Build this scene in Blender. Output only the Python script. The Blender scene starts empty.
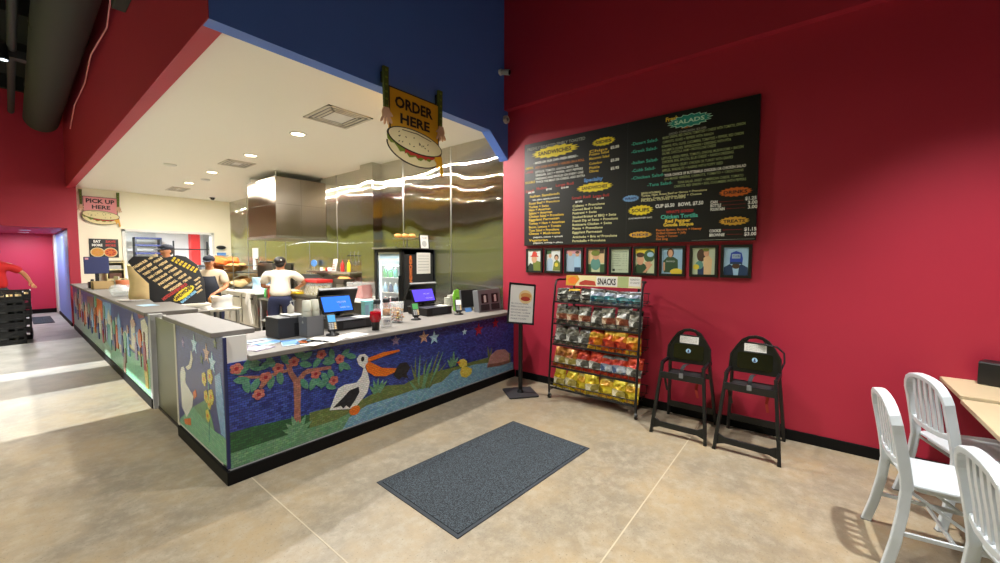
import bpy, bmesh, math, random
from mathutils import Vector, Matrix, Euler
random.seed(7)
C = bpy.context.scene.collection
sc = bpy.context.scene
R = math.radians

# ------------------------------------------------------------------ camera
cam = bpy.data.objects.new('camera', bpy.data.cameras.new('camera'))
C.objects.link(cam)
cam.data.sensor_width = 36.0
cam.data.lens = 395 * 36 / 1000.0
cam.data.clip_start = 0.05
_y, _p = R(38.7), R(3.2)
_f = Vector((math.cos(_y)*math.cos(_p), math.sin(_y)*math.cos(_p), -math.sin(_p)))
_r = Vector((math.sin(_y), -math.cos(_y), 0))
_u = _r.cross(_f)
_m = Matrix((_r, _u, -_f)).transposed().to_4x4()
cam.matrix_world = Matrix.Translation((0, 0, 1.65)) @ _m @ Matrix.Rotation(R(0.1), 4, 'Z')
sc.camera = cam

# ------------------------------------------------------------------ world, sun, exposure
sc.view_settings.view_transform = 'Standard'
sc.view_settings.look = 'None'
sc.view_settings.exposure = 0.0
sc.view_settings.gamma = 1.0
sc.view_settings.use_curve_mapping = False
w = bpy.data.worlds.new('daylight'); sc.world = w; w.use_nodes = True
w.node_tree.nodes['Background'].inputs[0].default_value = (0.72, 0.84, 1.0, 1)
w.node_tree.nodes['Background'].inputs[1].default_value = 0.4
def lamp(name, kind, loc, energy, color, target=None, size=0.15, parent=None, spot=None, blend=0.5):
    d = bpy.data.lights.new(name, kind); d.energy = energy; d.color = color
    o = bpy.data.objects.new(name, d); C.objects.link(o); o.location = loc
    if kind == 'AREA': d.shape = 'DISK'; d.size = size
    elif kind in ('SPOT', 'POINT'): d.shadow_soft_size = size
    if kind == 'SPOT': d.spot_size = R(spot or 90); d.spot_blend = blend
    if target is not None:
        o.rotation_euler = (Vector(target)-Vector(loc)).to_track_quat('-Z', 'Y').to_euler()
    if parent: o.parent = parent
    return o
sun = lamp('low_sun', 'SUN', (-8, 7, 6), 13.5, (0.92, 0.97, 1.0), target=(-8+1, 7+0.02, 6-0.5))
sun.data.angle = R(0.6)

# ------------------------------------------------------------------ colours and materials
def lin(h):
    h = h.lstrip('#'); out = []
    for i in (0, 2, 4):
        c = int(h[i:i+2], 16)/255
        out.append(c/12.92 if c <= 0.04045 else ((c+0.055)/1.055)**2.4)
    return out + [1.0]
M = {}
def P(name, hexc, rough=0.5, metal=0.0, var=0.0, vs=8.0, bump=0.0, bs=40.0, emit=0.0, trans=0.0, alpha=1.0, spec=0.5, coat=0.0):
    m = bpy.data.materials.new(name); m.use_nodes = True
    nt = m.node_tree; b = nt.nodes['Principled BSDF']
    b.inputs['Base Color'].default_value = lin(hexc)
    b.inputs['Roughness'].default_value = rough
    b.inputs['Metallic'].default_value = metal
    b.inputs['Specular IOR Level'].default_value = spec
    b.inputs['Transmission Weight'].default_value = trans
    b.inputs['Alpha'].default_value = alpha
    b.inputs['Coat Weight'].default_value = coat
    if emit:
        b.inputs['Emission Color'].default_value = lin(hexc); b.inputs['Emission Strength'].default_value = emit
    tc = nt.nodes.new('ShaderNodeTexCoord')
    if var:
        n = nt.nodes.new('ShaderNodeTexNoise'); n.inputs['Scale'].default_value = vs; n.inputs['Detail'].default_value = 6
        nt.links.new(tc.outputs['Object'], n.inputs['Vector'])
        mx = nt.nodes.new('ShaderNodeMix'); mx.data_type = 'RGBA'
        c = lin(hexc)
        mx.inputs[6].default_value = [v*(1-var) for v in c[:3]]+[1]
        mx.inputs[7].default_value = [min(1, v*(1+var)) for v in c[:3]]+[1]
        nt.links.new(n.outputs['Fac'], mx.inputs[0]); nt.links.new(mx.outputs[2], b.inputs['Base Color'])
    if bump:
        n2 = nt.nodes.new('ShaderNodeTexNoise'); n2.inputs['Scale'].default_value = bs; n2.inputs['Detail'].default_value = 4
        nt.links.new(tc.outputs['Object'], n2.inputs['Vector'])
        bp = nt.nodes.new('ShaderNodeBump'); bp.inputs['Strength'].default_value = bump; bp.inputs['Distance'].default_value = 0.01
        nt.links.new(n2.outputs['Fac'], bp.inputs['Height']); nt.links.new(bp.outputs['Normal'], b.inputs['Normal'])
    M[name] = m
    return m
def mosaic(name, c1, c2, tw=0.034, th=0.018, mortar='#55606a', rough=0.32):
    """small glass tiles in running rows, colours jumping from tile to tile"""
    m = bpy.data.materials.new(name); m.use_nodes = True; nt = m.node_tree; b = nt.nodes['Principled BSDF']
    tc = nt.nodes.new('ShaderNodeTexCoord'); sp = nt.nodes.new('ShaderNodeSeparateXYZ'); ad = nt.nodes.new('ShaderNodeMath')
    cb = nt.nodes.new('ShaderNodeCombineXYZ'); br = nt.nodes.new('ShaderNodeTexBrick')
    nz = nt.nodes.new('ShaderNodeTexNoise'); nz.inputs['Scale'].default_value = 5; dv = nt.nodes.new('ShaderNodeVectorMath'); dv.operation = 'MULTIPLY_ADD'
    nt.links.new(tc.outputs['Object'], sp.inputs[0])
    nt.links.new(sp.outputs[0], ad.inputs[0]); nt.links.new(sp.outputs[1], ad.inputs[1])
    nt.links.new(ad.outputs[0], cb.inputs[0]); nt.links.new(sp.outputs[2], cb.inputs[1])
    nt.links.new(tc.outputs['Object'], nz.inputs['Vector'])
    nt.links.new(nz.outputs['Color'], dv.inputs[0]); dv.inputs[1].default_value = (0.012, 0.03, 0); nt.links.new(cb.outputs[0], dv.inputs[2])
    nt.links.new(dv.outputs[0], br.inputs['Vector'])
    br.inputs['Scale'].default_value = 1.0; br.inputs['Brick Width'].default_value = tw; br.inputs['Row Height'].default_value = th
    br.inputs['Mortar Size'].default_value = 0.0016; br.inputs['Bias'].default_value = 0.0
    br.inputs['Color1'].default_value = lin(c1); br.inputs['Color2'].default_value = lin(c2); br.inputs['Mortar'].default_value = lin(mortar)
    hs = nt.nodes.new('ShaderNodeTexNoise'); hs.inputs['Scale'].default_value = 34
    nt.links.new(tc.outputs['Object'], hs.inputs['Vector'])
    mx = nt.nodes.new('ShaderNodeMix'); mx.data_type = 'RGBA'; mx.blend_type = 'OVERLAY'; mx.inputs[0].default_value = 0.3
    nt.links.new(br.outputs['Color'], mx.inputs[6]); nt.links.new(hs.outputs['Color'], mx.inputs[7])
    nt.links.new(mx.outputs[2], b.inputs['Base Color'])
    b.inputs['Roughness'].default_value = rough
    bp = nt.nodes.new('ShaderNodeBump'); bp.inputs['Strength'].default_value = 0.25; bp.inputs['Distance'].default_value = 0.003; bp.invert = True
    nt.links.new(br.outputs['Fac'], bp.inputs['Height']); nt.links.new(bp.outputs['Normal'], b.inputs['Normal'])
    M[name] = m
    return m
def steel(name, hexc, rough=0.28, brush=0.0, wave=0.0, anis=1.0):
    """brush: sideways scatter of the vertical grain; wave: slow buckling of the sheet"""
    m = bpy.data.materials.new(name); m.use_nodes = True; nt = m.node_tree; b = nt.nodes['Principled BSDF']
    b.inputs['Base Color'].default_value = lin(hexc); b.inputs['Metallic'].default_value = 1; b.inputs['Roughness'].default_value = rough
    if brush:
        N = nt.nodes.new; L = nt.links.new
        tc = N('ShaderNodeTexCoord'); ge = N('ShaderNodeNewGeometry')
        sp = N('ShaderNodeSeparateXYZ'); L(tc.outputs['Object'], sp.inputs[0])
        ad = N('ShaderNodeMath'); L(sp.outputs[0], ad.inputs[0]); L(sp.outputs[1], ad.inputs[1])
        def grain(f):
            k = N('ShaderNodeMath'); k.operation = 'MULTIPLY'; k.inputs[1].default_value = f; L(ad.outputs[0], k.inputs[0])
            wn = N('ShaderNodeTexWhiteNoise'); wn.noise_dimensions = '1D'; L(k.outputs[0], wn.inputs['W']); return wn.outputs['Value']
        s1 = N('ShaderNodeMath'); L(grain(9173.0), s1.inputs[0]); L(grain(6007.0), s1.inputs[1])
        s2 = N('ShaderNodeMath'); s2.operation = 'SUBTRACT'; s2.inputs[1].default_value = 1.0; L(s1.outputs[0], s2.inputs[0])
        s3 = N('ShaderNodeMath'); s3.operation = 'MULTIPLY'; s3.inputs[1].default_value = brush; L(s2.outputs[0], s3.inputs[0])
        cr = N('ShaderNodeVectorMath'); cr.operation = 'CROSS_PRODUCT'; cr.inputs[0].default_value = (0, 0, 1); L(ge.outputs['Normal'], cr.inputs[1])
        sc1 = N('ShaderNodeVectorMath'); sc1.operation = 'SCALE'; L(cr.outputs[0], sc1.inputs[0]); L(s3.outputs[0], sc1.inputs['Scale'])
        mp = N('ShaderNodeMapping'); mp.inputs['Scale'].default_value = (1.6, 1.6, 0.8); L(tc.outputs['Object'], mp.inputs[0])
        nz = N('ShaderNodeTexNoise'); nz.inputs['Scale'].default_value = 1.0; nz.inputs['Detail'].default_value = 1.5; L(mp.outputs[0], nz.inputs['Vector'])
        w1 = N('ShaderNodeMath'); w1.operation = 'SUBTRACT'; w1.inputs[1].default_value = 0.5; L(nz.outputs['Fac'], w1.inputs[0])
        w2 = N('ShaderNodeMath'); w2.operation = 'MULTIPLY'; w2.inputs[1].default_value = wave; L(w1.outputs[0], w2.inputs[0])
        cz = N('ShaderNodeCombineXYZ'); L(w2.outputs[0], cz.inputs[2])
        a1 = N('ShaderNodeVectorMath'); L(ge.outputs['Normal'], a1.inputs[0]); L(sc1.outputs[0], a1.inputs[1])
        a2 = N('ShaderNodeVectorMath'); L(a1.outputs[0], a2.inputs[0]); L(cz.outputs[0], a2.inputs[1])
        nn = N('ShaderNodeVectorMath'); nn.operation = 'NORMALIZE'; L(a2.outputs[0], nn.inputs[0]); 
        g = N('ShaderNodeBsdfAnisotropic'); g.distribution = 'BECKMANN'; g.inputs['Color'].default_value = lin(hexc); g.inputs['Roughness'].default_value = rough; g.inputs['Anisotropy'].default_value = anis
        tg = N('ShaderNodeCombineXYZ'); tg.inputs[2].default_value = 1.0
        L(nn.outputs[0], g.inputs['Normal']); L(tg.outputs[0], g.inputs['Tangent']); L(g.outputs[0], nt.nodes['Material Output'].inputs['Surface'])
    M[name] = m
    return m
def glassy(name, hexc, amount=0.75, rough=0.08):
    m = bpy.data.materials.new(name); m.use_nodes = True; nt = m.node_tree; b = nt.nodes['Principled BSDF']
    b.inputs['Base Color'].default_value = lin(hexc); b.inputs['Roughness'].default_value = rough; b.inputs['Alpha'].default_value = 1-amount
    M[name] = m
    return m

P('red_wall', '#a62038', 0.55, var=0.05, vs=3, bump=0.05, bs=120)
P('red_dark', '#a31d34', 0.6, var=0.05, vs=3)
P('pink_wall', '#c02a4c', 0.55)
P('blue_wall', '#4e74c8', 0.55, var=0.05, vs=3)
P('periwinkle', '#7d9be6', 0.5)
P('cream', '#f3ecd4', 0.6, var=0.03, vs=2)
P('ceiling_cream', '#ebe8dd', 0.7)
P('olive_wall', '#b4b83c', 0.7)
P('black_base', '#060607', 0.6, spec=0.2)
P('deck_black', '#0a0a0b', 0.9)
P('duct_dark', '#2c2b27', 0.75, var=0.1, vs=2)
P('white_paint', '#d9d8d2', 0.45)
P('off_white', '#c8c2b4', 0.5)
P('slab_white', '#76726d', 0.6, spec=0.2, var=0.05, vs=30)
P('black', '#0d0d0f', 0.4)
P('black_gloss', '#08080a', 0.18)
P('black_matte', '#141416', 0.75)
P('charcoal', '#2a2b2e', 0.55)
P('grey', '#6d6e70', 0.5)
P('grey_light', '#a5a6a6', 0.45)
P('white', '#e8e6e0', 0.5)
P('paper', '#d8d6d0', 0.7)
P('chair_white', '#c3cbd0', 0.3, spec=0.5)
P('maple', '#c2b290', 0.4, var=0.1, vs=6)
P('lamp_glow', '#fff1d6', 0.5, emit=9.0)
P('lamp_cool', '#dff0ff', 0.5, emit=2.5)
P('screen_blue', '#2f6fe0', 0.3, emit=0.85)
P('screen_violet', '#5646e0', 0.3, emit=0.75)
P('screen_cyan', '#3f93c8', 0.3, emit=0.5)
P('yellow', '#e8c51c', 0.55); P('gold', '#c98f17', 0.55); P('orange', '#d96a1c', 0.55); P('red', '#c12a26', 0.5)
P('pale', '#e2dea2', 0.6); P('moss', '#a2ae76', 0.6); P('teal', '#48b09a', 0.6); P('ink', '#20140e', 0.6); P('navy', '#1c2452', 0.6)
P('blue', '#5a8fd0', 0.6); P('tealink', '#b8e0c8', 0.6); P('text_white', '#e6e6de', 0.6); P('text_grey', '#9a9c92', 0.6)
P('text_red', '#b3322a', 0.6); P('text_orange', '#cf7a2a', 0.6); P('text_yellow', '#e4c03c', 0.6)
P('badge_yellow', '#e3cc1e', 0.5); P('badge_teal', '#1f8a7c', 0.5); P('badge_orange', '#c8641c', 0.5); P('badge_gold', '#d2a032', 0.5); P('badge_blue', '#6f9ccc', 0.5)
P('board_black', '#0c0b0b', 0.45)
P('skin', '#b67a56', 0.55); P('skin_dark', '#7d4f36', 0.55); P('hair_black', '#16110f', 0.6)
P('shirt_white', '#d8d0c0', 0.8, var=0.05, vs=20, bump=0.3, bs=14); P('jeans', '#1a2140', 0.85, var=0.15, vs=40)
P('shirt_red', '#c41a1c', 0.75, bump=0.25, bs=12); P('shirt_beige', '#c9b79c', 0.8, bump=0.25, bs=12); P('apron_navy', '#20242f', 0.8)
P('bread', '#c98d4a', 0.7, var=0.2, vs=14); P('bread_pale', '#dcc08a', 0.7, var=0.12, vs=14); P('bread_orange', '#cf6a26', 0.6, var=0.2, vs=14)
P('cardboard', '#a98f62', 0.8); P('wood_dark', '#54301f', 0.6)
P('kraft', '#b5653a', 0.7)
P('cyan', '#8fd8e0', 0.5); P('sky', '#79b7dd', 0.5); P('green', '#3f9a4a', 0.5); P('lime', '#7fc436', 0.5)
P('rubber', '#2e343a', 0.85)
P('pink_board', '#d78a8e', 0.6); P('yellow_board', '#dca41e', 0.55); P('sleeve', '#4e5a1c', 0.7); P('hand_tan', '#cfa888', 0.7)
P('bun', '#dccf9c', 0.6); P('lettuce', '#6d7d1c', 0.6); P('tomato', '#a8321f', 0.6); P('mustard', '#d39a1a', 0.5)
def foil(name, c1, c2, c3, metal=0.25):
    """printed snack foil: blotches of two further inks, crinkled sheet"""
    m = P(name, c1, 0.26, metal=metal); nt = m.node_tree; b = nt.nodes['Principled BSDF']; tc = nt.nodes.new('ShaderNodeTexCoord')
    v = nt.nodes.new('ShaderNodeTexVoronoi'); v.inputs['Scale'].default_value = 22; v.feature = 'F1'; nt.links.new(tc.outputs['Object'], v.inputs['Vector'])
    sx = nt.nodes.new('ShaderNodeSeparateColor'); nt.links.new(v.outputs['Color'], sx.inputs[0])
    def step(sock, t):
        k = nt.nodes.new('ShaderNodeMath'); k.operation = 'GREATER_THAN'; k.inputs[1].default_value = t; nt.links.new(sock, k.inputs[0]); return k.outputs[0]
    def mx(f, a, bb):
        x = nt.nodes.new('ShaderNodeMix'); x.data_type = 'RGBA'; nt.links.new(f, x.inputs[0])
        for i, q in ((6, a), (7, bb)):
            if isinstance(q, list): x.inputs[i].default_value = q
            else: nt.links.new(q, x.inputs[i])
        return x.outputs[2]
    nt.links.new(mx(step(sx.outputs[1], 0.80), mx(step(sx.outputs[0], 0.62), lin(c1), lin(c2)), lin(c3)), b.inputs['Base Color'])
    n = nt.nodes.new('ShaderNodeTexNoise'); n.inputs['Scale'].default_value = 30; n.inputs['Detail'].default_value = 3; nt.links.new(tc.outputs['Object'], n.inputs['Vector'])
    bp = nt.nodes.new('ShaderNodeBump'); bp.inputs['Strength'].default_value = 0.9; bp.inputs['Distance'].default_value = 0.02; nt.links.new(n.outputs['Fac'], bp.inputs['Height']); nt.links.new(bp.outputs['Normal'], b.inputs['Normal'])
foil('bag_silver', '#a5a69e', '#5d5e58', '#d8d8d0'); foil('bag_black', '#20201e', '#4c4a44', '#b0aea4'); foil('bag_teal', '#2f7f88', '#7fb6ba', '#1f4f68')
foil('bag_bluegrey', '#8a96a8', '#c4ccd6', '#4a5c7c'); foil('bag_grey', '#5c5a50', '#8a8878', '#2c2a26'); foil('bag_tan', '#a87c5c', '#8a4a34', '#d8c0a4')
foil('bag_orange', '#c0560f', '#d88a1c', '#8a2a10'); foil('bag_red', '#a02414', '#c4482a', '#6a1410'); foil('bag_gold', '#bc8a18', '#d8b440', '#8a4a14')
foil('bag_yellow', '#b89a0c', '#d8c43a', '#7a6a14'); foil('bag_brown', '#8a4a1c', '#b0742c', '#4a2410'); foil('bag_cream', '#cfc49a', '#a89a50', '#e4dcc0')
steel('steel_wall', '#d2cfc4', 0.12, 0.30, 0.10)
steel('steel_hood', '#a89e90', 0.34, 0.14, 0.2, 0.4)
steel('steel', '#b5b2aa', 0.28)
steel('gate_steel', '#7d7f74', 0.42)
steel('steel_dark', '#76736c', 0.35)
glassy('clear', '#e6eaea', 0.72); glassy('glass', '#d8e4ea', 0.88, 0.03); glassy('plastic_bag', '#e3e3df', 0.45, 0.25); glassy('red_glass', '#b3061c', 0.15, 0.1); glassy('cup_frost', '#dfe0d0', 0.35, 0.3)
mosaic('tile_blue', '#18266e', '#3d52a8', mortar='#1c2038'); mosaic('tile_darkgreen', '#1f4a2c', '#2f6336', mortar='#1c3a2a'); mosaic('tile_green', '#55865e', '#76a47a', mortar='#4a6c58')
mosaic('tile_water', '#5f92ae', '#8cb8c8', mortar='#5a7a8a'); mosaic('tile_olive', '#5a6a34', '#74824a', mortar='#4a5a34')
mosaic('tile_trunk', '#8a5a4c', '#a87464', mortar='#7a4a3a'); mosaic('tile_leaf', '#3f7a62', '#629478', mortar='#3a6a5a'); mosaic('tile_coral', '#b05a50', '#c47a6c', mortar='#8a4a42')
mosaic('tile_red', '#8c1c28', '#b03444', mortar='#6a1a22'); mosaic('tile_white', '#d4d6d0', '#e8e8e2', mortar='#a8aaa6'); mosaic('tile_black', '#101116', '#24262e', mortar='#1a1a1e')
mosaic('tile_orange', '#d86414', '#e67c20', mortar='#a04a14'); mosaic('tile_yellow', '#ccb83a', '#e0d468', mortar='#a08a20'); mosaic('tile_ice', '#9ac8dc', '#c4e0e8', mortar='#7a9aa8')
mosaic('tile_tan', '#c09a84', '#d8b49c', mortar='#8a6a5a'); mosaic('tile_mauve', '#8a7aa0', '#a898b8', mortar='#5a4a70'); mosaic('tile_rock', '#a88078', '#c09a90', mortar='#7a5a55')
mosaic('tile_sky', '#6a9cc8', '#8ebce0', mortar='#5a7a9a'); mosaic('tile_navy', '#202e74', '#33468e', mortar='#1c2450'); mosaic('tile_mint', '#62a680', '#86c09c', mortar='#4a7a62')
mosaic('tile_sage', '#6a8a72', '#8aa488', mortar='#5a6a5a'); mosaic('tile_cream', '#d0ccb4', '#e2dec8', mortar='#a09c8a'); mosaic('tile_brown', '#7a5a4a', '#947060', mortar='#5a4238')
mosaic('tile_gold', '#c8b048', '#dcc86a', mortar='#8a7a3a'); mosaic('tile_teal', '#3f8a8a', '#62a8a4', mortar='#2f6262'); mosaic('tile_violet', '#22367e', '#465ea8', mortar='#4a5278')

# polished concrete: warm tan near dining, paler grey with painted-in light towards the hall
m = bpy.data.materials.new('concrete'); m.use_nodes = True; nt = m.node_tree; b = nt.nodes['Principled BSDF']
tc = nt.nodes.new('ShaderNodeTexCoord')
def noise(scale, detail=8, rough=0.6):
    n = nt.nodes.new('ShaderNodeTexNoise'); n.inputs['Scale'].default_value = scale; n.inputs['Detail'].default_value = detail; n.inputs['Roughness'].default_value = rough
    nt.links.new(tc.outputs['Object'], n.inputs['Vector']); return n
def mixc(fac, a, bb):
    x = nt.nodes.new('ShaderNodeMix'); x.data_type = 'RGBA'
    for i, v in ((0, fac), (6, a), (7, bb)):
        if hasattr(v, 'is_output') or isinstance(v, bpy.types.NodeSocket): nt.links.new(v, x.inputs[i])
        else: x.inputs[i].default_value = v
    return x.outputs[2]
def ramp(v, a, bb):
    x = nt.nodes.new('ShaderNodeMapRange'); x.interpolation_type = 'SMOOTHSTEP'
    x.inputs[1].default_value = a; x.inputs[2].default_value = bb; nt.links.new(v, x.inputs[0]); return x.outputs[0]
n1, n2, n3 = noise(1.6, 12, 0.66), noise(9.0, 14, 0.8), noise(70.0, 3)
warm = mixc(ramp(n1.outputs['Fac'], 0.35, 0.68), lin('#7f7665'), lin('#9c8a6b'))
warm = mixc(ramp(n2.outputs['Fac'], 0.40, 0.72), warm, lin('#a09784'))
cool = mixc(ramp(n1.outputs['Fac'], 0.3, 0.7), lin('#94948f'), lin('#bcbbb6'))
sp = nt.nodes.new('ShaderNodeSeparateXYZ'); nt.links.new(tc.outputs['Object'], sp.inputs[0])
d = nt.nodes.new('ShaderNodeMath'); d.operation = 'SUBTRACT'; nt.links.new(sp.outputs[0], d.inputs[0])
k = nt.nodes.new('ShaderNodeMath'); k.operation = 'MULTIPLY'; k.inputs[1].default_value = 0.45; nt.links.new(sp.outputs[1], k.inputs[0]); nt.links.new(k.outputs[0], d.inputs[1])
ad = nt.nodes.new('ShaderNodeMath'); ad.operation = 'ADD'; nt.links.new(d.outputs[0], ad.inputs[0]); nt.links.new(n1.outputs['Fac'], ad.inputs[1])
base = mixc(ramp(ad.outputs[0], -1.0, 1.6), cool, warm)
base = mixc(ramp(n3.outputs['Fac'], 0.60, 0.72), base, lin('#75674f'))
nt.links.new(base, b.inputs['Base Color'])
rr = nt.nodes.new('ShaderNodeMapRange'); rr.inputs[3].default_value = 0.34; rr.inputs[4].default_value = 0.55; nt.links.new(n2.outputs['Fac'], rr.inputs[0]); nt.links.new(rr.outputs[0], b.inputs['Roughness'])
b.inputs['Specular IOR Level'].default_value = 0.4
M['concrete'] = m
P('joint', '#b0a48c', 0.6)
# loop pile entrance mat
m = bpy.data.materials.new('mat_pile'); m.use_nodes = True; nt = m.node_tree; b = nt.nodes['Principled BSDF']; tc = nt.nodes.new('ShaderNodeTexCoord')
a1, a2 = noise(150, 2), noise(5, 3)
nt.links.new(mixc(ramp(a1.outputs['Fac'], 0.38, 0.62), mixc(a2.outputs['Fac'], lin('#0f1316'), lin('#1a2025')), lin('#465058')), b.inputs['Base Color']); b.inputs['Roughness'].default_value = 0.95
bp = nt.nodes.new('ShaderNodeBump'); bp.inputs['Distance'].default_value = 0.006; nt.links.new(a1.outputs['Fac'], bp.inputs['Height']); nt.links.new(bp.outputs['Normal'], b.inputs['Normal'])
M['mat_pile'] = m

# ------------------------------------------------------------------ mesh helpers
def onb(d):
    d = Vector(d).normalized(); a = Vector((0, 0, 1)) if abs(d.z) < 0.95 else Vector((1, 0, 0))
    u = a.cross(d).normalized(); return u, d.cross(u)
class MB:
    def __init__(s): s.v = []; s.f = []; s.m = []; s.mats = []; s.smooth = []
    def mi(s, mat):
        mat = M[mat] if isinstance(mat, str) else mat
        if mat not in s.mats: s.mats.append(mat)
        return s.mats.index(mat)
    def add(s, vs, fs, mat, smooth=False):
        o = len(s.v); i = s.mi(mat); s.v += [tuple(v) for v in vs]
        for f in fs: s.f.append([o+k for k in f]); s.m.append(i); s.smooth.append(smooth)
        return s
    def box(s, lo, hi, mat, rot=None, piv=None):
        (x0, y0, z0), (x1, y1, z1) = lo, hi
        vs = [Vector(p) for p in ((x0,y0,z0),(x1,y0,z0),(x1,y1,z0),(x0,y1,z0),(x0,y0,z1),(x1,y0,z1),(x1,y1,z1),(x0,y1,z1))]
        if rot:
            pv = Vector(piv) if piv else Vector(((x0+x1)/2, (y0+y1)/2, (z0+z1)/2)); E = Euler(rot).to_matrix()
            vs = [E @ (v-pv) + pv for v in vs]
        return s.add(vs, [(0,3,2,1),(4,5,6,7),(0,1,5,4),(1,2,6,5),(2,3,7,6),(3,0,4,7)], mat)
    def bar(s, a, b, w, h, mat, up=(0,0,1)):
        a, b = Vector(a), Vector(b); d = (b-a).normalized(); u = d.cross(Vector(up))
        if u.length < 1e-4: u = d.cross(Vector((1,0,0)))
        u.normalize(); v = u.cross(d)
        vs = [p + u*sx*w/2 + v*sy*h/2 for p in (a, b) for sx, sy in ((-1,-1),(1,-1),(1,1),(-1,1))]
        return s.add(vs, [(0,3,2,1),(4,5,6,7),(0,1,5,4),(1,2,6,5),(2,3,7,6),(3,0,4,7)], mat)
    def cyl(s, a, b, r0, r1, mat, n=16, caps=True):
        a, b = Vector(a), Vector(b); u, v = onb(b-a); vs = []
        for p, r in ((a, r0), (b, r1)):
            for i in range(n):
                t = 2*math.pi*i/n; vs.append(p + u*math.cos(t)*r + v*math.sin(t)*r)
        s.add(vs, [(i, (i+1) % n, n+(i+1) % n, n+i) for i in range(n)], mat, True)
        if caps: s.add(vs[:n], [list(range(n))[::-1]], mat); s.add(vs[n:], [list(range(n))], mat)
        return s
    def lathe(s, prof, mat, o=(0,0,0), n=20):
        vs = []; o = Vector(o)
        for r, z in prof:
            for i in range(n):
                t = 2*math.pi*i/n; vs.append(o + Vector((r*math.cos(t), r*math.sin(t), z)))
        fs = [(k*n+i, k*n+(i+1) % n, (k+1)*n+(i+1) % n, (k+1)*n+i) for k in range(len(prof)-1) for i in range(n)]
        s.add(vs, fs, mat, True)
        if prof[0][0] > 1e-4: s.add(vs[:n], [list(range(n))[::-1]], mat)
        if prof[-1][0] > 1e-4: s.add(vs[-n:], [list(range(n))], mat)
        return s
    def tube(s, pts, r, mat, n=8):
        pts = [Vector(p) for p in pts]; rings = []; u0 = None
        for i, p in enumerate(pts):
            d = (pts[min(i+1, len(pts)-1)]-pts[max(i-1, 0)]).normalized()
            if u0 is None: u, v = onb(d)
            else:
                u = (u0-d*u0.dot(d)).normalized(); v = d.cross(u)
            u0 = u; rr = r[i] if isinstance(r, (list, tuple)) else r
            rings += [p+u*math.cos(2*math.pi*k/n)*rr+v*math.sin(2*math.pi*k/n)*rr for k in range(n)]
        L = len(pts)
        s.add(rings, [(k*n+i, k*n+(i+1) % n, (k+1)*n+(i+1) % n, (k+1)*n+i) for k in range(L-1) for i in range(n)], mat, True)
        s.add(rings[:n], [list(range(n))[::-1]], mat); s.add(rings[-n:], [list(range(n))], mat)
        return s
    def strip(s, pts, w, h, side, mat):
        """flat rectangular tube along pts; side = direction of the width"""
        pts = [Vector(p) for p in pts]; vs = []
        for i, p in enumerate(pts):
            d = (pts[min(i+1, len(pts)-1)]-pts[max(i-1, 0)]).normalized()
            a = Vector(side); a = (a-d*a.dot(d)).normalized(); b_ = d.cross(a)
            vs += [p+a*sx*w/2+b_*sy*h/2 for sx, sy in ((-1,-1),(1,-1),(1,1),(-1,1))]
        L = len(pts)
        s.add(vs, [(k*4+i, k*4+(i+1) % 4, k*4+4+(i+1) % 4, k*4+4+i) for k in range(L-1) for i in range(4)], mat, False)
        s.add(vs[:4], [(3,2,1,0)], mat); s.add(vs[-4:], [(0,1,2,3)], mat)
        return s
    def ell(s, c, r, mat, nu=14, nv=9):
        c = Vector(c); r = (r, r, r) if not isinstance(r, (tuple, list)) else r; vs = []
        for j in range(nv+1):
            p = math.pi*j/nv
            for i in range(nu):
                t = 2*math.pi*i/nu; vs.append(c+Vector((r[0]*math.sin(p)*math.cos(t), r[1]*math.sin(p)*math.sin(t), -r[2]*math.cos(p))))
        return s.add(vs, [(j*nu+i, j*nu+(i+1) % nu, (j+1)*nu+(i+1) % nu, (j+1)*nu+i) for j in range(nv) for i in range(nu)], mat, True)
    def prism(s, pts, fr, d0, d1, mat):
        """2-D outline laid in a frame and given thickness from d0 to d1"""
        n = len(pts); ar = sum(pts[i][0]*pts[(i+1) % n][1]-pts[(i+1) % n][0]*pts[i][1] for i in range(n))
        if ar < 0: pts = pts[::-1]
        vs = [fr(a, b, d0) for a, b in pts]+[fr(a, b, d1) for a, b in pts]
        return s.add(vs, [list(range(n))[::-1], list(range(n, 2*n))]+[(i, (i+1) % n, n+(i+1) % n, n+i) for i in range(n)], mat)
    def text(s, txt, fr, a, b, width, h, mat, d0=0.0, d1=0.001, bold=0, slope=0.0):
        vs, fs, x0, x1, y1 = glyphs(txt, bold); kx = width/max(x1-x0, 1e-4); ky = h/0.72
        s.add([fr(a+(x-x0)*kx, b+y*ky+(x-x0)*kx*slope, d1) for x, y in vs], fs, mat)
        return s
    def build(s, name, parent=None, bevel=0.0, origin=None):
        me = bpy.data.meshes.new(name); o = bpy.data.objects.new(name, me); C.objects.link(o)
        if parent is not None:
            off = Vector((0, 0, 0))
            if parent.get('_w'): off = Vector(parent['_w'])
            vs = [Vector(v)-off for v in s.v]
        else:
            if origin is None:
                xs, ys, zs = zip(*s.v); origin = ((min(xs)+max(xs))/2, (min(ys)+max(ys))/2, min(zs))
            off = Vector(origin); vs = [Vector(v)-off for v in s.v]; o.location = off
        me.from_pydata(vs, [], s.f)
        for mt in s.mats: me.materials.append(mt)
        me.polygons.foreach_set('material_index', s.m); me.polygons.foreach_set('use_smooth', s.smooth); me.update()
        if parent is not None:
            o.parent = parent
            if parent.get('_w'): o['_w'] = parent['_w']
        else: o['_w'] = list(off)
        if bevel:
            bv = o.modifiers.new('edges', 'BEVEL'); bv.width = bevel; bv.segments = 2; bv.limit_method = 'ANGLE'; bv.angle_limit = R(40)
        return o
_g = {}
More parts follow.
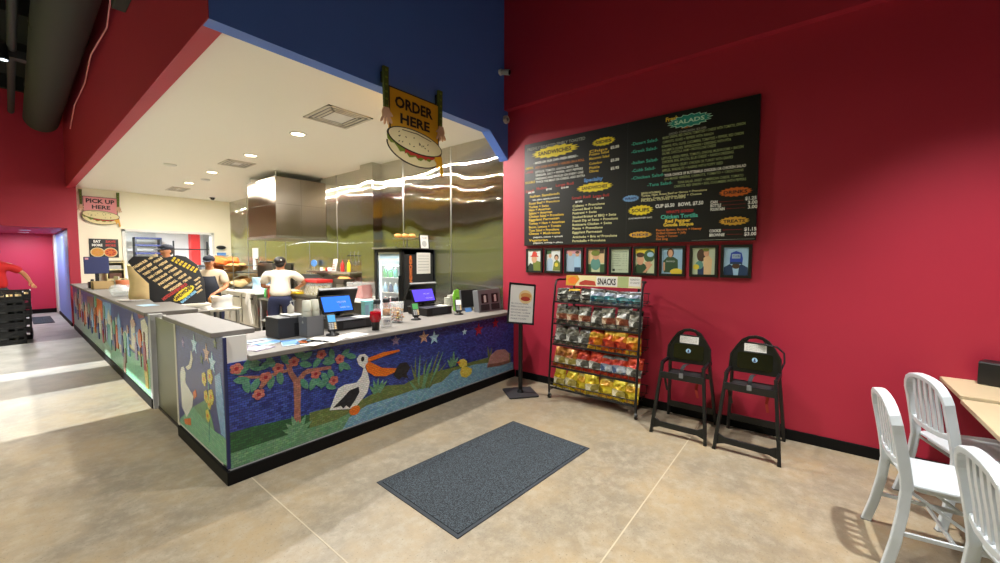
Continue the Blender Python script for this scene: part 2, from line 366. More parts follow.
def glyphs(txt, bold=0):
    if (txt, bold) in _g: return _g[(txt, bold)]
    cu = bpy.data.curves.new('t', 'FONT'); cu.body = txt; cu.size = 1; cu.resolution_u = 2; cu.offset = 0.022*bold
    ob = bpy.data.objects.new('t', cu); C.objects.link(ob); bpy.context.view_layer.update()
    me = ob.evaluated_get(bpy.context.evaluated_depsgraph_get()).to_mesh()
    vs = [(v.co.x, v.co.y) for v in me.vertices]; fs = [list(p.vertices) for p in me.polygons]
    ob.evaluated_get(bpy.context.evaluated_depsgraph_get()).to_mesh_clear()
    bpy.data.objects.remove(ob); bpy.data.curves.remove(cu)
    xs = [v[0] for v in vs]; r = (vs, fs, min(xs), max(xs), max(v[1] for v in vs)); _g[(txt, bold)] = r
    return r
def frame(O, U, V):
    O, U, V = Vector(O), Vector(U).normalized(), Vector(V).normalized(); N = U.cross(V)
    return lambda a, b, c=0.0: O+U*a+V*b+N*c
def tag(o, label, cat, group=None, kind=None):
    o['label'] = label; o['category'] = cat
    if group: o['group'] = group
    if kind: o['kind'] = kind
    return o
def thing(name, label, cat, loc=(0,0,0), rz=0.0, group=None, world=True):
    """world=True: the parts are given in room coordinates; False: in the thing's own frame"""
    o = bpy.data.objects.new(name, None); C.objects.link(o); o.empty_display_size = 0.1
    o.location = loc; o.rotation_euler = (0, 0, rz)
    if world: o['_w'] = list(loc)
    return tag(o, label, cat, group)
def struct(o): o['kind'] = 'structure'; return o
KIDS = {}
def dup(root, loc, rz, label, group=None):
    def cp(o, parent):
        c = o.copy(); C.objects.link(c)
        if parent is not None: c.parent = parent
        for ch in [x for x in o.children]: cp(ch, c)
        return c
    r = cp(root, None); r.location = loc; r.rotation_euler = (0, 0, rz); r['label'] = label
    if group: r['group'] = group
    return r
def circ(cx, cy, rx, ry=None, n=20, rot=0.0):
    ry = rx if ry is None else ry; c, s_ = math.cos(rot), math.sin(rot)
    return [(cx+math.cos(2*math.pi*i/n)*rx*c-math.sin(2*math.pi*i/n)*ry*s_, cy+math.cos(2*math.pi*i/n)*rx*s_+math.sin(2*math.pi*i/n)*ry*c) for i in range(n)]
def starpts(cx, cy, r, n=5, inner=0.42, rot=0.0):
    return [(cx+math.sin(rot+math.pi*i/n)*(r if i % 2 == 0 else r*inner), cy+math.cos(rot+math.pi*i/n)*(r if i % 2 == 0 else r*inner)) for i in range(2*n)]
def rrect(x0, y0, x1, y1, r, n=4):
    pts = []
    for cx, cy, a in ((x1-r, y1-r, 0), (x0+r, y1-r, 90), (x0+r, y0+r, 180), (x1-r, y0+r, 270)):
        pts += [(cx+r*math.cos(R(a+90*i/n)), cy+r*math.sin(R(a+90*i/n))) for i in range(n+1)]
    return pts
WALLF = frame((4.40, 0, 0), (0, -1, 0), (0, 0, 1))       # plane on the right wall, a = -y, b = z, out = -x
FRONTF = frame((0, 3.30, 0), (1, 0, 0), (0, 0, 1))       # face of the long counter, a = x
LEFTF = frame((0.95, 0, 0), (0, -1, 0), (0, 0, 1))       # faces along x = 0.95, a = -y
MENU_TEXT = [
    ('FRESHLY ROASTED FINELY TOASTED', 3.059, 3.087, 2.219, 3.087, 0.039, 'grey', 0),
    ('- MADE ON OUR OWN FRESH BREAD -', 2.959, 2.902, 2.311, 2.896, 0.03, 'white', 1),
    ('SMALL', 3.087, 2.846, 2.959, 2.846, 0.03, 'yellow', 0),
    ('HOT DOGS HOAGIES + HEROES ON A ROLL', 2.931, 2.835, 2.228, 2.841, 0.03, 'orange', 0),
    ('LETTUCE, TOMATO, ONIONS, MAYO, OIL', 2.93, 2.782, 2.303, 2.778, 0.03, 'white', 0),
    ('LARGE', 3.087, 2.794, 2.967, 2.792, 0.031, 'red', 0),
    ('VINEGAR, SALT + PEPPER, HOT PEPPERS', 2.93, 2.741, 2.245, 2.732, 0.03, 'white', 0),
    ('OREGANO AND PICKLES ON EVERY ONE', 2.93, 2.69, 2.238, 2.693, 0.03, 'white', 0),
    ('DOUBLE', 3.087, 2.658, 2.938, 2.659, 0.031, 'yellow', 0),
    ('TWICE THE MEAT OR CHEESE, ADD EXTRA', 2.922, 2.652, 2.214, 2.647, 0.03, 'white', 0),
    ('Chips', 2.164, 2.92, 1.936, 2.915, 0.032, 'yellow', 0),
    ('Potato Salad', 2.163, 2.881, 1.919, 2.883, 0.031, 'yellow', 0),
    ('Macaroni Salad', 2.163, 2.835, 1.914, 2.834, 0.031, 'yellow', 0),
    ('Coleslaw', 2.162, 2.772, 2.0, 2.779, 0.031, 'yellow', 0),
    ('Pickle', 2.161, 2.722, 2.03, 2.73, 0.031, 'yellow', 0),
    ('Olives', 2.161, 2.68, 2.043, 2.689, 0.031, 'yellow', 0),
    ('$2.50', 1.898, 2.916, 1.797, 2.926, 0.032, 'white', 1),
    ('$3.50', 1.895, 2.769, 1.794, 2.781, 0.032, 'white', 1),
    ('$2.95', 1.894, 2.678, 1.793, 2.69, 0.032, 'white', 1),
    ('Specialty', 2.23, 2.577, 1.986, 2.589, 0.043, 'blue', 1),
    ('Small', 3.086, 2.529, 2.955, 2.552, 0.038, 'red', 0),
    ('Medium', 2.91, 2.547, 2.752, 2.576, 0.037, 'red', 0),
    ('Large Roll', 2.619, 2.547, 2.368, 2.597, 0.036, 'red', 0),
    ('$6.50', 3.043, 2.524, 2.944, 2.533, 0.024, 'white', 1),
    ('$7.95', 2.765, 2.536, 2.677, 2.549, 0.023, 'white', 1),
    ('$10.50', 2.542, 2.53, 2.437, 2.548, 0.022, 'white', 1),
    ('Italian Sandwich', 3.014, 2.47, 2.567, 2.47, 0.033, 'yellow', 0),
    ('ham, salami, capicola, provolone', 2.971, 2.426, 2.567, 2.426, 0.023, 'white', 0),
    ('Roast Beef + Provolone', 3.028, 2.377, 2.562, 2.381, 0.033, 'yellow', 0),
    ('Turkey + Swiss', 3.028, 2.33, 2.723, 2.333, 0.033, 'yellow', 0),
    ('Ham + American', 3.028, 2.288, 2.697, 2.294, 0.033, 'yellow', 0),
    ('Salami + American', 3.028, 2.245, 2.67, 2.251, 0.033, 'yellow', 0),
    ('Chicken Salad + Provolone', 3.028, 2.2, 2.502, 2.208, 0.034, 'yellow', 0),
    ('Eggplant Parmesan', 3.028, 2.158, 2.565, 2.165, 0.033, 'yellow', 0),
    ('Turkey + Ham + American', 3.028, 2.108, 2.488, 2.116, 0.033, 'yellow', 0),
    ('Bacon, Lettuce + Tomato', 3.027, 2.061, 2.539, 2.07, 0.033, 'yellow', 0),
    ('Tuna Salad + Provolone', 3.027, 2.016, 2.564, 2.025, 0.033, 'yellow', 0),
    ('Cheese + Mushrooms', 3.027, 1.973, 2.551, 1.984, 0.034, 'yellow', 0),
    ('peppers, onions + spinach', 2.955, 1.928, 2.512, 1.942, 0.024, 'white', 0),
    ('Vegetarian', 3.027, 1.886, 2.734, 1.895, 0.033, 'yellow', 0),
    ('peppers, onions + olives', 2.955, 1.855, 2.511, 1.864, 0.024, 'white', 0),
    ('Cubano + Provolone', 2.378, 2.288, 1.96, 2.299, 0.031, 'pale', 0),
    ('Corned Beef + Swiss', 2.377, 2.245, 1.993, 2.254, 0.03, 'pale', 0),
    ('Pastrami + Swiss', 2.377, 2.201, 2.059, 2.21, 0.031, 'pale', 0),
    ('Smoked Brisket w/ BBQ + Swiss', 2.376, 2.153, 1.818, 2.161, 0.031, 'pale', 0),
    ('French Dip w/ Swiss + Provolone', 2.376, 2.107, 1.797, 2.115, 0.031, 'pale', 0),
    ('Rotisserie Chicken + Swiss', 2.376, 2.061, 1.87, 2.067, 0.031, 'pale', 0),
    ('Pesto + Provolone', 2.375, 2.016, 1.979, 2.021, 0.03, 'pale', 0),
    ('Eggplant Parmesan', 2.375, 1.967, 1.989, 1.974, 0.031, 'pale', 0),
    ('Artichoke + Brie w/ Provolone', 2.374, 1.908, 1.804, 1.921, 0.031, 'pale', 0),
    ('Portobello + Provolone', 2.374, 1.862, 1.943, 1.869, 0.031, 'pale', 0),
    ('Small Roll', 2.391, 2.365, 2.142, 2.414, 0.035, 'red', 0),
    ('Large Roll', 2.107, 2.36, 1.908, 2.41, 0.034, 'red', 0),
    ('$7.95', 2.342, 2.339, 2.246, 2.352, 0.022, 'white', 1),
    ('$11.50', 2.061, 2.352, 1.972, 2.368, 0.02, 'white', 1),
    ('-Desert Salad-', 1.656, 2.913, 1.367, 2.915, 0.035, 'teal', 0),
    ('-Greek Salad-', 1.655, 2.825, 1.374, 2.833, 0.036, 'teal', 0),
    ('-Italian Salad-', 1.653, 2.702, 1.363, 2.71, 0.036, 'teal', 0),
    ('-Cobb Salad-', 1.645, 2.619, 1.389, 2.622, 0.036, 'teal', 0),
    ('-Chicken Salad-', 1.648, 2.532, 1.295, 2.545, 0.035, 'teal', 0),
    ('-Tuna Salad-', 1.47, 2.437, 1.213, 2.45, 0.035, 'teal', 0),
    ('(ADD CHICKEN $3.00)', 1.259, 2.959, 0.905, 2.949, 0.022, 'grey', 0),
    ('MIXED GREENS, RED ONION, TOMATOES + CHEESE WITH TOMATO, ONION', 1.321, 2.927, 0.572, 2.915, 0.028, 'moss', 0),
    ('CARROTS, OLIVES + PEPPERS WITH RANCH', 1.32, 2.875, 0.84, 2.881, 0.028, 'moss', 0),
    ('ROMAINE, FETA, OLIVES, CUCUMBERS, TOMATOES + PEPPERS, RED ONION', 1.328, 2.836, 0.584, 2.831, 0.028, 'moss', 0),
    ('KALAMATA OLIVES, PEPPERONCINI + DRESSING WITH PITA', 1.324, 2.793, 0.685, 2.792, 0.028, 'moss', 0),
    ('SALAMI, CAPICOLA, HAM + PROVOLONE CHEESE', 1.323, 2.761, 0.814, 2.756, 0.028, 'moss', 0),
    ('LETTUCE, GREEN PEPPER, TOMATO, ONIONS, MUSHROOMS + BACON', 1.326, 2.704, 0.581, 2.711, 0.028, 'moss', 0),
    ('CHICKEN, EGG, BACON, BLUE CHEESE + RANCH DRESSING', 1.321, 2.668, 0.66, 2.672, 0.028, 'moss', 0),
    ('SPRING GREENS, CELERY, CHICKEN OR TURKEY WITH GRAPES', 1.324, 2.624, 0.666, 2.623, 0.028, 'moss', 0),
    ('APPLES, WALNUTS + RAISINS WITH POPPY SEED', 1.32, 2.582, 0.748, 2.58, 0.028, 'moss', 0),
    ('YOUR CHOICE OF BUTTERMILK CHICKEN OR CHICKEN SALAD', 1.295, 2.525, 0.554, 2.531, 0.028, 'white', 1),
    ('ON MIXED GREENS, CARROTS, TOMATO + CROUTONS', 1.294, 2.488, 0.574, 2.492, 0.026, 'moss', 0),
    ('TUNA SALAD, SWEET + AMERICAN CHEESE, TOMATO', 1.16, 2.434, 0.573, 2.446, 0.026, 'moss', 0),
    ('CARROTS, RED ONION + EGG, CUCUMBERS WITH PEPPERS', 1.194, 2.398, 0.55, 2.406, 0.026, 'moss', 0),
    ('Fresh', 1.294, 3.08, 1.171, 3.115, 0.044, 'yellow', 1),
    ('NEW', 1.134, 2.999, 1.023, 2.989, 0.031, 'orange', 1),
    ('CAN', 0.847, 2.204, 0.784, 2.21, 0.029, 'white', 1),
    ('BOTTLE', 0.846, 2.167, 0.752, 2.176, 0.03, 'white', 1),
    ('FOUNTAIN', 0.845, 2.13, 0.721, 2.139, 0.03, 'white', 1),
    ('COOKIE', 0.848, 1.917, 0.746, 1.929, 0.03, 'white', 1),
    ('BROWNIE', 0.847, 1.877, 0.714, 1.887, 0.03, 'white', 1),
    ('$1.25', 0.552, 2.209, 0.46, 2.222, 0.033, 'white', 1),
    ('3.00', 0.529, 2.17, 0.452, 2.18, 0.034, 'white', 1),
    ('3.00', 0.528, 2.129, 0.451, 2.139, 0.033, 'white', 1),
    ('$1.15', 0.551, 1.92, 0.452, 1.933, 0.033, 'white', 1),
    ('$3.00', 0.55, 1.874, 0.451, 1.888, 0.034, 'white', 1),
    ('..........................', 0.773, 2.209, 0.567, 2.22, 0.024, 'red', 0),
    ('..........................', 0.741, 2.174, 0.551, 2.186, 0.024, 'red', 0),
    ('..........................', 0.713, 2.137, 0.55, 2.149, 0.024, 'red', 0),
    ('..........................', 0.73, 1.93, 0.567, 1.949, 0.024, 'red', 0),
    ('..........................', 0.699, 1.887, 0.565, 1.902, 0.024, 'red', 0),
    ('SERVED WITH BREAD', 1.536, 2.36, 1.328, 2.369, 0.023, 'pale', 0),
    ('Turkey, Ham, Roast Beef or Genoa + Provolone', 1.535, 2.329, 0.882, 2.349, 0.023, 'pale', 0),
    ('Garden, Tuna or Chicken Salad + Cheese', 1.535, 2.296, 0.93, 2.315, 0.023, 'pale', 0),
    ('PICKLES, OLIVES + CHIPS', 1.534, 2.279, 1.079, 2.29, 0.023, 'pale', 0),
    ('CUP $5.50   BOWL $7.50', 1.38, 2.202, 0.911, 2.211, 0.038, 'white', 1),
    ('(CHEF MADE EVERY DAY)', 1.672, 2.093, 1.414, 2.111, 0.018, 'white', 0),
    ("WHAT'S GOOD?", 1.269, 2.135, 1.0, 2.144, 0.03, 'red', 1),
    ('Chicken Tortilla', 1.322, 2.08, 0.957, 2.091, 0.042, 'teal', 1),
    ('Red Pepper', 1.276, 2.036, 1.023, 2.048, 0.038, 'yellow', 1),
    ('Gouda Bisque', 1.293, 1.997, 0.997, 2.009, 0.038, 'yellow', 1),
    ('Peanut Butter, Banana + Honey', 1.366, 1.948, 0.921, 1.964, 0.025, 'orange', 0),
    ('Grilled Cheese + Jelly', 1.365, 1.917, 1.062, 1.929, 0.025, 'orange', 0),
    ('Cheese + Tomato', 1.365, 1.885, 1.148, 1.896, 0.025, 'orange', 0),
    ('Hot Dog', 1.364, 1.854, 1.245, 1.868, 0.025, 'orange', 0),
    ('_____________________________', 1.01, 1.852, 0.463, 1.851, 0.026, 'grey', 0),
]
MENU_BADGES = [
    ('SANDWICHES', 2.633, 3.021, 2.996, 3.007, 2.296, 3.031, 0.075, 'badge_yellow', 'ink'),
    ('SIDES', 1.986, 3.021, 2.133, 3.011, 1.84, 3.027, 0.05, 'badge_yellow', 'ink'),
    ('SANDWICHES', 2.086, 2.508, 2.331, 2.496, 1.856, 2.522, 0.056, 'badge_yellow', 'ink'),
    ('SALADS', 1.06, 3.065, 1.27, 3.053, 0.858, 3.073, 0.061, 'badge_teal', 'tealink'),
    ('DRINKS', 0.63, 2.301, 0.778, 2.279, 0.491, 2.318, 0.047, 'badge_orange', 'ink'),
    ('TREATS', 0.635, 2.024, 0.771, 2.008, 0.504, 2.037, 0.044, 'badge_gold', 'ink'),
    ('SOUPS', 1.53, 2.195, 1.684, 2.179, 1.397, 2.213, 0.058, 'badge_yellow', 'ink'),
    ('WRAPS', 1.652, 2.333, 1.749, 2.306, 1.553, 2.354, 0.039, 'badge_blue', 'navy'),
    ('KIDS', 1.526, 1.926, 1.669, 1.884, 1.405, 1.963, 0.037, 'badge_gold', 'navy'),
]
FRONT_ART = {
    'ground_dark': [(0.959, 0.382), (1.113, 0.377), (1.419, 0.351), (1.768, 0.318), (1.765, 0.208), (1.415, 0.226), (0.954, 0.225)],
    'ground_light': [(0.954, 0.225), (1.415, 0.226), (1.766, 0.214), (1.762, 0.062), (0.959, 0.118)],
    'bank': [(1.543, 0.184), (1.548, 0.353), (2.069, 0.33), (2.316, 0.394), (2.531, 0.351), (2.736, 0.395), (3.196, 0.379), (3.575, 0.379), (3.893, 0.372), (4.355, 0.344), (4.355, 0.135), (3.416, 0.182), (2.444, 0.166), (1.84, 0.12)],
    'water': [(1.84, 0.136), (1.907, 0.2), (2.09, 0.259), (2.446, 0.258), (2.674, 0.262), (3.055, 0.249), (3.231, 0.337), (3.615, 0.335), (3.87, 0.304), (4.355, 0.216), (4.37, 0.131)],
    'trunk': [(1.417, 0.284), (1.425, 0.426), (1.424, 0.638), (1.386, 0.723), (1.358, 0.842), (1.397, 0.844), (1.423, 0.734), (1.458, 0.672), (1.5, 0.716), (1.543, 0.73), (1.745, 0.712), (1.748, 0.685), (1.62, 0.693), (1.526, 0.687), (1.483, 0.623), (1.473, 0.412), (1.476, 0.264)],
    'branch': [(1.035, 0.787), (1.174, 0.758), (1.256, 0.754), (1.388, 0.765), (1.394, 0.744), (1.272, 0.731), (1.186, 0.652), (1.167, 0.663), (1.197, 0.731), (1.034, 0.77)],
    'pelican_body': [(1.721, 0.323), (1.747, 0.371), (1.775, 0.432), (1.807, 0.493), (1.871, 0.513), (1.992, 0.503), (2.039, 0.548), (2.064, 0.621), (2.012, 0.669), (1.995, 0.725), (2.023, 0.759), (2.079, 0.756), (2.115, 0.72), (2.105, 0.671), (2.076, 0.631), (2.107, 0.564), (2.124, 0.475), (2.098, 0.385), (2.045, 0.336), (1.987, 0.29), (1.909, 0.278), (1.803, 0.304)],
    'pelican_wing': [(1.752, 0.334), (1.847, 0.398), (1.913, 0.449), (2.007, 0.462), (2.015, 0.408), (1.968, 0.343), (1.913, 0.287), (1.879, 0.32), (1.849, 0.3), (1.828, 0.331)],
    'beak_top': [(2.106, 0.709), (2.272, 0.733), (2.471, 0.729), (2.479, 0.71), (2.297, 0.695), (2.119, 0.672)],
    'beak_pouch': [(2.081, 0.651), (2.124, 0.675), (2.269, 0.582), (2.435, 0.543), (2.41, 0.506), (2.305, 0.492), (2.181, 0.521), (2.103, 0.582)],
    'dark_fish': [(2.402, 0.474), (2.43, 0.54), (2.485, 0.587), (2.563, 0.58), (2.608, 0.515), (2.561, 0.455), (2.583, 0.403), (2.504, 0.438), (2.463, 0.418)],
    'rock': [(3.861, 0.271), (3.915, 0.388), (4.053, 0.439), (4.22, 0.421), (4.319, 0.35), (4.329, 0.24), (4.099, 0.236)],
    'rock_shade': [(3.852, 0.244), (3.861, 0.289), (4.099, 0.257), (4.329, 0.252), (4.329, 0.209), (4.099, 0.214)],
    'duck_body': [(3.349, 0.292), (3.379, 0.347), (3.475, 0.337), (3.566, 0.29), (3.55, 0.232), (3.462, 0.203), (3.378, 0.234)],
    'duck_head': [(3.327, 0.396), (3.35, 0.444), (3.418, 0.447), (3.472, 0.409), (3.472, 0.354), (3.417, 0.339), (3.357, 0.357)],
    'duck_beak': [(3.291, 0.425), (3.342, 0.43), (3.35, 0.396)],
}
FLOWERS = [(1.023, 0.868), (1.218, 0.736), (1.165, 0.616), (1.311, 0.786), (1.43, 0.814), (1.608, 0.672), (1.66, 0.831), (1.767, 0.578), (1.828, 0.758)]
LEAVES = [(1.098, 0.86, -60), (1.144, 0.833, 40), (1.056, 0.751, 10), (1.085, 0.7, 80), (1.143, 0.694, 120), (1.036, 0.822, 20), (1.254, 0.69, 100), (1.322, 0.705, 80), (1.365, 0.85, 60), (1.536, 0.841, -30), (1.525, 0.773, 20), (1.511, 0.612, 60), (1.578, 0.595, 110), (1.623, 0.773, -50), (1.678, 0.584, 120), (1.743, 0.637, 70), (1.735, 0.766, 30), (1.131, 0.898, 0), (1.225, 0.833, -30), (1.259, 0.844, 60), (1.49, 0.874, 20), (1.879, 0.799, -40), (1.938, 0.763, 20), (1.886, 0.68, 40), (1.844, 0.695, 100), (1.63, 0.597, 60), (1.588, 0.596, 120), (1.722, 0.75, 10), (1.754, 0.812, 80), (1.737, 0.532, 30), (1.689, 0.622, 60)]
STARS = [(2.43, 0.834, 0.058, 'mauve'), (2.798, 0.805, 0.07, 'tan'), (2.946, 0.777, 0.074, 'ice'), (3.433, 0.773, 0.04, 'ice'), (3.689, 0.764, 0.084, 'red'), (4.022, 0.805, 0.065, 'red')]
REEDS = [(2.674, 0.262, 2.68, 0.611), (2.709, 0.253, 2.746, 0.622), (2.749, 0.247, 2.837, 0.563), (2.779, 0.244, 2.927, 0.575), (2.826, 0.237, 3.019, 0.612), (2.873, 0.239, 3.08, 0.596), (2.718, 0.255, 2.62, 0.54), (2.795, 0.24, 2.799, 0.502), (2.857, 0.234, 3.126, 0.459), (2.688, 0.253, 2.582, 0.385), (2.89, 0.248, 3.024, 0.455), (2.764, 0.243, 2.878, 0.51)]
AGAVE = [(1.433, 0.22, 1.327, 0.276), (1.437, 0.218, 1.355, 0.324), (1.441, 0.227, 1.401, 0.376), (1.448, 0.228, 1.451, 0.321), (1.456, 0.225, 1.516, 0.349), (1.461, 0.219, 1.569, 0.282), (1.461, 0.21, 1.577, 0.209)]
PLANTS = [(2.189, 0.35, 2.118, 0.444), (2.194, 0.349, 2.168, 0.486), (2.204, 0.351, 2.222, 0.49), (2.214, 0.352, 2.279, 0.463), (2.224, 0.352, 2.322, 0.444), (3.214, 0.393, 3.144, 0.494), (3.225, 0.391, 3.197, 0.509), (3.239, 0.393, 3.252, 0.569), (3.25, 0.396, 3.324, 0.484), (3.893, 0.372, 3.863, 0.523), (3.915, 0.383, 3.952, 0.493)]
EYE = (2.054, 0.713) ; FOOT = (1.964, 0.249)
LEFT_ART = {
    'ground': [(4.545, 0.179), (4.116, 0.387), (3.831, 0.344), (3.573, 0.327), (3.302, 0.339), (3.303, 0.14), (4.56, 0.092)],
    'hill': [(4.116, 0.387), (3.737, 0.541), (3.573, 0.327), (3.833, 0.333)],
    'goose': [(4.49, 0.607), (4.445, 0.671), (4.373, 0.693), (4.313, 0.651), (4.329, 0.553), (4.101, 0.482), (4.148, 0.379), (4.337, 0.242), (4.472, 0.302)],
    'moon': [(4.118, 0.875), (4.074, 0.808), (4.142, 0.717), (4.242, 0.683), (4.305, 0.7), (4.202, 0.737), (4.145, 0.797)],
    'vine': [(3.517, 0.765), (3.392, 0.818), (3.346, 0.629), (3.289, 0.406), (3.297, 0.335), (3.42, 0.349), (3.498, 0.533)],
    'chick': [(4.111, 0.515), (4.03, 0.555), (4.008, 0.503), (4.09, 0.457)],
    'bottom': [(4.428, 0.201), (4.212, 0.264), (4.206, 0.199), (4.392, 0.162)],
}
LEFT_FLOWERS = [(3.783, 0.693, 0.055), (3.632, 0.743, 0.06), (3.748, 0.56, 0.05), (3.621, 0.584, 0.06), (3.721, 0.411, 0.05), (3.675, 0.513, 0.04)]
LEFT_STARS = [(4.017, 0.941, 0.09, 'ice'), (3.7, 0.91, 0.085, 'tan'), (3.567, 0.858, 0.09, 'ice'), (3.483, 1.033, 0.05, 'olive'), (4.354, 0.907, 0.05, 'mauve'), (3.83, 0.847, 0.05, 'olive')]
FAR_ART = [('mint', [(8.362, 0.217), (7.362, 0.499), (6.647, 0.474), (5.697, 0.545), (5.758, 0.129), (8.439, 0.105)]), ('sage', [(12.009, 0.351), (10.091, 0.385), (8.362, 0.217), (8.439, 0.105), (12.105, 0.159)]), ('orange', [(9.953, 0.971), (9.064, 0.962), (9.119, 0.635), (9.974, 0.666)]), ('sky', [(8.997, 0.96), (8.218, 0.981), (8.241, 0.689), (8.988, 0.683)]), ('navy', [(7.974, 0.982), (6.495, 1.05), (6.493, 0.814), (7.997, 0.635)]), ('cream', [(7.796, 0.596), (7.536, 0.671), (7.391, 0.613), (7.118, 0.703), (6.741, 0.624), (7.038, 0.571), (7.148, 0.6), (7.321, 0.373), (7.572, 0.335)]), ('cream', [(6.097, 0.932), (5.895, 0.976), (5.742, 0.896), (5.783, 0.531), (6.041, 0.452), (6.048, 0.663)]), ('red', [(6.252, 1.024), (5.916, 1.071), (5.915, 0.986), (6.211, 0.946)]), ('gold', [(7.052, 0.521), (6.87, 0.557), (6.079, 0.534), (6.168, 0.5)]), ('brown', [(10.971, 0.93), (10.065, 0.964), (10.08, 0.541), (11.075, 0.569)]), ('mauve', [(12.507, 0.886), (11.656, 0.912), (11.689, 0.559), (12.591, 0.577)]), ('tan', [(6.743, 0.868), (6.53, 0.916), (6.394, 0.851), (6.617, 0.787)]), ('sky', [(6.581, 0.724), (6.189, 0.796), (6.048, 0.663), (6.241, 0.586)]), ('brown', [(13.288, 0.867), (12.676, 0.877), (12.736, 0.613), (13.34, 0.617)]), ('teal', [(8.788, 0.633), (8.252, 0.656), (8.309, 0.257), (8.779, 0.36)]), ('gold', [(6.027, 0.417), (5.839, 0.473), (5.83, 0.182), (5.972, 0.177)]), ('brown', [(7.321, 0.373), (7.177, 0.394), (7.201, 0.1), (7.345, 0.133)])]
# ------------------------------------------------------------------ the room
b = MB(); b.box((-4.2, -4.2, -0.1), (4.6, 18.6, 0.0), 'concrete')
b.box((1.086, -4, -0.001), (1.094, 3.28, 0.0012), 'joint'); b.box((-4, 0.856, -0.001), (4.43, 0.864, 0.0012), 'joint')

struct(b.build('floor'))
b = MB(); b.box((4.44, -4.2, 0), (4.6, 3.5, 3.70), 'red_wall'); struct(b.build('wall_right'))
b = MB(); b.box((4.35, -4.2, 3.69), (4.6, 3.42, 5.5), 'red_dark'); struct(b.build('wall_right_upper'))
b = MB(); b.box((4.44, 3.5, 0), (4.6, 14.4, 3.6), 'steel_wall')
for y in (4.55, 5.75, 8.0, 9.25, 10.5, 11.75, 13.0): b.box((4.432, y-0.012, 0.9), (4.445, y+0.012, 3.45), 'steel')
b.box((4.25, 6.4, 0.0), (4.445, 6.80, 3.45), 'steel_wall')
struct(b.build('wall_right_kitchen'))
b = MB(); b.box((4.424, -4.1, 0), (4.44, 3.26, 0.095), 'black_base'); struct(b.build('baseboard_right', bevel=0.003))
b = MB(); b.prism([(0.97, 3.35), (4.05, 3.35), (4.44, 3.03), (4.44, 5.5), (0.97, 5.5)], frame((0, 3.42, 0), (1,0,0), (0,0,1)), -0.14, 0.0, 'blue_wall')
struct(b.build('wall_header_front'))
b = MB(); b.box((0.965, 3.422, 3.352), (1.09, 14.4, 5.5), 'red_wall'); struct(b.build('wall_header_side'))
b = MB(); b.box((1.08, 3.55, 3.42), (4.44, 14.4, 3.55), 'ceiling_cream'); struct(b.build('ceiling_kitchen'))
b = MB()
b.box((1.13, 14.4, 0), (2.0, 14.55, 3.5), 'cream'); b.box((3.93, 14.4, 0), (4.44, 14.55, 3.5), 'cream')
b.box((2.0, 14.4, 2.39), (3.93, 14.55, 3.5), 'cream'); b.box((2.0, 14.4, 0), (3.93, 14.55, 1.15), 'cream'); struct(b.build('wall_back'))
b = MB()
for lo, hi in (((1.94, 14.36, 1.12), (2.01, 14.58, 2.44)), ((3.92, 14.36, 1.12), (3.99, 14.58, 2.44)), ((1.94, 14.36, 2.38), (3.99, 14.58, 2.44)), ((1.94, 14.3, 1.12), (3.99, 14.58, 1.17))): b.box(lo, hi, 'white_paint')
struct(b.build('window_1', bevel=0.004))
b = MB(); b.box((1.2, 17.4, 0), (4.6, 17.5, 3.0), 'white_paint'); b.box((4.5, 14.55, 0), (4.6, 17.4, 3.0), 'white_paint'); b.box((1.13, 14.55, 0), (1.25, 17.4, 3.0), 'white_paint'); b.box((1.1, 14.55, 2.62), (4.6, 17.5, 2.72), 'white_paint')
struct(b.build('wall_back_room'))
b = MB(); b.box((0.95, 14.1, 0), (1.13, 14.3, 5.5), 'red_wall'); b.box((-4.2, 14.1, 2.38), (0.95, 14.3, 5.5), 'red_wall'); b.box((-4.2, 14.1, 0), (-1.6, 14.3, 2.38), 'olive_wall'); b.box((-4.0, 14.08, 2.38), (-1.6, 14.1, 4.4), 'olive_wall'); struct(b.build('wall_far'))
b = MB(); b.box((0.95, 14.3, 0), (1.08, 18.3, 2.5), 'periwinkle'); b.box((-1.75, 14.3, 0), (-1.6, 18.3, 2.5), 'pink_wall'); b.box((-1.75, 18.3, 0), (1.08, 18.45, 2.6), 'pink_wall'); struct(b.build('wall_hall'))
b = MB(); b.box((-1.75, 14.3, 2.38), (1.08, 18.45, 2.5), 'pink_wall'); struct(b.build('ceiling_hall'))
b = MB(); b.box((0.91, 17.7, 0), (0.96, 18.3, 2.38), 'white_paint'); struct(b.build('trim_1', bevel=0.004))
b = MB(); b.box((-1.6, 18.27, 0), (0.91, 18.3, 0.13), 'black_base'); b.box((0.93, 14.1, 0), (0.95, 17.7, 0.08), 'black_base'); struct(b.build('baseboard_hall'))
b = MB(); b.box((-0.95, 18.24, 0), (-0.12, 18.31, 2.15), 'grey_light'); b.box((-0.88, 18.22, 0.02), (-0.19, 18.26, 2.08), 'charcoal'); b.cyl((-0.28, 18.22, 1.0), (-0.28, 18.16, 1.0), 0.02, 0.02, 'steel'); struct(b.build('door_1'))
b = MB(); b.box((-4.2, -4.2, 5.4), (4.6, 14.3, 5.5), 'deck_black')
for y in (-2.5, -0.5, 1.5, 5.0, 7.0, 9.0, 11.0, 13.0): b.box((-4.1, y, 5.12), (0.98 if y > 3.4 else 4.34, y+0.12, 5.4), 'deck_black')
struct(b.build('ceiling'))
b = MB()
for y0, y1 in ((-4.2, 5.58), (7.25, 8.38), (8.9, 14.1)): b.box((-4.2, y0, 0), (-4.0, y1, 5.4), 'olive_wall')
b.box((-4.2, -4.2, 2.75), (-4.0, 14.1, 3.0), 'olive_wall'); b.box((-4.2, -4.2, 3.0), (-4.0, 14.1, 5.4), 'cream'); struct(b.build('wall_left'))
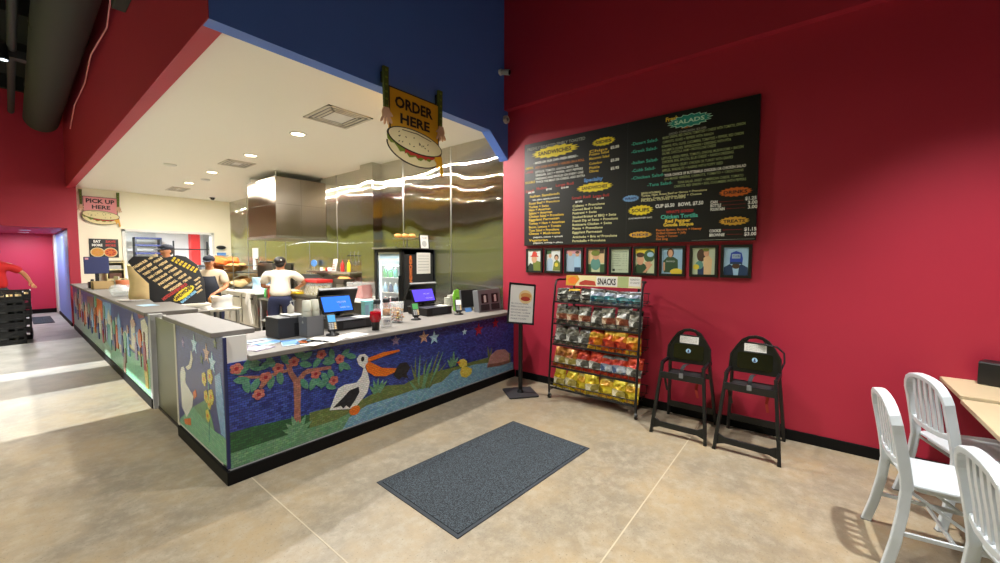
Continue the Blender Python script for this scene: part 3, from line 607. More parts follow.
b = MB(); b.box((-4.2, -4.2, 0), (4.6, -4.05, 0.5), 'red_wall'); b.box((-4.2, -4.2, 2.9), (4.6, -4.05, 5.4), 'red_wall')
for x in (-4.2, -1.35, 1.5, 4.4): b.box((x, -4.2, 0.5), (x+0.12, -4.05, 2.9), 'black')
struct(b.build('wall_front'))

# unseen lights of the dining side, on the dark ceiling
def dining_lamp(x, y, e, label, z=4.5, size=0.14, color=(1.0, 0.97, 0.93)):
    t = thing('unseen_spotlight', label, 'light', (x, y, 5.4))
    m_ = MB(); m_.cyl((x, y, 5.4), (x, y, z+0.22), 0.012, 0.012, 'black', 8); m_.build('stem', t)
    m_ = MB(); m_.lathe([(0.05, z+0.24), (0.09, z+0.2), (0.10, z+0.01), (0.09, z+0.012), (0.085, z+0.18), (0.0, z+0.19)], 'black', (x, y, 0)); m_.build('shade', t)
    lamp('bulb_light', 'SPOT', (x, y, z), e*5, color, target=(x, y, 0), size=0.05, spot=(78 if y < 0 else 96) if x > 2 else 110, blend=0.7)
LAMPS = [(2.95, -0.95, 205, 'the white chairs'), (2.5, 1.9, 84, 'the high chairs'), (1.0, 1.0, 60, 'the entrance mat'), (0.4, -1.4, 45, 'the front window'), (-0.9, 2.6, 130, 'the left floor, added to brighten it'), (-3.0, 4.6, 85, 'the aisle, added for the left wall'), (-3.0, 8.0, 230, 'the middle aisle, added for the left wall'), (-2.9, 11.5, 270, 'the crates, added for the left wall')]  # last four are added to brighten the left floor and left wall
for x, y, e, wh in LAMPS: dining_lamp(x, y, e*(0.95 if y < 0 and x > 2 else 0.82), 'unseen black spotlight under the dark ceiling above '+wh)
# kitchen ceiling: recessed lights, vents, detectors
def downlight(x, y, z, label, e, color=(1.0, 0.96, 0.89), glow='lamp_glow', r=0.10, group='recessed kitchen lights'):
    t = thing('recessed_light', label, 'light', (x, y, z), 0, group)
    m_ = MB(); m_.lathe([(r*0.82, z-0.004), (r*0.9, z-0.012), (r*1.12, z-0.008), (r*1.15, z+0.001)], 'white_paint', (x, y, 0), 24); m_.build('trim_ring', t)
    m_ = MB(); m_.lathe([(0.0, z-0.004), (r*0.82, z-0.004)], glow, (x, y, 0), 24); m_.build('lens', t)
    lamp('downlight', 'AREA', (x, y, z-0.02), e, color, target=(x, y, 0), size=0.15)
KE = 120
for i, (x, y) in enumerate([(2.66, 5.80), (2.69, 7.62), (2.70, 9.7), (2.74, 11.5)]):
    downlight(x, y, 3.42, ['nearest recessed light left of the large ceiling vent', 'second recessed light, above the pass-through counter', 'third recessed light, between two ceiling vents', 'farthest recessed light, beside the small ceiling vent'][i], KE*(1.5 if i == 3 else 1))
for i, (x, y) in enumerate([(3.22, 4.22)]):
    downlight(x, y, 3.42, 'added recessed kitchen light hidden behind the yellow hanging sign', KE)  # extra light added to brighten the kitchen, out of sight behind the sign
def vent(x0, x1, y0, y1, label, n):
    t = thing('ceiling_vent', label, 'vent', ((x0+x1)/2, (y0+y1)/2, 3.42), 0, 'kitchen ceiling vents'); z = 3.419
    m_ = MB()
    for lo, hi in (((x0, y0), (x1, y0+0.035)), ((x0, y1-0.035), (x1, y1)), ((x0, y0), (x0+0.035, y1)), ((x1-0.035, y0), (x1, y1))): m_.box((lo[0], lo[1], z-0.012), (hi[0], hi[1], z), 'off_white')
    m_.build('frame', t)
    m_ = MB(); m_.box((x0+0.03, y0+0.03, z-0.003), (x1-0.03, y1-0.03, z), 'grey'); m_.build('duct_opening', t)
    for k in range(2):
        g_ = 0.06+0.05*k; m_ = MB()
        for lo, hi in (((x0+g_, y0+g_), (x1-g_, y0+g_+0.03)), ((x0+g_, y1-g_-0.03), (x1-g_, y1-g_)), ((x0+g_, y0+g_), (x0+g_+0.03, y1-g_)), ((x1-g_-0.03, y0+g_), (x1-g_, y1-g_))): m_.box((lo[0], lo[1], z-0.010+0.001*k), (hi[0], hi[1], z-0.006), 'off_white')
        m_.build('louvre', t)
    m_ = MB(); m_.box((x0+0.16, y0+0.16, z-0.009), (x1-0.16, y1-0.16, z-0.006), 'white_paint'); m_.build('centre_panel', t)
vent(2.38, 2.96, 4.42, 5.05, 'largest ceiling vent, nearest the order sign', 14)
vent(2.53, 2.98, 8.2, 8.75, 'middle ceiling vent, beside the third recessed light', 10)
vent(2.62, 2.98, 12.4, 13.1, 'farthest small ceiling vent, close to the back wall', 8)
for nm, x, y, r, lab in [('smoke_detector', 2.0, 9.54, 0.10, 'round white smoke detector on the ceiling left of the lights'), ('ceiling_speaker', 2.85, 10.7, 0.09, 'small flat round ceiling disc between the farthest lights')]:
    b = MB(); b.lathe([(r, 3.421), (r, 3.41), (r*0.8, 3.39), (0, 3.385)], 'white_paint', (x, y, 0)); tag(b.build(nm, origin=(x, y, 3.42)), lab, 'detector' if 'smoke' in nm else 'ceiling disc')
t = thing('dome_camera', 'small black dome camera on the kitchen ceiling at the back corner', 'camera', (3.8, 13.7, 3.45))
b = MB(); b.lathe([(0.07, 3.42), (0.07, 3.40), (0.055, 3.395)], 'charcoal', (3.8, 13.7, 0)); b.build('mount', t)
b = MB(); b.ell((3.8, 13.7, 3.395), (0.055, 0.055, 0.05), 'black_gloss'); b.build('dome', t)
downlight(0.33, 15.9, 2.38, 'cool white recessed light in the red hallway ceiling', 38, (0.92, 0.95, 1.0), 'lamp_cool', 0.09, 'hallway lights')
downlight(0.33, 17.3, 2.38, 'cool white recessed light deeper in the hallway', 30, (0.92, 0.95, 1.0), 'lamp_cool', 0.09, 'hallway lights')
downlight(2.75, 15.2, 2.62, 'cool recessed light in the room behind the pass-through window', 170, (0.86, 0.92, 1.0), 'lamp_cool', 0.1, 'back room lights')

# dark ceiling services at the upper left
t = thing('air_duct', 'fat dark round air duct under the black ceiling', 'duct', (0.5, 7, 4.7))
b = MB(); b.cyl((0.54, 1.0, 4.78), (0.62, 13.6, 4.74), 0.27, 0.27, 'duct_dark', 28)
b.build('pipe', t)
for y in (2.2, 5.2, 8.2, 11.2): b = MB(); b.cyl((0.546+0.006*(y-1), y-0.02, 4.78), (0.546+0.006*(y-1), y+0.02, 4.78), 0.283, 0.283, 'duct_dark', 28); b.build('joint_band', t)
b = MB(); b.cyl((0.62, 13.58, 4.74), (0.62, 13.66, 4.74), 0.2, 0.2, 'black', 24); b.build('end_grille', t)
b = MB()
b.tube([(0.93, 6.3, 4.95), (0.9, 6.6, 4.72), (0.93, 7.2, 4.6), (0.88, 8.2, 4.56), (0.92, 9.4, 4.5), (0.89, 10.6, 4.42), (0.93, 12.0, 4.3)], 0.009, 'pink_board', 6)
tag(b.build('flexible_cable'), 'thin reddish cable running beside the fat air duct', 'cable')
b = MB(); b.box((0.845, 4.9, 4.42), (0.962, 6.2, 4.84), 'duct_dark'); b.box((0.84, 4.88, 4.82), (0.962, 6.22, 4.86), 'black'); tag(b.build('equipment_box', bevel=0.01), 'dark rectangular metal box against the red header', 'unit')  # the ceiling unit, modelled as a plain metal box
b = MB(); b.cyl((0.16, 2.0, 4.85), (0.2, 13.8, 4.85), 0.05, 0.05, 'charcoal', 12); tag(b.build('sprinkler_pipe'), 'thin grey pipe left of the fat air duct', 'pipe')
b = MB(); b.box((-0.6, 9.7, 4.72), (0.36, 9.86, 4.84), 'charcoal'); tag(b.build('strut_channel'), 'short dark strut crossing under the pipe beside the duct', 'strut')
t = thing('track_spotlight', 'small lit spotlight in the dark ceiling at the upper left', 'light', (0.1, 9.6, 4.6))
b = MB(); b.cyl((0.1, 9.6, 4.85), (0.1, 9.6, 4.62), 0.05, 0.06, 'black', 14); b.build('housing', t)
b = MB(); b.cyl((0.1, 9.6, 4.622), (0.1, 9.6, 4.612), 0.045, 0.045, 'lamp_cool', 14); b.build('lens', t)

# camera and sensor on the blue header
t = thing('bullet_camera', 'small pale bullet camera high on the blue wall', 'camera', (4.26, 3.42, 4.15))
b = MB(); b.cyl((4.26, 3.42, 4.16), (4.26, 3.39, 4.16), 0.04, 0.04, 'white_paint'); b.cyl((4.26, 3.40, 4.16), (4.27, 3.36, 4.15), 0.018, 0.018, 'white_paint', 10); b.build('mount', t)
b = MB(); b.cyl((4.255, 3.385, 4.155), (4.275, 3.27, 4.125), 0.034, 0.036, 'grey_light'); b.build('housing', t)
b = MB(); b.cyl((4.275, 3.27, 4.125), (4.276, 3.266, 4.124), 0.032, 0.032, 'black_gloss'); b.build('lens', t)
t = thing('wall_sensor', 'round white sensor where the blue wall meets the red wall', 'sensor', (4.4, 3.41, 3.57))
b = MB(); b.cyl((4.38, 3.42, 3.57), (4.38, 3.385, 3.57), 0.055, 0.05, 'off_white', 20); b.build('base', t)
b = MB(); b.cyl((4.38, 3.386, 3.57), (4.38, 3.375, 3.57), 0.022, 0.018, 'grey', 14); b.build('eye', t)

# ------------------------------------------------------------------ the long mosaic counter
t = thing('mosaic_counter', 'long ordering counter with pelican mosaic and white top', 'counter', (2.6, 3.9, 0))
counter = t
b = MB(); b.box((0.955, 3.31, 0.10), (4.43, 3.42, 0.89), 'white_paint'); b.box((1.12, 3.42, 0.0), (4.43, 4.30, 0.86), 'white_paint')
b.box((0.955, 3.312, 0.10), (1.10, 4.63, 1.085), 'white_paint'); b.build('body', t)
b = MB(); b.prism([(0.935, 3.275), (4.43, 3.275), (4.43, 3.32), (0.985, 3.32), (0.985, 4.60), (0.935, 4.60)], lambda a, c, d: Vector((a, c, d)), 0.0, 0.10, 'black_base'); b.build('kick_plate', t, bevel=0.003)
b = MB(); b.prism([(1.10, 3.255), (4.432, 3.255), (4.432, 4.33), (1.10, 4.33)], lambda a, c, d: Vector((a, c, d)), 0.892, 0.932, 'slab_white'); b.build('counter_top', t, bevel=0.006)
b = MB(); b.box((0.885, 3.345, 1.085), (1.17, 4.74, 1.122), 'slab_white'); b.build('raised_top', t, bevel=0.005)
b = MB(); b.box((0.945, 3.297, 0.115), (0.966, 3.318, 1.085), 'navy'); b.box((0.944, 4.585, 0.1), (0.962, 4.635, 1.085), 'off_white'); b.box((0.96, 3.295, 0.098), (4.42, 3.303, 0.108), 'grey_light'); b.build('edge_trim', t)
# mosaic on the long face
pan = MB(); pan.box((0.966, 3.302, 0.10), (4.43, 3.312, 0.892), 'tile_blue'); pan = pan.build('mosaic_panel', t)
def art(name, parent, items, fr, d1):
    m_ = MB()
    for i, (mat, pts) in enumerate(items): m_.prism(pts, fr, -0.004, d1+0.00006*i, mat)
    return m_.build(name, parent)
FA = FRONT_ART
art('ground', pan, [('tile_darkgreen', FA['ground_dark'])], FRONTF, 0.0005)
art('bank', pan, [('tile_olive', FA['bank'])], FRONTF, 0.0008)
art('meadow', pan, [('tile_green', [(0.968, 0.11)]+FA['ground_light'][:-2]+[(1.95, 0.25), (1.84, 0.11)])], FRONTF, 0.0011)
art('stream', pan, [('tile_water', [(1.84, 0.11)]+FA['water'][1:-2]+[(4.42, 0.2), (4.42, 0.11)])], FRONTF, 0.0014)
m_ = MB(); m_.prism(FA['trunk'], FRONTF, -0.004, 0.002, 'tile_trunk'); m_.prism(FA['branch'], FRONTF, -0.004, 0.0022, 'tile_trunk'); tr = m_.build('tree', pan)
def leafpts(x, z, ang, L=0.075, W=0.030):
    c, s_ = math.cos(R(ang)), math.sin(R(ang)); base = [(-L, 0), (-L*0.5, W*0.85), (0, W), (L*0.55, W*0.75), (L, 0), (L*0.55, -W*0.75), (0, -W), (-L*0.5, -W*0.85)]
    return [(x+p*c-q*s_, z-(p*s_+q*c)) for p, q in base]
for i, (x, z, a) in enumerate(LEAVES):
    m_ = MB(); m_.prism(leafpts(x, min(z, 0.86), a, 0.058, 0.027), FRONTF, -0.004, 0.0022+0.00003*i, 'tile_leaf'); m_.build('leaf', pan)
for i, (x, z) in enumerate(FLOWERS):
    z = min(z, 0.845); m_ = MB()
    for k in range(5): m_.prism(circ(x+0.024*math.cos(1.257*k+i), z+0.024*math.sin(1.257*k+i), 0.022, 0.018, 10), FRONTF, -0.004, 0.003+0.0001*k, 'tile_coral')
    m_.prism(circ(x, z, 0.015, 0.015, 10), FRONTF, -0.004, 0.004, 'tile_red'); m_.build('blossom', pan)
def blade(q, wd=0.022, curve=0.02):
    x0, z0, x1, z1 = q; d = Vector((x1-x0, z1-z0)); n_ = Vector((-d.y, d.x)).normalized(); p = []
    for k, s_ in ((0, 1), (0.35, 0.9), (0.7, 0.55)): p.append((x0+d.x*k+n_.x*wd*s_/2, z0+d.y*k+n_.y*wd*s_/2))
    p.append((x1, z1))
    for k, s_ in ((0.7, 0.55), (0.35, 0.9), (0, 1)): p.append((x0+d.x*k-n_.x*wd*s_/2, z0+d.y*k-n_.y*wd*s_/2))
    return p
art('agave', pan, [('tile_green', blade(q, 0.05)) for q in AGAVE], FRONTF, 0.0024)
art('grass_tuft', pan, [('tile_green', blade(q, 0.04)) for q in PLANTS[:5]], FRONTF, 0.0022)
art('grass_tuft', pan, [('tile_green', blade(q, 0.045)) for q in PLANTS[5:9]], FRONTF, 0.0022)
art('grass_tuft', pan, [('tile_olive', blade(q, 0.03)) for q in PLANTS[9:]], FRONTF, 0.0022)
art('reeds', pan, [('tile_green' if i % 2 else 'tile_olive', blade(q, 0.03)) for i, q in enumerate(REEDS)], FRONTF, 0.0026)
art('pelican', pan, [('tile_white', FA['pelican_body'])], FRONTF, 0.003)
art('pelican_wing', pan, [('tile_black', FA['pelican_wing'])], FRONTF, 0.004)
art('pelican_eye', pan, [('tile_black', circ(EYE[0], EYE[1], 0.018, 0.024, 12))], FRONTF, 0.004)
art('pelican_beak', pan, [('tile_orange', FA['beak_top']), ('tile_orange', FA['beak_pouch'])], FRONTF, 0.0038)
art('pelican_foot', pan, [('tile_orange', circ(FOOT[0], FOOT[1], 0.055, 0.045, 12))], FRONTF, 0.0034)
art('dark_fish', pan, [('tile_black', FA['dark_fish'])], FRONTF, 0.0032)
art('duckling', pan, [('tile_yellow', FA['duck_body']), ('tile_yellow', FA['duck_head']), ('tile_orange', FA['duck_beak'])], FRONTF, 0.0031)
art('rock', pan, [('tile_rock', FA['rock']), ('tile_brown', FA['rock_shade'])], FRONTF, 0.0029)
for x, z, r_, c_ in STARS: art('star', pan, [('tile_'+c_, starpts(x, min(z, 0.885-r_*0.98), r_*1.05))], FRONTF, 0.0028)
# mosaic on the short return
pan = MB(); pan.box((0.948, 3.318, 0.13), (0.956, 4.585, 1.085), 'tile_navy'); pan = pan.build('side_mosaic_panel', t)
LF = frame((0.948, 0, 0), (0, -1, 0), (0, 0, 1)); neg = lambda L: [(-y, z) for y, z in L]; LA = LEFT_ART
cl = lambda L: [(min(max(a, -4.583), -3.32), min(max(z, 0.131), 1.083)) for a, z in neg(L)]
art('hill', pan, [('tile_green', cl(LA['hill'])), ('tile_mint', [(-4.583, 0.131)]+cl(LA['ground'])[:-1][:5]+[(-3.32, 0.36), (-3.32, 0.131)])], LF, 0.001)
art('goose', pan, [('tile_white', cl(LA['goose']))], LF, 0.002)
art('moon', pan, [('tile_cream', cl(LA['moon']))], LF, 0.002)
art('vine', pan, [('tile_sky', cl(LA['vine']))], LF, 0.002)
art('chick', pan, [('tile_orange', cl(LA['chick']))], LF, 0.002)
art('goose_foot', pan, [('tile_orange', cl(LA['bottom']))], LF, 0.002)
for y, z, r_ in LEFT_FLOWERS:
    m_ = MB()
    for k in range(5): m_.prism(circ(-y+r_*0.55*math.cos(1.257*k), z+r_*0.55*math.sin(1.257*k), r_*0.55, r_*0.5, 9), LF, -0.002, 0.003+0.0001*k, 'tile_yellow')
    m_.prism(circ(-y, z, r_*0.3, r_*0.3, 9), LF, -0.002, 0.004, 'tile_orange'); m_.build('blossom', pan)
art('stem', pan, [('tile_teal', [(-3.72, 0.2), (-3.705, 0.2), (-3.66, 0.72), (-3.68, 0.72)])], LF, 0.0024)
for y, z, r_, c_ in LEFT_STARS: art('star', pan, [({'olive': 'tile_olive'}.get(c_, 'tile_'+c_), starpts(-y, min(z, 1.07-r_), r_))], LF, 0.0022)

# stainless half gate between the two counters
t = thing('steel_gate', 'plain stainless steel gate closing the gap between counters', 'gate', (0.99, 5.1, 0))
b = MB(); b.box((0.985, 4.66, 0.03), (1.015, 5.60, 1.02), 'gate_steel'); b.build('panel', t, bevel=0.004)
b = MB(); b.cyl((1.0, 5.605, 0.2), (1.0, 5.605, 0.3), 0.012, 0.012, 'steel', 8); b.build('hinge', t); b = MB(); b.cyl((1.0, 5.605, 0.75), (1.0, 5.605, 0.85), 0.012, 0.012, 'steel', 8); b.build('hinge', t)
b = MB(); b.box((0.98, 4.66, 0.0), (1.02, 5.6, 0.03), 'black'); b.build('sweep', t)

# ------------------------------------------------------------------ pick-up counter along the aisle
t = thing('pickup_counter', 'long far pick-up counter with colourful mosaic face beside the aisle', 'counter', (1.2, 9.6, 0))
b = MB(); b.box((0.96, 5.7, 0.1), (1.10, 13.7, 1.02), 'white_paint'); b.box((1.1, 6.1, 0.0), (1.62, 13.7, 0.98), 'steel_dark'); b.build('body', t)
b = MB(); b.box((0.935, 5.66, 0), (0.99, 13.72, 0.10), 'black_base'); b.build('kick_plate', t)
b = MB(); b.box((0.915, 5.72, 1.02), (1.40, 13.74, 1.06), 'slab_white'); b.build('counter_top', t, bevel=0.005)
b = MB(); b.box((0.945, 5.62, 0.0), (1.06, 5.72, 1.045), 'grey_light'); b.build('end_post', t, bevel=0.004)
pan = MB(); pan.box((0.948, 5.72, 0.10), (0.962, 13.7, 1.02), 'tile_violet'); pan = pan.build('mosaic_panel', t)
PF = frame((0.948, 0, 0), (0, -1, 0), (0, 0, 1))
cp_ = lambda L: [(min(max(-y, -13.69), -5.73), min(max(z, 0.11), 1.015)) for y, z in L]
art('meadow', pan, [('tile_sage', [(-13.69, 0.101), (-13.69, 0.42), (-11, 0.36), (-9.2, 0.45), (-8.0, 0.33), (-7.0, 0.45), (-6.0, 0.36), (-5.73, 0.42), (-5.73, 0.101)])], PF, 0.001)
names = {'cream': 'figure', 'navy': 'night_sky', 'orange': 'banner', 'sky': 'pool', 'gold': 'ray', 'red': 'roof', 'brown': 'tree', 'tan': 'face', 'mauve': 'house', 'mint': 'hill', 'sage': 'hill', 'teal': 'bush'}
for i, (c_, pts) in enumerate(FAR_ART): art(names[c_], pan, [('tile_'+c_, cp_(pts))], PF, 0.0015+0.0004*i)

rnd = random.Random(11); skinc = ['tile_tan', 'tile_rock', 'tile_cream', 'tile_brown']; clothes = ['tile_cream', 'tile_orange', 'tile_sky', 'tile_navy', 'tile_mauve', 'tile_gold', 'tile_teal', 'tile_red', 'tile_brown']
for i in range(34):
    y = 5.95+0.228*i+rnd.uniform(-.06, .06); z0 = 0.25+rnd.uniform(0, .22); h = rnd.uniform(0.30, 0.48); a = -y
    if y > 13.5: break
    kind = i % 4; d = 0.009+0.00015*i; m_ = MB(); c1 = rnd.choice(clothes)
    if kind in (0, 2):
        m_.prism([(a-0.075, z0), (a+0.075, z0), (a+0.065, z0+h*0.55), (a+0.03, z0+h*0.72), (a-0.03, z0+h*0.72), (a-0.065, z0+h*0.55)], PF, -0.004, d, c1); m_.prism(circ(a, z0+h*0.84, 0.045, 0.058, 10), PF, -0.004, d+0.0001, rnd.choice(skinc)); m_.build('figure', pan)
    elif kind == 1:
        m_.prism([(a-0.02, z0), (a+0.02, z0), (a+0.012, z0+h), (a-0.012, z0+h)], PF, -0.004, d, 'tile_brown'); m_.prism(circ(a, z0+h, 0.10, 0.11, 11), PF, -0.004, d+0.0001, rnd.choice(['tile_mint', 'tile_sage', 'tile_teal', 'tile_orange'])); m_.build('tree', pan)
    else:
        m_.prism([(a-0.12, z0+0.1), (a+0.12, z0+0.1), (a+0.12, z0+h), (a, z0+h+0.12), (a-0.12, z0+h)], PF, -0.004, d-0.004, rnd.choice(['tile_mauve', 'tile_tan', 'tile_sky', 'tile_cream'])); m_.build('house', pan)
# ------------------------------------------------------------------ hanging sandwich signs
def sandwich_sign(name, label, x0, W, y, ztop, board_mat, lines, back):
    """board held by two painted arms; x0 left edge, W width, y front plane, back = plane it is fixed to"""
    s = W/0.68; t = thing(name, label, 'sign', (x0+W/2, y, ztop))
    fr = frame((x0, y, ztop), (1, 0, 0), (0, 0, 1)); F = lambda a, b, c=0.0: fr(a*s, b*s, c)
    m_ = MB(); m_.prism([(0, 0), (0.68, 0), (0.675, -0.62), (0.005, -0.52)], F, -0.016, 0.0, board_mat); m_.build('board', t)
    m_ = MB()
    for pts in ([(0, 0), (0.68, 0), (0.68, -0.012), (0, -0.012)], [(0, 0), (0.012, 0), (0.02, -0.5), (0.008, -0.5)], [(0.668, 0), (0.68, 0), (0.672, -0.6), (0.66, -0.6)]): m_.prism(pts, F, -0.001, 0.002, 'ink')
    m_.build('outline', t)
    m_ = MB()
    for txt, a, b_, w_, h in lines:
        m_.text(txt, F, a, b_, w_, h, 'ink', d1=0.003, bold=1.6)
        n = len(txt)                                              # slab serifs under and over the uprights
    m_.build('lettering', t)
    # the sandwich
    cx, cz = 0.34, -0.50; ct, st = math.cos(R(-5)), math.sin(R(-5))
    G = lambda a, b_, c=0.0: F(cx+(a-cx)*ct-(b_-cz)*st, cz+(a-cx)*st+(b_-cz)*ct, c)
    sd = MB()
    low = [(cx+0.37*math.cos(R(k)), cz-0.075+0.178*math.sin(R(k))) for k in range(180, 361, 8)]
    sd.prism(low, G, 0.001, 0.008, 'ink'); sd.prism([(cx+(x-cx)*0.965, cz-0.075+(z-cz+0.075)*0.93) for x, z in low], G, 0.002, 0.010, 'bun')
    sd = sd.build('sandwich', t)
    wav = [(cx+0.36-0.04*k, cz-0.165-0.018*math.sin(k*1.9)+0.11*(abs(k-9)/9.0)**2.2) for k in range(19)]
    m_ = MB(); m_.prism([(cx-0.37, cz-0.02), (cx+0.37, cz-0.02)]+wav, G, 0.003, 0.012, 'lettuce'); m_.build('lettuce', sd)
    wv2 = [(cx+0.35-0.035*k, cz-0.145-0.014*math.sin(k*2.3)+0.09*(max(0, 9-k)/9.0)**2.2) for k in range(15)]
    m_ = MB(); m_.prism([(cx-0.14, cz-0.04), (cx+0.36, cz-0.03)]+wv2, G, 0.004, 0.014, 'tomato'); m_.build('meat', sd)
    m_ = MB(); m_.prism(circ(cx, cz+0.005, 0.372, 0.122, 34), G, 0.002, 0.016, 'ink'); m_.prism(circ(cx, cz+0.005, 0.358, 0.110, 34), G, 0.003, 0.019, 'bun')
    for k in range(17):
        a = random.uniform(-0.26, 0.26); q = random.uniform(-0.06, 0.06)
        m_.prism(circ(cx+a, cz+q, 0.012, 0.005, 8, random.uniform(0, 3)), G, 0.004, 0.0205, 'ink')
    m_.prism([(cx-0.2, cz+0.072), (cx, cz+0.09), (cx+0.2, cz+0.072), (cx+0.2, cz+0.079), (cx, cz+0.098), (cx-0.2, cz+0.079)], G, 0.004, 0.0206, 'ink')
    m_.build('bun_top', sd)
    m_ = MB(); m_.prism([(0.60, -0.60), (0.70, -0.58), (0.71, -0.66), (0.725, -0.76), (0.71, -0.81), (0.69, -0.79), (0.68, -0.69), (0.655, -0.68), (0.645, -0.73), (0.63, -0.71), (0.628, -0.66), (0.60, -0.64)], F, 0.004, 0.021, 'mustard'); m_.build('mustard_drip', sd)
    for sx, nm in ((-1, 'left'), (1, 'right')):
        ax = -0.035 if sx < 0 else 0.695
        m_ = MB(); m_.prism([(ax-0.032, 0.165), (ax+0.032, 0.165), (ax+0.022, -0.25), (ax-0.022, -0.25)], lambda a, b_, c=0.0: F(a, b_, c), -0.012, 0.016, 'sleeve')
        for k in range(6): m_.prism(circ(ax, 0.13-0.07*k, 0.016, 0.012, 8), F, 0.015, 0.0175, 'lettuce')
        arm = m_.build('arm', t)
        m_ = MB(); m_.prism([(ax-0.012, 0.03), (ax+0.012, 0.03), (ax+0.012, 0.13), (ax-0.012, 0.13)], F, -(back-y)/s, -0.011, 'black'); m_.build('bracket', arm)
        m_ = MB(); hx = ax+0.004*sx; hz = -0.245; d = 1 if sx < 0 else -1
        m_.prism([(hx-0.03, hz+0.01), (hx+0.03, hz+0.01), (hx+0.05, hz-0.06), (hx+0.03, hz-0.095), (hx-0.045, hz-0.09), (hx-0.048, hz-0.035)], F, 0.004, 0.022, 'hand_tan')
        for k in range(4):
            a0 = -0.038+0.025*k; L = (0.065, 0.078, 0.07, 0.055)[k]
            fa_ = (k-1.5)*0.28; m_.prism(circ(hx+a0+math.sin(fa_)*L*0.5, hz-0.085-math.cos(fa_)*L*0.45, 0.0105, L*0.58, 8, fa_), F, 0.006, 0.024, 'hand_tan')
        m_.prism(circ(hx+0.048*d, hz-0.045, 0.032, 0.011, 8, -0.7*d), F, 0.006, 0.025, 'hand_tan'); m_.build('hand', arm)
    return t
sandwich_sign('order_sign', 'yellow hanging sign reading ORDER HERE above a painted sandwich', 2.425, 0.665, 3.355, 3.364, 'yellow_board', [('ORDER', 0.075, -0.185, 0.51, 0.11), ('HERE', 0.14, -0.335, 0.40, 0.10)], 3.42)
sandwich_sign('pickup_sign', 'pink hanging sign reading PICK UP HERE over a painted sandwich', 1.25, 0.63, 14.34, 3.22, 'pink_board', [('PICK UP', 0.06, -0.17, 0.56, 0.11), ('HERE', 0.17, -0.325, 0.36, 0.10)], 14.4)

# ------------------------------------------------------------------ wall menu
t = thing('menu_board', 'huge black wall menu with coloured lettering and starburst badges', 'menu', (4.42, 1.78, 1.84))
b = MB(); b.box((4.40, 0.457, 1.835), (4.44, 3.108, 3.178), 'board_black'); b.build('panel', t, bevel=0.003)
b = MB()
for y in (1.70,): b.box((4.3995, y-0.002, 1.84), (4.401, y+0.002, 3.175), 'charcoal')
b.build('seam', t)
TC = dict(yellow='text_yellow', white='text_white', grey='text_grey', red='text_red', orange='text_orange', teal='teal', moss='moss', pale='pale', blue='blue')
blocks = {}
for txt, y0, z0, y1, z1, h, c_, bd in MENU_TEXT: blocks.setdefault((c_, y0 > 1.95), []).append((txt, y0, (z0+z1)/2, y0-y1, h, bd))
groups_ = []
for (c_, _s), L in blocks.items():
    L.sort(key=lambda q: (-q[2], -q[1])); cl_ = []
    for q in L:
        hit = [g_ for g_ in cl_ if any(abs(q[2]-o_[2]) < 0.075 and min(q[1], o_[1])-max(q[1]-q[3], o_[1]-o_[3]) > -0.06 for o_ in g_)]
        if hit:
            hit[0].append(q)
            for h_ in hit[1:]: hit[0].extend(h_); cl_.remove(h_)
        else: cl_.append([q])
    groups_ += [(c_, g_) for g_ in cl_]
for c_, L in groups_:
    m_ = MB()
    for txt, y0, z, w_, h, bd in L: m_.text(txt, WALLF, -y0, z, w_, h*0.95, TC[c_], d1=0.0015, bold=0.6+bd)
    m_.build('lettering', t)
for txt, cy, cz, y0, z0, y1, z1, hh, fill, tcol in MENU_BADGES:
    rx = (y0-y1)/2; n = 34; cy = (y0+y1)/2; m_ = MB(); rot = 0.06
    pts = []
    for k in range(n):
        q = 2*math.pi*k/n; rr = 1.0 if k % 2 == 0 else 0.80
        pts.append((-cy+rx*rr*math.cos(q), cz+hh*rr*math.sin(q)))
    if fill == 'badge_teal':
        m_.prism([((a+cy)*1.06-cy, (z-cz)*1.12+cz) for a, z in pts], WALLF, -0.001, 0.0016, 'tealink')
    m_.prism(pts, WALLF, -0.001, 0.003, fill); bg = m_.build('badge', t)
    m_ = MB(); m_.text(txt, WALLF, -cy-rx*0.69, cz-hh*0.33, rx*1.38, hh*0.66, tcol, d1=0.0045, bold=1.3); m_.build('lettering', bg)

# ------------------------------------------------------------------ nine framed pictures
def pic(i, yc, label, items, base):
    t = thing('picture_frame', label, 'picture', (4.44, yc, 1.475), 0, 'framed pictures under the menu')
    W, H = 0.262, 0.322; fr = frame((4.425, yc+W/2, 1.475), (0, -1, 0), (0, 0, 1)); m_ = MB(); e = 0.026
    for lo, hi in (((0, 0), (W, e)), ((0, H-e), (W, H)), ((0, e), (e, H-e)), ((W-e, e), (W, H-e))):
        m_.prism([(lo[0], lo[1]), (hi[0], lo[1]), (hi[0], hi[1]), (lo[0], hi[1])], fr, -0.015, 0.012, 'black')
    m_.build('frame', t)
    m_ = MB(); m_.prism([(e*0.9, e*0.9), (W-e*0.9, e*0.9), (W-e*0.9, H-e*0.9), (e*0.9, H-e*0.9)], fr, -0.014, 0.0, base)
    w_, h_ = W-2*e, H-2*e; k = 0
    for mat, pts in items:
        k += 1
        if mat.startswith('txt:'):
            _, c_, s_ = mat.split(':'); (x, y), ww, hh = pts; m_.text(s_, fr, e+x*w_, e+y*h_, ww*w_, hh*h_, c_, d1=0.001+0.0003*k)
        else: m_.prism([(e+min(max(x, 0), 1)*w_, e+min(max(y, 0), 1)*h_) for x, y in pts], fr, -0.001, 0.0005+0.0003*k, mat)
    m_.build('picture', t)
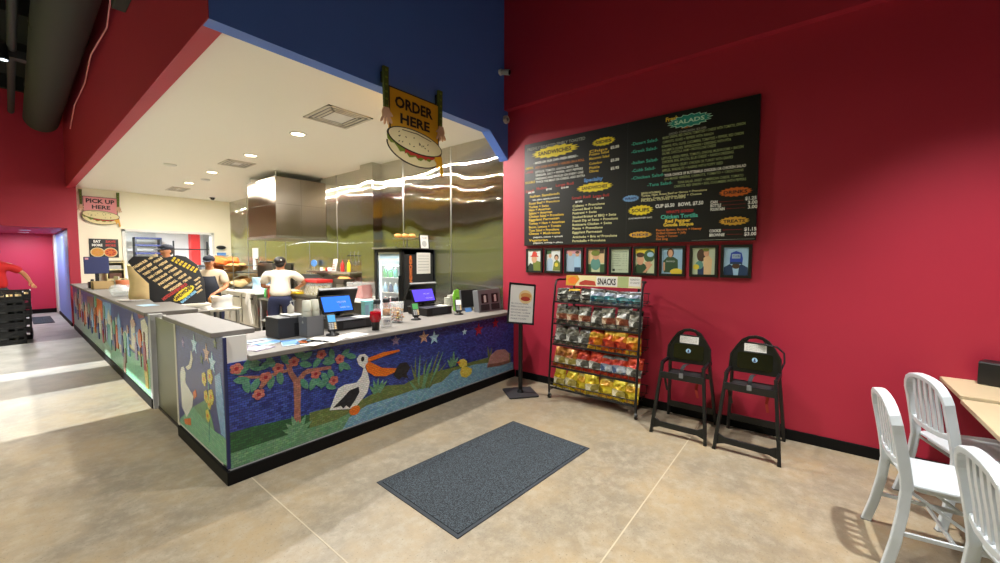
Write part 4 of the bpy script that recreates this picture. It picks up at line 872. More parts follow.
for n_, h in dict(p_white='#d0d4d0', p_olive='#6f7b32', p_red='#c0392b', p_skin='#c99a78', p_dark='#26352a', p_sky='#8fb4cc', p_pale='#c5cda4', p_green='#3d5c38', p_denim='#9db4c8', p_tan='#d8b98a', p_teal='#5c8f84', p_yel='#d8c23a', p_blue='#2a48a8', p_deep='#1f3a5a', p_lsky='#9cc0d8', p_hair='#4a3626', p_pink='#c48a96', p_green2='#2f4a2e', p_bg='#b8c4a8').items(): P(n_, h, 0.5)
sq = lambda x0, y0, x1, y1: [(x0, y0), (x1, y0), (x1, y1), (x0, y1)]
FY = [2.957, 2.661, 2.368, 2.064, 1.773, 1.488, 1.203, 0.899, 0.614]
pic(0, FY[0], 'framed picture of a person in a red cap, leftmost under the menu', [('p_white', sq(0, 0.35, 1, 1)), ('p_olive', [(0.35, 0), (1, 0), (1, 0.42), (0.7, 0.5), (0.4, 0.42)]), ('p_dark', [(0, 0), (0.45, 0), (0.42, 0.3), (0.2, 0.38), (0, 0.2)]), ('p_skin', circ(0.5, 0.58, 0.2, 0.2)), ('p_red', [(0.3, 0.7), (0.72, 0.7), (0.7, 0.88), (0.55, 0.96), (0.38, 0.9)]), ('p_red', sq(0.22, 0.68, 0.8, 0.73))], 'p_white')
pic(1, FY[1], 'framed picture of two people in pale blue and olive tops', [('p_green', sq(0, 0.8, 0.35, 1)), ('p_denim', [(0, 0), (0.42, 0), (0.46, 0.5), (0.3, 0.64), (0.08, 0.55)]), ('p_olive', [(0.45, 0.02), (0.98, 0.02), (0.95, 0.42), (0.75, 0.55), (0.55, 0.42)]), ('p_skin', circ(0.27, 0.73, 0.11, 0.1)), ('p_hair', circ(0.72, 0.66, 0.15, 0.14)), ('p_skin', circ(0.72, 0.62, 0.1, 0.1)), ('p_yel', circ(0.72, 0.3, 0.12, 0.1))], 'p_white')
pic(2, FY[2], 'framed picture of two people standing in pale denim shirts', [('p_pink', sq(0, 0.82, 1, 1)), ('p_denim', [(0.02, 0.08), (0.48, 0.08), (0.5, 0.6), (0.32, 0.72), (0.08, 0.64)]), ('p_lsky', [(0.52, 0.1), (0.98, 0.1), (0.98, 0.6), (0.75, 0.7), (0.54, 0.6)]), ('p_deep', sq(0.55, 0, 0.95, 0.2)), ('p_skin', circ(0.28, 0.82, 0.13, 0.11)), ('p_skin', circ(0.74, 0.8, 0.13, 0.11)), ('p_hair', circ(0.74, 0.88, 0.13, 0.06))], 'p_denim')
pic(3, FY[3], 'framed picture of one person in a green cap and teal top', [('p_tan', sq(0, 0.4, 1, 1)), ('p_green', sq(0, 0, 0.2, 0.35)), ('p_green', sq(0.72, 0, 1, 0.35)), ('p_teal', circ(0.45, 0.36, 0.3, 0.28)), ('p_skin', circ(0.46, 0.72, 0.2, 0.18)), ('p_olive', circ(0.45, 0.84, 0.27, 0.13)), ('p_hair', sq(0.68, 0.82, 0.95, 1))], 'p_pale')
pic(4, FY[4], 'framed pale green printed list of lines, between two portrait pictures', [('txt:p_dark:OPENING HOURS', ((0.08, 0.86), 0.84, 0.06)), ('txt:p_dark:MONDAY     10 - 8', ((0.08, 0.76), 0.8, 0.04)), ('txt:p_dark:TUESDAY    10 - 8', ((0.08, 0.68), 0.8, 0.04)), ('txt:p_dark:WEDNESDAY  10 - 8', ((0.08, 0.58), 0.8, 0.04)), ('txt:p_dark:THURSDAY   10 - 8', ((0.08, 0.48), 0.8, 0.04)), ('txt:p_dark:FRIDAY     10 - 9', ((0.08, 0.38), 0.8, 0.04)), ('txt:p_dark:SATURDAY   11 - 9', ((0.08, 0.28), 0.8, 0.04)), ('p_dark', sq(0.08, 0.06, 0.22, 0.16)), ('txt:p_dark:SUNDAY 11 - 6', ((0.3, 0.1), 0.6, 0.04))], 'p_bg')
pic(5, FY[5], 'framed picture of two people in green with a pale speech bubble', [('p_yel', sq(0, 0.75, 1, 1)), ('p_pale', sq(0, 0.4, 1, 0.8)), ('p_green2', circ(0.3, 0.12, 0.34, 0.3)), ('p_green', circ(0.72, 0.7, 0.28, 0.25)), ('p_skin', circ(0.26, 0.55, 0.19, 0.22)), ('p_hair', circ(0.26, 0.75, 0.22, 0.1)), ('p_lsky', circ(0.78, 0.76, 0.17, 0.1)), ('p_skin', [(0.48, 0.45), (0.8, 0.48), (0.76, 0.28), (0.6, 0.22)]), ('p_skin', [(0.4, 0.02), (0.55, 0.02), (0.9, 0.35), (0.82, 0.4)])], 'p_pale')
pic(6, FY[6], 'framed picture of a person in a dark green shirt with yellow oval', [('p_sky', sq(0, 0, 1, 1)), ('p_hair', circ(0.42, 0.82, 0.17, 0.18)), ('p_green2', [(0.12, 0.05), (0.8, 0.05), (0.78, 0.55), (0.58, 0.66), (0.26, 0.66), (0.08, 0.5)]), ('p_skin', circ(0.42, 0.8, 0.11, 0.15)), ('p_skin', sq(0.08, 0.12, 0.17, 0.45)), ('txt:p_white:SANDWICH', ((0.22, 0.46), 0.42, 0.06)), ('p_yel', circ(0.72, 0.08, 0.3, 0.13))], 'p_sky')
pic(7, FY[7], 'framed picture of two people embracing, one in a peach coat', [('p_bg', sq(0, 0, 1, 1)), ('p_hair', circ(0.4, 0.72, 0.2, 0.24)), ('p_tan', [(0.52, 0), (0.85, 0), (0.88, 0.55), (0.7, 0.75), (0.5, 0.62)]), ('p_deep', sq(0.25, 0, 0.52, 0.3)), ('p_teal', circ(0.32, 0.35, 0.17, 0.16)), ('p_yel', circ(0.18, 0.28, 0.14, 0.1)), ('p_skin', circ(0.62, 0.8, 0.12, 0.13)), ('p_olive', circ(0.6, 0.92, 0.14, 0.06))], 'p_bg')
pic(8, FY[8], 'framed picture of a bright blue cap and jacket, rightmost under the menu', [('p_lsky', sq(0, 0, 1, 1)), ('p_deep', [(0, 0), (1, 0), (0.98, 0.28), (0.72, 0.4), (0.6, 0.3), (0.4, 0.3), (0.26, 0.4), (0.02, 0.28)]), ('p_lsky', [(0.42, 0), (0.6, 0), (0.64, 0.34), (0.36, 0.34)]), ('p_hair', circ(0.51, 0.33, 0.16, 0.1)), ('p_blue', [(0.26, 0.42), (0.76, 0.42), (0.78, 0.6), (0.72, 0.8), (0.5, 0.87), (0.3, 0.8), (0.26, 0.6)]), ('p_deep', [(0.26, 0.4), (0.77, 0.4), (0.72, 0.48), (0.3, 0.48)]), ('p_denim', sq(0.34, 0.6, 0.68, 0.76)), ('txt:p_deep:CLUB', ((0.38, 0.65), 0.26, 0.07))], 'p_lsky')

# ------------------------------------------------------------------ sign on a floor stand
t = thing('floor_sign', 'black floor stand holding a tilted white sandwich notice', 'sign', (3.9, 2.80, 0), 0.0, None, False)
t.rotation_euler[2] = R(-38)         # turned towards the entrance
b = MB(); b.prism(rrect(-0.185, -0.185, 0.185, 0.185, 0.02), lambda a, c, d: Vector((a, c, d)), 0.0, 0.018, 'charcoal'); b.build('base', t, bevel=0.004)
b = MB(); b.cyl((0, 0, 0.015), (0, 0, 1.10), 0.026, 0.026, 'black', 14); b.cyl((0, 0, 0.018), (0, 0, 0.05), 0.045, 0.03, 'black', 14); b.build('pole', t)
SF0 = frame((0, -0.035, 1.115), (1, 0, 0), (0, 0.16, 1)); b = MB()
ca, sa = math.cos(R(-6)), math.sin(R(-6)); SF = lambda a, c, d=0.0: SF0(a*ca-c*sa, a*sa+c*ca, d)
b.prism(rrect(-0.165, -0.245, 0.165, 0.245, 0.01), SF, -0.02, 0.0, 'black'); b.prism(rrect(-0.168, -0.248, 0.168, -0.225, 0.004), SF, 0, 0.006, 'black'); b.prism(rrect(-0.168, 0.225, 0.168, 0.248, 0.004), SF, 0, 0.006, 'black'); b.prism(rrect(-0.168, -0.248, -0.147, 0.248, 0.004), SF, 0, 0.006, 'black'); b.prism(rrect(0.147, -0.248, 0.168, 0.248, 0.004), SF, 0, 0.006, 'black')
b.cyl((0, -0.02, 1.08), (0, 0.02, 1.08), 0.03, 0.03, 'black'); b.build('frame', t)
b = MB(); b.prism([(-0.147, -0.225), (0.147, -0.225), (0.147, 0.225), (-0.147, 0.225)], SF, 0, 0.001, 'paper')
b.prism(circ(0.045, 0.085, 0.085, 0.085, 22), SF, 0, 0.0015, 'bread_pale'); b.prism(circ(0.05, 0.1, 0.066, 0.036, 20), SF, 0, 0.002, 'bread'); b.prism(circ(0.045, 0.062, 0.06, 0.028, 20), SF, 0, 0.0024, 'tomato')
for k, (s_, w_) in enumerate([('TRY OUR DAILY SPECIAL', 0.22), ('FRESH SLICED MEATS', 0.25), ('ON HOUSE BREAD', 0.21), ('WITH CHIPS + A DRINK', 0.25), ('ASK AT THE COUNTER', 0.23), ('WHILE IT LASTS', 0.2)]): b.text(s_, SF, -0.13, -0.01-0.036*k, w_, 0.017, 'navy', d1=0.002)
b.build('notice', t)

# ------------------------------------------------------------------ snack rack
RX = 4.02
t = thing('snack_rack', 'black wire snack rack on casters holding five tiers of bags', 'rack', (4.15, 1.93, 0))
rack = t
for y, yr in ((2.44, 2.33), (1.40, 1.53)):
    b = MB(); b.tube([(3.985, y, 0.07), (3.985, y, 0.25), (4.03, y, 0.7), (4.07, y, 1.1), (4.11, y, 1.34), (4.14, y, 1.40), (4.2, y, 1.41)], 0.0125, 'black', 8); b.build('post', t)
    b = MB(); b.tube([(4.37, yr, 0.07), (4.37, yr, 1.36), (4.34, yr, 1.41), (4.2, y, 1.41)], 0.0125, 'black', 8); b.build('post', t)
    b = MB()
    for z in (0.10, 0.72): b.tube([(3.985+0.03*(z > 0.5)+0.01, y, z), (4.37, yr, z+0.05)], 0.007, 'black', 6)
    b.build('side_brace', t)
    for x in (3.985, 4.37):
        y = yr if x > 4.1 else y
        b = MB(); b.cyl((x, y, 0.075), (x, y, 0.055), 0.012, 0.016, 'grey', 10); b.cyl((x+0.012, y-0.012, 0.027), (x+0.012, y+0.012, 0.027), 0.027, 0.027, 'black', 14); b.cyl((x+0.012, y-0.0135, 0.027), (x+0.012, y+0.0135, 0.027), 0.011, 0.011, 'grey_light', 10); b.build('caster', t)
TZ = [1.17, 0.91, 0.665, 0.40, 0.155]
for i, z in enumerate(TZ):
    x0 = 3.985+0.118*(z/1.34)+0.0; b = MB(); x1 = 4.36; zr = z+0.05
    for q in range(5): b.tube([(x0+(x1-x0)*q/4, 1.40, z-0.03+0.05*q/4), (x0+(x1-x0)*q/4, 2.44, z-0.03+0.05*q/4)], 0.004, 'black', 5)
    for q in range(14): y = 1.42+q*0.077; b.tube([(x0, y, z+0.035), (x0, y, z-0.03), (x1, y, zr-0.03), (x1, y, zr+0.06)], 0.003, 'black', 5)
    b.tube([(x0, 1.40, z+0.035), (x0, 2.44, z+0.035)], 0.005, 'black', 6); b.tube([(x1, 1.40, zr+0.06), (x1, 2.44, zr+0.06)], 0.005, 'black', 6)
    b.box((x0-0.004, 1.41, z-0.03), (x0, 2.43, z-0.012), 'black_matte'); b.build('wire_basket', t)
HF = frame((4.165, 1.88, 1.405), (0, -1, 0), (0.1, 0, 1)); b = MB()
b.prism([(-0.445, -0.06), (0.445, -0.06), (0.445, 0.062), (-0.445, 0.062)], HF, -0.012, 0.0, 'bun'); hb = b.build('header_sign', t)
b = MB(); b.prism([(-0.445, -0.058), (-0.33, -0.058), (-0.27, 0.02), (-0.30, 0.06), (-0.445, 0.06)], HF, 0, 0.001, 'gold'); b.prism(circ(-0.36, 0.0, 0.06, 0.04), HF, 0, 0.0015, 'orange'); b.prism([(-0.27, -0.05), (-0.06, -0.05), (-0.08, 0.0), (-0.2, 0.01), (-0.27, -0.02)], HF, 0, 0.001, 'tomato'); b.prism([(-0.26, 0.012), (-0.1, 0.012), (-0.12, 0.045), (-0.22, 0.05)], HF, 0, 0.001, 'bun')
b.build('picture', hb); b = MB(); b.prism([(0.19, -0.058), (0.31, -0.058), (0.31, 0.06), (0.19, 0.06)], HF, 0, 0.001, 'moss'); b.prism([(0.315, -0.04), (0.44, -0.04), (0.44, 0.06), (0.315, 0.06)], HF, 0, 0.002, 'paper'); b.build('price_card', hb)
b = MB(); b.prism([(-0.06, -0.052), (0.185, -0.052), (0.185, 0.055), (-0.06, 0.055)], HF, 0, 0.0014, 'paper'); b.text('SNACKS', HF, -0.045, -0.034, 0.215, 0.07, 'ink', d1=0.003, bold=1.2); b.text('PLEASE PAY', HF, 0.33, 0.022, 0.1, 0.02, 'ink', d1=0.003); b.text('AT COUNTER', HF, 0.33, -0.012, 0.1, 0.02, 'ink', d1=0.003); b.build('lettering', hb)

def snack_bag(c1, c2, c3):
    """pillow pack, about 15 x 21 cm, standing on its lower seam; front faces -x"""
    m_ = MB(); nu, nv = 9, 12; W, H = 0.142, 0.205
    def pt(i, j, side):
        u, v = i/nu, j/nv; e = max(0.0, min(1.0, min(v, 1-v)/0.09)); q = 1.15*(math.sin(math.pi*min(max((v-0.06)/0.88, 0), 1))**0.6)*(math.sin(math.pi*u)**0.55 if 0 < u < 1 else 0)
        wr = 0.16*math.sin(11*u+9*v)+0.12*math.sin(23*v+5*u)+0.1*math.sin(17*u-13*v)
        return Vector((-side*0.034*q*(1+wr)+0.001*math.sin(40*u)*(1-e), (u-0.5)*W*(1-0.06*q), v*H))
    for side in (1, -1):
        vs = [pt(i, j, side) for j in range(nv+1) for i in range(nu+1)]
        for mat, lo, hi in ((c1, 0, 2), (c2, 2, 6), (c1, 6, 9), (c3, 9, 11), (c1, 11, 12)):
            fs = [(j*(nu+1)+i, j*(nu+1)+i+1, (j+1)*(nu+1)+i+1, (j+1)*(nu+1)+i) for j in range(lo, hi) for i in range(nu)]
            if side == 1: fs = [f[::-1] for f in fs]
            m_.add(vs, fs, mat, True)
    return m_
KINDS = {'bw': ('bag_silver', 'bag_black', 'bag_black'), 'by': ('bag_black', 'bag_silver', 'bag_gold'), 'tb': ('bag_bluegrey', 'bag_teal', 'bag_silver'), 'gr': ('bag_grey', 'bag_tan', 'bag_black'), 'gt': ('bag_silver', 'bag_tan', 'bag_grey'), 'si': ('bag_grey', 'bag_silver', 'bag_black'), 'or': ('bag_orange', 'bag_red', 'bag_gold'), 'go': ('bag_gold', 'bag_orange', 'bag_red'), 'br': ('bag_brown', 'bag_cream', 'bag_brown'), 'rd': ('bag_red', 'bag_silver', 'bag_red'), 'rb': ('bag_red', 'bag_bluegrey', 'bag_silver'), 'ye': ('bag_yellow', 'bag_cream', 'bag_yellow'), 'yg': ('bag_gold', 'bag_yellow', 'bag_cream')}
LOOK = {'bw': 'silver chip bag with a black band', 'by': 'black chip bag with a silver and yellow band', 'tb': 'blue-grey chip bag with a teal lower half', 'gr': 'dark grey chip bag with a tan patch', 'gt': 'silver chip bag with a tan patch', 'si': 'grey and silver chip bag', 'or': 'orange chip bag with a red band', 'go': 'golden chip bag with an orange band', 'br': 'brown chip bag with a cream band', 'rd': 'red chip bag with a silver patch', 'rb': 'red chip bag with a blue-grey patch', 'ye': 'yellow chip bag with a cream patch', 'yg': 'golden yellow chip bag'}
ROWS = [['bw', 'by', 'bw', 'tb', 'tb', 'tb', 'tb'], ['gr', 'gr', 'gt', 'si', 'gt', 'gt', 'si'], ['si', 'si', 'si', 'go', 'or', 'or', 'go'], ['br', 'br', 'rd', 'rd', 'rb', 'rb', 'rd'], ['ye', 'ye', 'yg', 'ye', 'yg', 'ye', 'yg']]
TN = ['top tier', 'second tier', 'middle tier', 'fourth tier', 'bottom tier']; ORD = ['leftmost', 'second from left', 'third from left', 'in the middle', 'third from right', 'second from right', 'rightmost']
protos = {}
for i, row in enumerate(ROWS):
    z = TZ[i]; x0 = 3.985+0.118*(z/1.34)
    for k, kd in enumerate(row):
        y = 2.36-k*0.1465; lab = '%s, %s on rack %s' % (LOOK[kd], ORD[k], TN[i])
        if kd not in protos:
            o = snack_bag(*KINDS[kd]).build('snack_bag', None, 0, (0, 0, 0)); protos[kd] = o; tag(o, lab, 'snack bag')
        else:
            o = protos[kd].copy(); C.objects.link(o); o['label'] = lab
        o['group'] = 'snack bags on the rack'; o.location = (x0+0.055, y, z-0.022); o.rotation_euler = (random.uniform(-.10, .10), 0.30+random.uniform(-.10, .10), random.uniform(-.22, .22)); s_ = random.uniform(0.95, 1.06); o.scale = (1.45*s_, 1.16*s_, (0.84 if i == 0 else 1.16)*s_)

# ------------------------------------------------------------------ high chairs
def high_chair(label, loc, rz, first=None):
    if first: return dup(first, loc, rz, label)
    t = thing('high_chair', label, 'high chair', loc, rz, 'high chairs by the red wall', False)
    # own frame: front towards -x
    def legpair(y):
        f = MB(); f.strip([(-0.27, y*0.235, 0.0), (-0.20, y*0.205, 0.35), (-0.14, y*0.178, 0.66)], 0.026, 0.042, (0, 1, 0), 'black'); f.build('leg', t, 0.004)
        f = MB(); f.strip([(0.30, y*0.225, 0.0), (0.22, y*0.20, 0.35), (0.13, y*0.178, 0.66)], 0.026, 0.042, (0, 1, 0), 'black'); f.build('leg', t, 0.004)
        f = MB(); f.strip([(-0.16, y*0.182, 0.648), (-0.1, y*0.185, 0.655), (0.1, y*0.188, 0.655), (0.15, y*0.188, 0.65)], 0.026, 0.03, (0, 1, 0), 'black'); f.build('armrest', t, 0.005)
    legpair(1); legpair(-1)
    f = MB(); f.prism([(-0.222, 0.145), (-0.16, 0.115), (0.16, 0.115), (0.222, 0.145), (0.225, 0.045), (0.16, 0.065), (-0.16, 0.065), (-0.225, 0.045)], frame((-0.262, 0, 0), (0, -1, 0), (0.2, 0, 1)), -0.016, 0.016, 'black'); f.build('footrest', t, 0.004)
    f = MB(); f.bar((-0.175, -0.19, 0.548), (-0.175, 0.19, 0.548), 0.024, 0.062, 'black'); f.build('front_bar', t, 0.004)
    f = MB(); f.bar((0.25, -0.21, 0.14), (0.25, 0.21, 0.14), 0.02, 0.06, 'black'); f.build('rear_bar', t, 0.003)
    f = MB(); f.bar((0.19, -0.20, 0.5), (0.19, 0.20, 0.5), 0.02, 0.05, 'black'); f.build('seat_rail', t, 0.003)
    f = MB(); f.box((-0.17, -0.16, 0.515), (0.17, 0.16, 0.535), 'black_matte'); f.build('seat', t, 0.006)
    # arched back shell
    BF = frame((0.10, 0, 0.645), (0, -1, 0), (0.10, 0, 1))
    out = [(-0.20, -0.02), (-0.195, 0.14), (-0.15, 0.22), (-0.105, 0.285), (-0.055, 0.318), (0, 0.328), (0.055, 0.318), (0.105, 0.285), (0.15, 0.22), (0.195, 0.14), (0.20, -0.02)]
    inn = [(-0.066, 0.262), (-0.05, 0.288), (0, 0.299), (0.05, 0.288), (0.066, 0.262)]
    f = MB(); n0 = MB()
    # shell with a hand slot: built as left, right, lower plates and the slot's rim
    f.prism([(-0.20, -0.02), (0.20, -0.02), (0.195, 0.14), (0.15, 0.22), (0.125, 0.256), (0.07, 0.262), (-0.07, 0.262), (-0.125, 0.256), (-0.15, 0.22), (-0.195, 0.14)], BF, -0.014, 0.014, 'black')
    f.prism([(-0.126, 0.255)]+out[3:8]+[(0.126, 0.255), (0.068, 0.262)]+inn[::-1][1:4]+[(-0.068, 0.262)], BF, -0.0139, 0.0141, 'black')
    bk = f.build('backrest', t, 0.004)
    f = MB(); f.strip([BF(a*0.97, b_*0.97, 0.014) for a, b_ in out[0:11]], 0.030, 0.014, BF(0, 0, 1)-BF(0, 0, 0), 'black'); f.build('shell_rim', t)
    f = MB(); f.prism(rrect(-0.135, 0.02, 0.135, 0.165, 0.02), BF, 0.012, 0.024, 'black_gloss'); f.build('back_pad', bk)
    f = MB(); f.prism([(-0.085, 0.178), (0.085, 0.178), (0.085, 0.247), (-0.085, 0.247)], BF, 0.013, 0.0165, 'paper')
    for q in range(4): f.text('KEEP CHILD BUCKLED AT ALL TIMES', BF, -0.075, 0.232-0.014*q, 0.15, 0.007, 'grey', d1=0.0175)
    f = f.build('warning_label', bk)
    f = MB(); f.prism(circ(0.0, 0.105, 0.022, 0.022, 18), BF, 0.02, 0.0255, 'p_lsky'); f.prism(circ(0.0, 0.112, 0.007, 0.007, 10), BF, 0.02, 0.0265, 'navy'); f.prism([(-0.01, 0.09), (0.01, 0.09), (0.006, 0.105), (-0.006, 0.105)], BF, 0.02, 0.0265, 'navy'); f.build('emblem', bk)
    f = MB(); f.strip([(-0.16, 0.0, 0.575), (-0.165, 0, 0.62), (-0.06, 0.0, 0.64), (0.08, 0, 0.62)], 0.03, 0.005, (0, 1, 0), 'charcoal'); f.box((-0.192, -0.018, 0.545), (-0.186, 0.018, 0.59), 'grey'); f.strip([(-0.1, 0.17, 0.55), (-0.12, 0.15, 0.45), (-0.1, 0.14, 0.38)], 0.022, 0.004, (0, 1, 0), 'black'); f.strip([(-0.1, -0.13, 0.54), (-0.13, -0.12, 0.44), (-0.1, -0.13, 0.36)], 0.022, 0.004, (0, 1, 0), 'text_red'); f.build('strap', t)
    return t
hc = high_chair('black plastic high chair beside the snack rack, with a straight white label', (4.08, 0.955, 0), R(1))
hc2 = high_chair('black plastic high chair nearest the white chairs, a strap looped behind its back', (4.07, 0.405, 0), R(-1), hc)
f = MB(); f.tube([(0.105, -0.02, 0.90), (0.09, -0.08, 0.90), (0.10, -0.16, 0.89), (0.12, -0.21, 0.84), (0.12, -0.215, 0.76), (0.11, -0.19, 0.68)], 0.008, 'black_matte', 6)
lp = f.build('loose_strap', hc2)

# ------------------------------------------------------------------ entrance mat
b = MB(); MX = [(1.595, 1.595), (3.118, 1.49), (3.165, 2.36), (1.64, 2.48)]
tmat = thing('entrance_mat', 'large charcoal entrance mat lying on the concrete floor', 'mat', (2.38, 2.0, 0))
cx_, cy_ = sum(p[0] for p in MX)/4, sum(p[1] for p in MX)/4
ins = [(cx_+(x-cx_)*0.965, cy_+(y-cy_)*0.94) for x, y in MX]
b.prism(MX, lambda a, c, d: Vector((a, c, d)), 0.0005, 0.006, 'rubber'); b.build('rubber_border', tmat, 0.002)
b = MB(); b.prism(ins, lambda a, c, d: Vector((a, c, d)), 0.004, 0.011, 'mat_pile'); b.build('pile', tmat, 0.002)
b = MB(); b.box((0.36, 15.3, 0), (0.72, 17.1, 0.012), 'rubber'); b.box((0.39, 15.36, 0.005), (0.69, 17.04, 0.016), 'mat_pile'); tag(b.build('hallway_mat'), 'dark mat on the hallway floor past the crates', 'mat')

# ------------------------------------------------------------------ white chairs and tables
def white_chair(label, loc, rz, first=None):
    if first: return dup(first, loc, rz, label)
    t = thing('white_chair', label, 'chair', loc, rz, 'white metal chairs', False); t.scale = (1, 1, 1.035)
    mt = 'chair_white'
    f = MB(); pts = rrect(-0.205, -0.20, 0.205, 0.21, 0.05, 5)
    f.prism(pts, lambda a, c, d: Vector((a, c, d)), 0.432, 0.452, mt); f.prism([(x*0.86, y*0.86) for x, y in pts], lambda a, c, d: Vector((a, c, d)), 0.405, 0.435, mt); f.build('seat', t, 0.008)
    # hooped back frame: rear legs, posts and the rounded top in one tube
    def ypos(z): return -0.205-0.075*max(0, (z-0.43)/0.43)**1.2 if z > 0.43 else -0.205-0.055*(1-z/0.43)**1.6
    path = [(-0.20-0.012*(1-z/0.45), ypos(z), z) for z in (0.42, 0.48, 0.56, 0.64, 0.70)]
    hoop = path+[(-0.196, ypos(0.745), 0.745), (-0.182, ypos(0.785), 0.785), (-0.155, ypos(0.82), 0.82), (-0.115, ypos(0.842), 0.842), (-0.06, ypos(0.853), 0.853), (0, ypos(0.856), 0.856)]
    hoop = hoop+[(-x, y, z) for x, y, z in hoop[-2::-1]]
    f = MB(); f.strip(hoop, 0.05, 0.03, (0, 1, 0.12), mt); f.build('back_frame', t, 0.005)
    f = MB(); zz = 0.545; f.strip([(-0.19, ypos(zz), zz), (-0.1, ypos(zz)-0.012, zz-0.012), (0, ypos(zz)-0.016, zz-0.016), (0.1, ypos(zz)-0.012, zz-0.012), (0.19, ypos(zz), zz)], 0.03, 0.03, (0, 1, 0), mt); f.build('back_rail', t, 0.004)
    for k in range(5):
        x = -0.112+0.056*k; zt = 0.846-0.05*abs(x/0.12)**2.5*0.3
        f = MB(); f.strip([(x, ypos(zz)-0.014, zz), (x, ypos(0.64)-0.010, 0.64), (x, ypos(0.74)-0.008, 0.74), (x, ypos(zt-0.01), zt-0.012)], 0.012, 0.03, (0, 1, 0.1), mt); f.build('back_slat', t, 0.002)
    for sx in (-1, 1):
        f = MB(); f.strip([(sx*0.235, -0.275, 0.0), (sx*0.222, -0.243, 0.14), (sx*0.208, -0.218, 0.30), (sx*0.20, -0.205, 0.45)], 0.046, 0.028, (0, 1, 0), mt); leg = f.build('leg', t, 0.005)
        f = MB(); f.box((sx*0.235-0.016, -0.30, 0.0), (sx*0.235+0.016, -0.252, 0.006), 'grey'); f.build('foot_glide', leg)
        f = MB(); f.strip([(sx*0.205, 0.205, 0.0), (sx*0.196, 0.19, 0.2), (sx*0.188, 0.178, 0.42)], 0.032, 0.044, (1, 0, 0), mt); leg = f.build('leg', t, 0.005)
        f = MB(); f.box((sx*0.205-0.018, 0.18, 0.0), (sx*0.205+0.018, 0.228, 0.006), 'grey'); f.build('foot_glide', leg)
        f = MB(); f.bar((sx*0.215, -0.235, 0.19), (sx*0.197, 0.193, 0.19), 0.014, 0.022, mt); f.build('side_stretcher', t, 0.002)
    f = MB(); f.bar((-0.205, -0.02, 0.19), (0.205, -0.02, 0.19), 0.014, 0.02, mt); f.bar((-0.19, -0.19, 0.41), (-0.16, 0.12, 0.2), 0.012, 0.016, mt); f.bar((0.19, -0.19, 0.41), (0.16, 0.12, 0.2), 0.012, 0.016, mt); f.build('cross_brace', t, 0.002)
    return t
def face(dx, dy): return math.atan2(dy, dx)-math.pi/2
wc = white_chair('white metal slat-back chair standing closest to the high chairs', (3.155, -0.60, 0), face(0.10, -0.995))
white_chair('white metal slat-back chair tucked under the table by the red wall', (3.80, -0.84, 0), face(0.30, -0.95), wc)
white_chair('white metal chair cut off by the right edge of the view', (2.36, -0.80, 0), face(0.12, -0.99), wc)
def table(label, x0, x1, y0, y1, zt):
    t = thing('dining_table', label, 'table', ((x0+x1)/2, (y0+y1)/2, 0), 0, 'light wood dining tables')
    f = MB(); f.box((x0, y0, zt-0.03), (x1, y1, zt), 'maple'); f.build('table_top', t, 0.004)
    xm, ym = (x0+x1)/2, (y0+y1)/2
    f = MB(); f.cyl((xm, ym, 0.03), (xm, ym, zt-0.05), 0.04, 0.04, 'black', 16); f.build('column', t)
    f = MB(); f.box((xm-0.2, ym-0.2, zt-0.055), (xm+0.2, ym+0.2, zt-0.03), 'black'); f.build('top_plate', t)
    f = MB(); f.bar((xm-0.28, ym, 0.02), (xm+0.28, ym, 0.02), 0.06, 0.035, 'black'); f.bar((xm, ym-0.28, 0.021), (xm, ym+0.28, 0.021), 0.06, 0.035, 'black'); f.build('foot', t, 0.006)
table('pale wood table against the red wall with the napkin dispenser on it', 3.875, 4.432, -2.1, -0.765, 0.765)
table('pale wood table nearest the viewer, beside the wall table', 3.10, 3.865, -2.1, -0.765, 0.745)
t = thing('napkin_dispenser', 'black napkin dispenser standing on the wall table', 'napkin dispenser', (4.35, -1.03, 0.765), R(-24), None, False)
f = MB(); f.prism(rrect(-0.075, 0, 0.075, 0.165, 0.015), frame((0, -0.06, 0), (1, 0, 0), (0, 0, 1)), -0.14, 0.0, 'black'); f.build('case', t, 0.004)
f = MB(); f.prism(rrect(-0.055, 0.02, 0.055, 0.145, 0.01), frame((0, -0.061, 0), (1, 0, 0), (0, 0, 1)), 0, 0.004, 'charcoal'); f.box((-0.045, -0.072, 0.05), (0.045, -0.062, 0.095), 'white'); f.build('napkin_face', t)
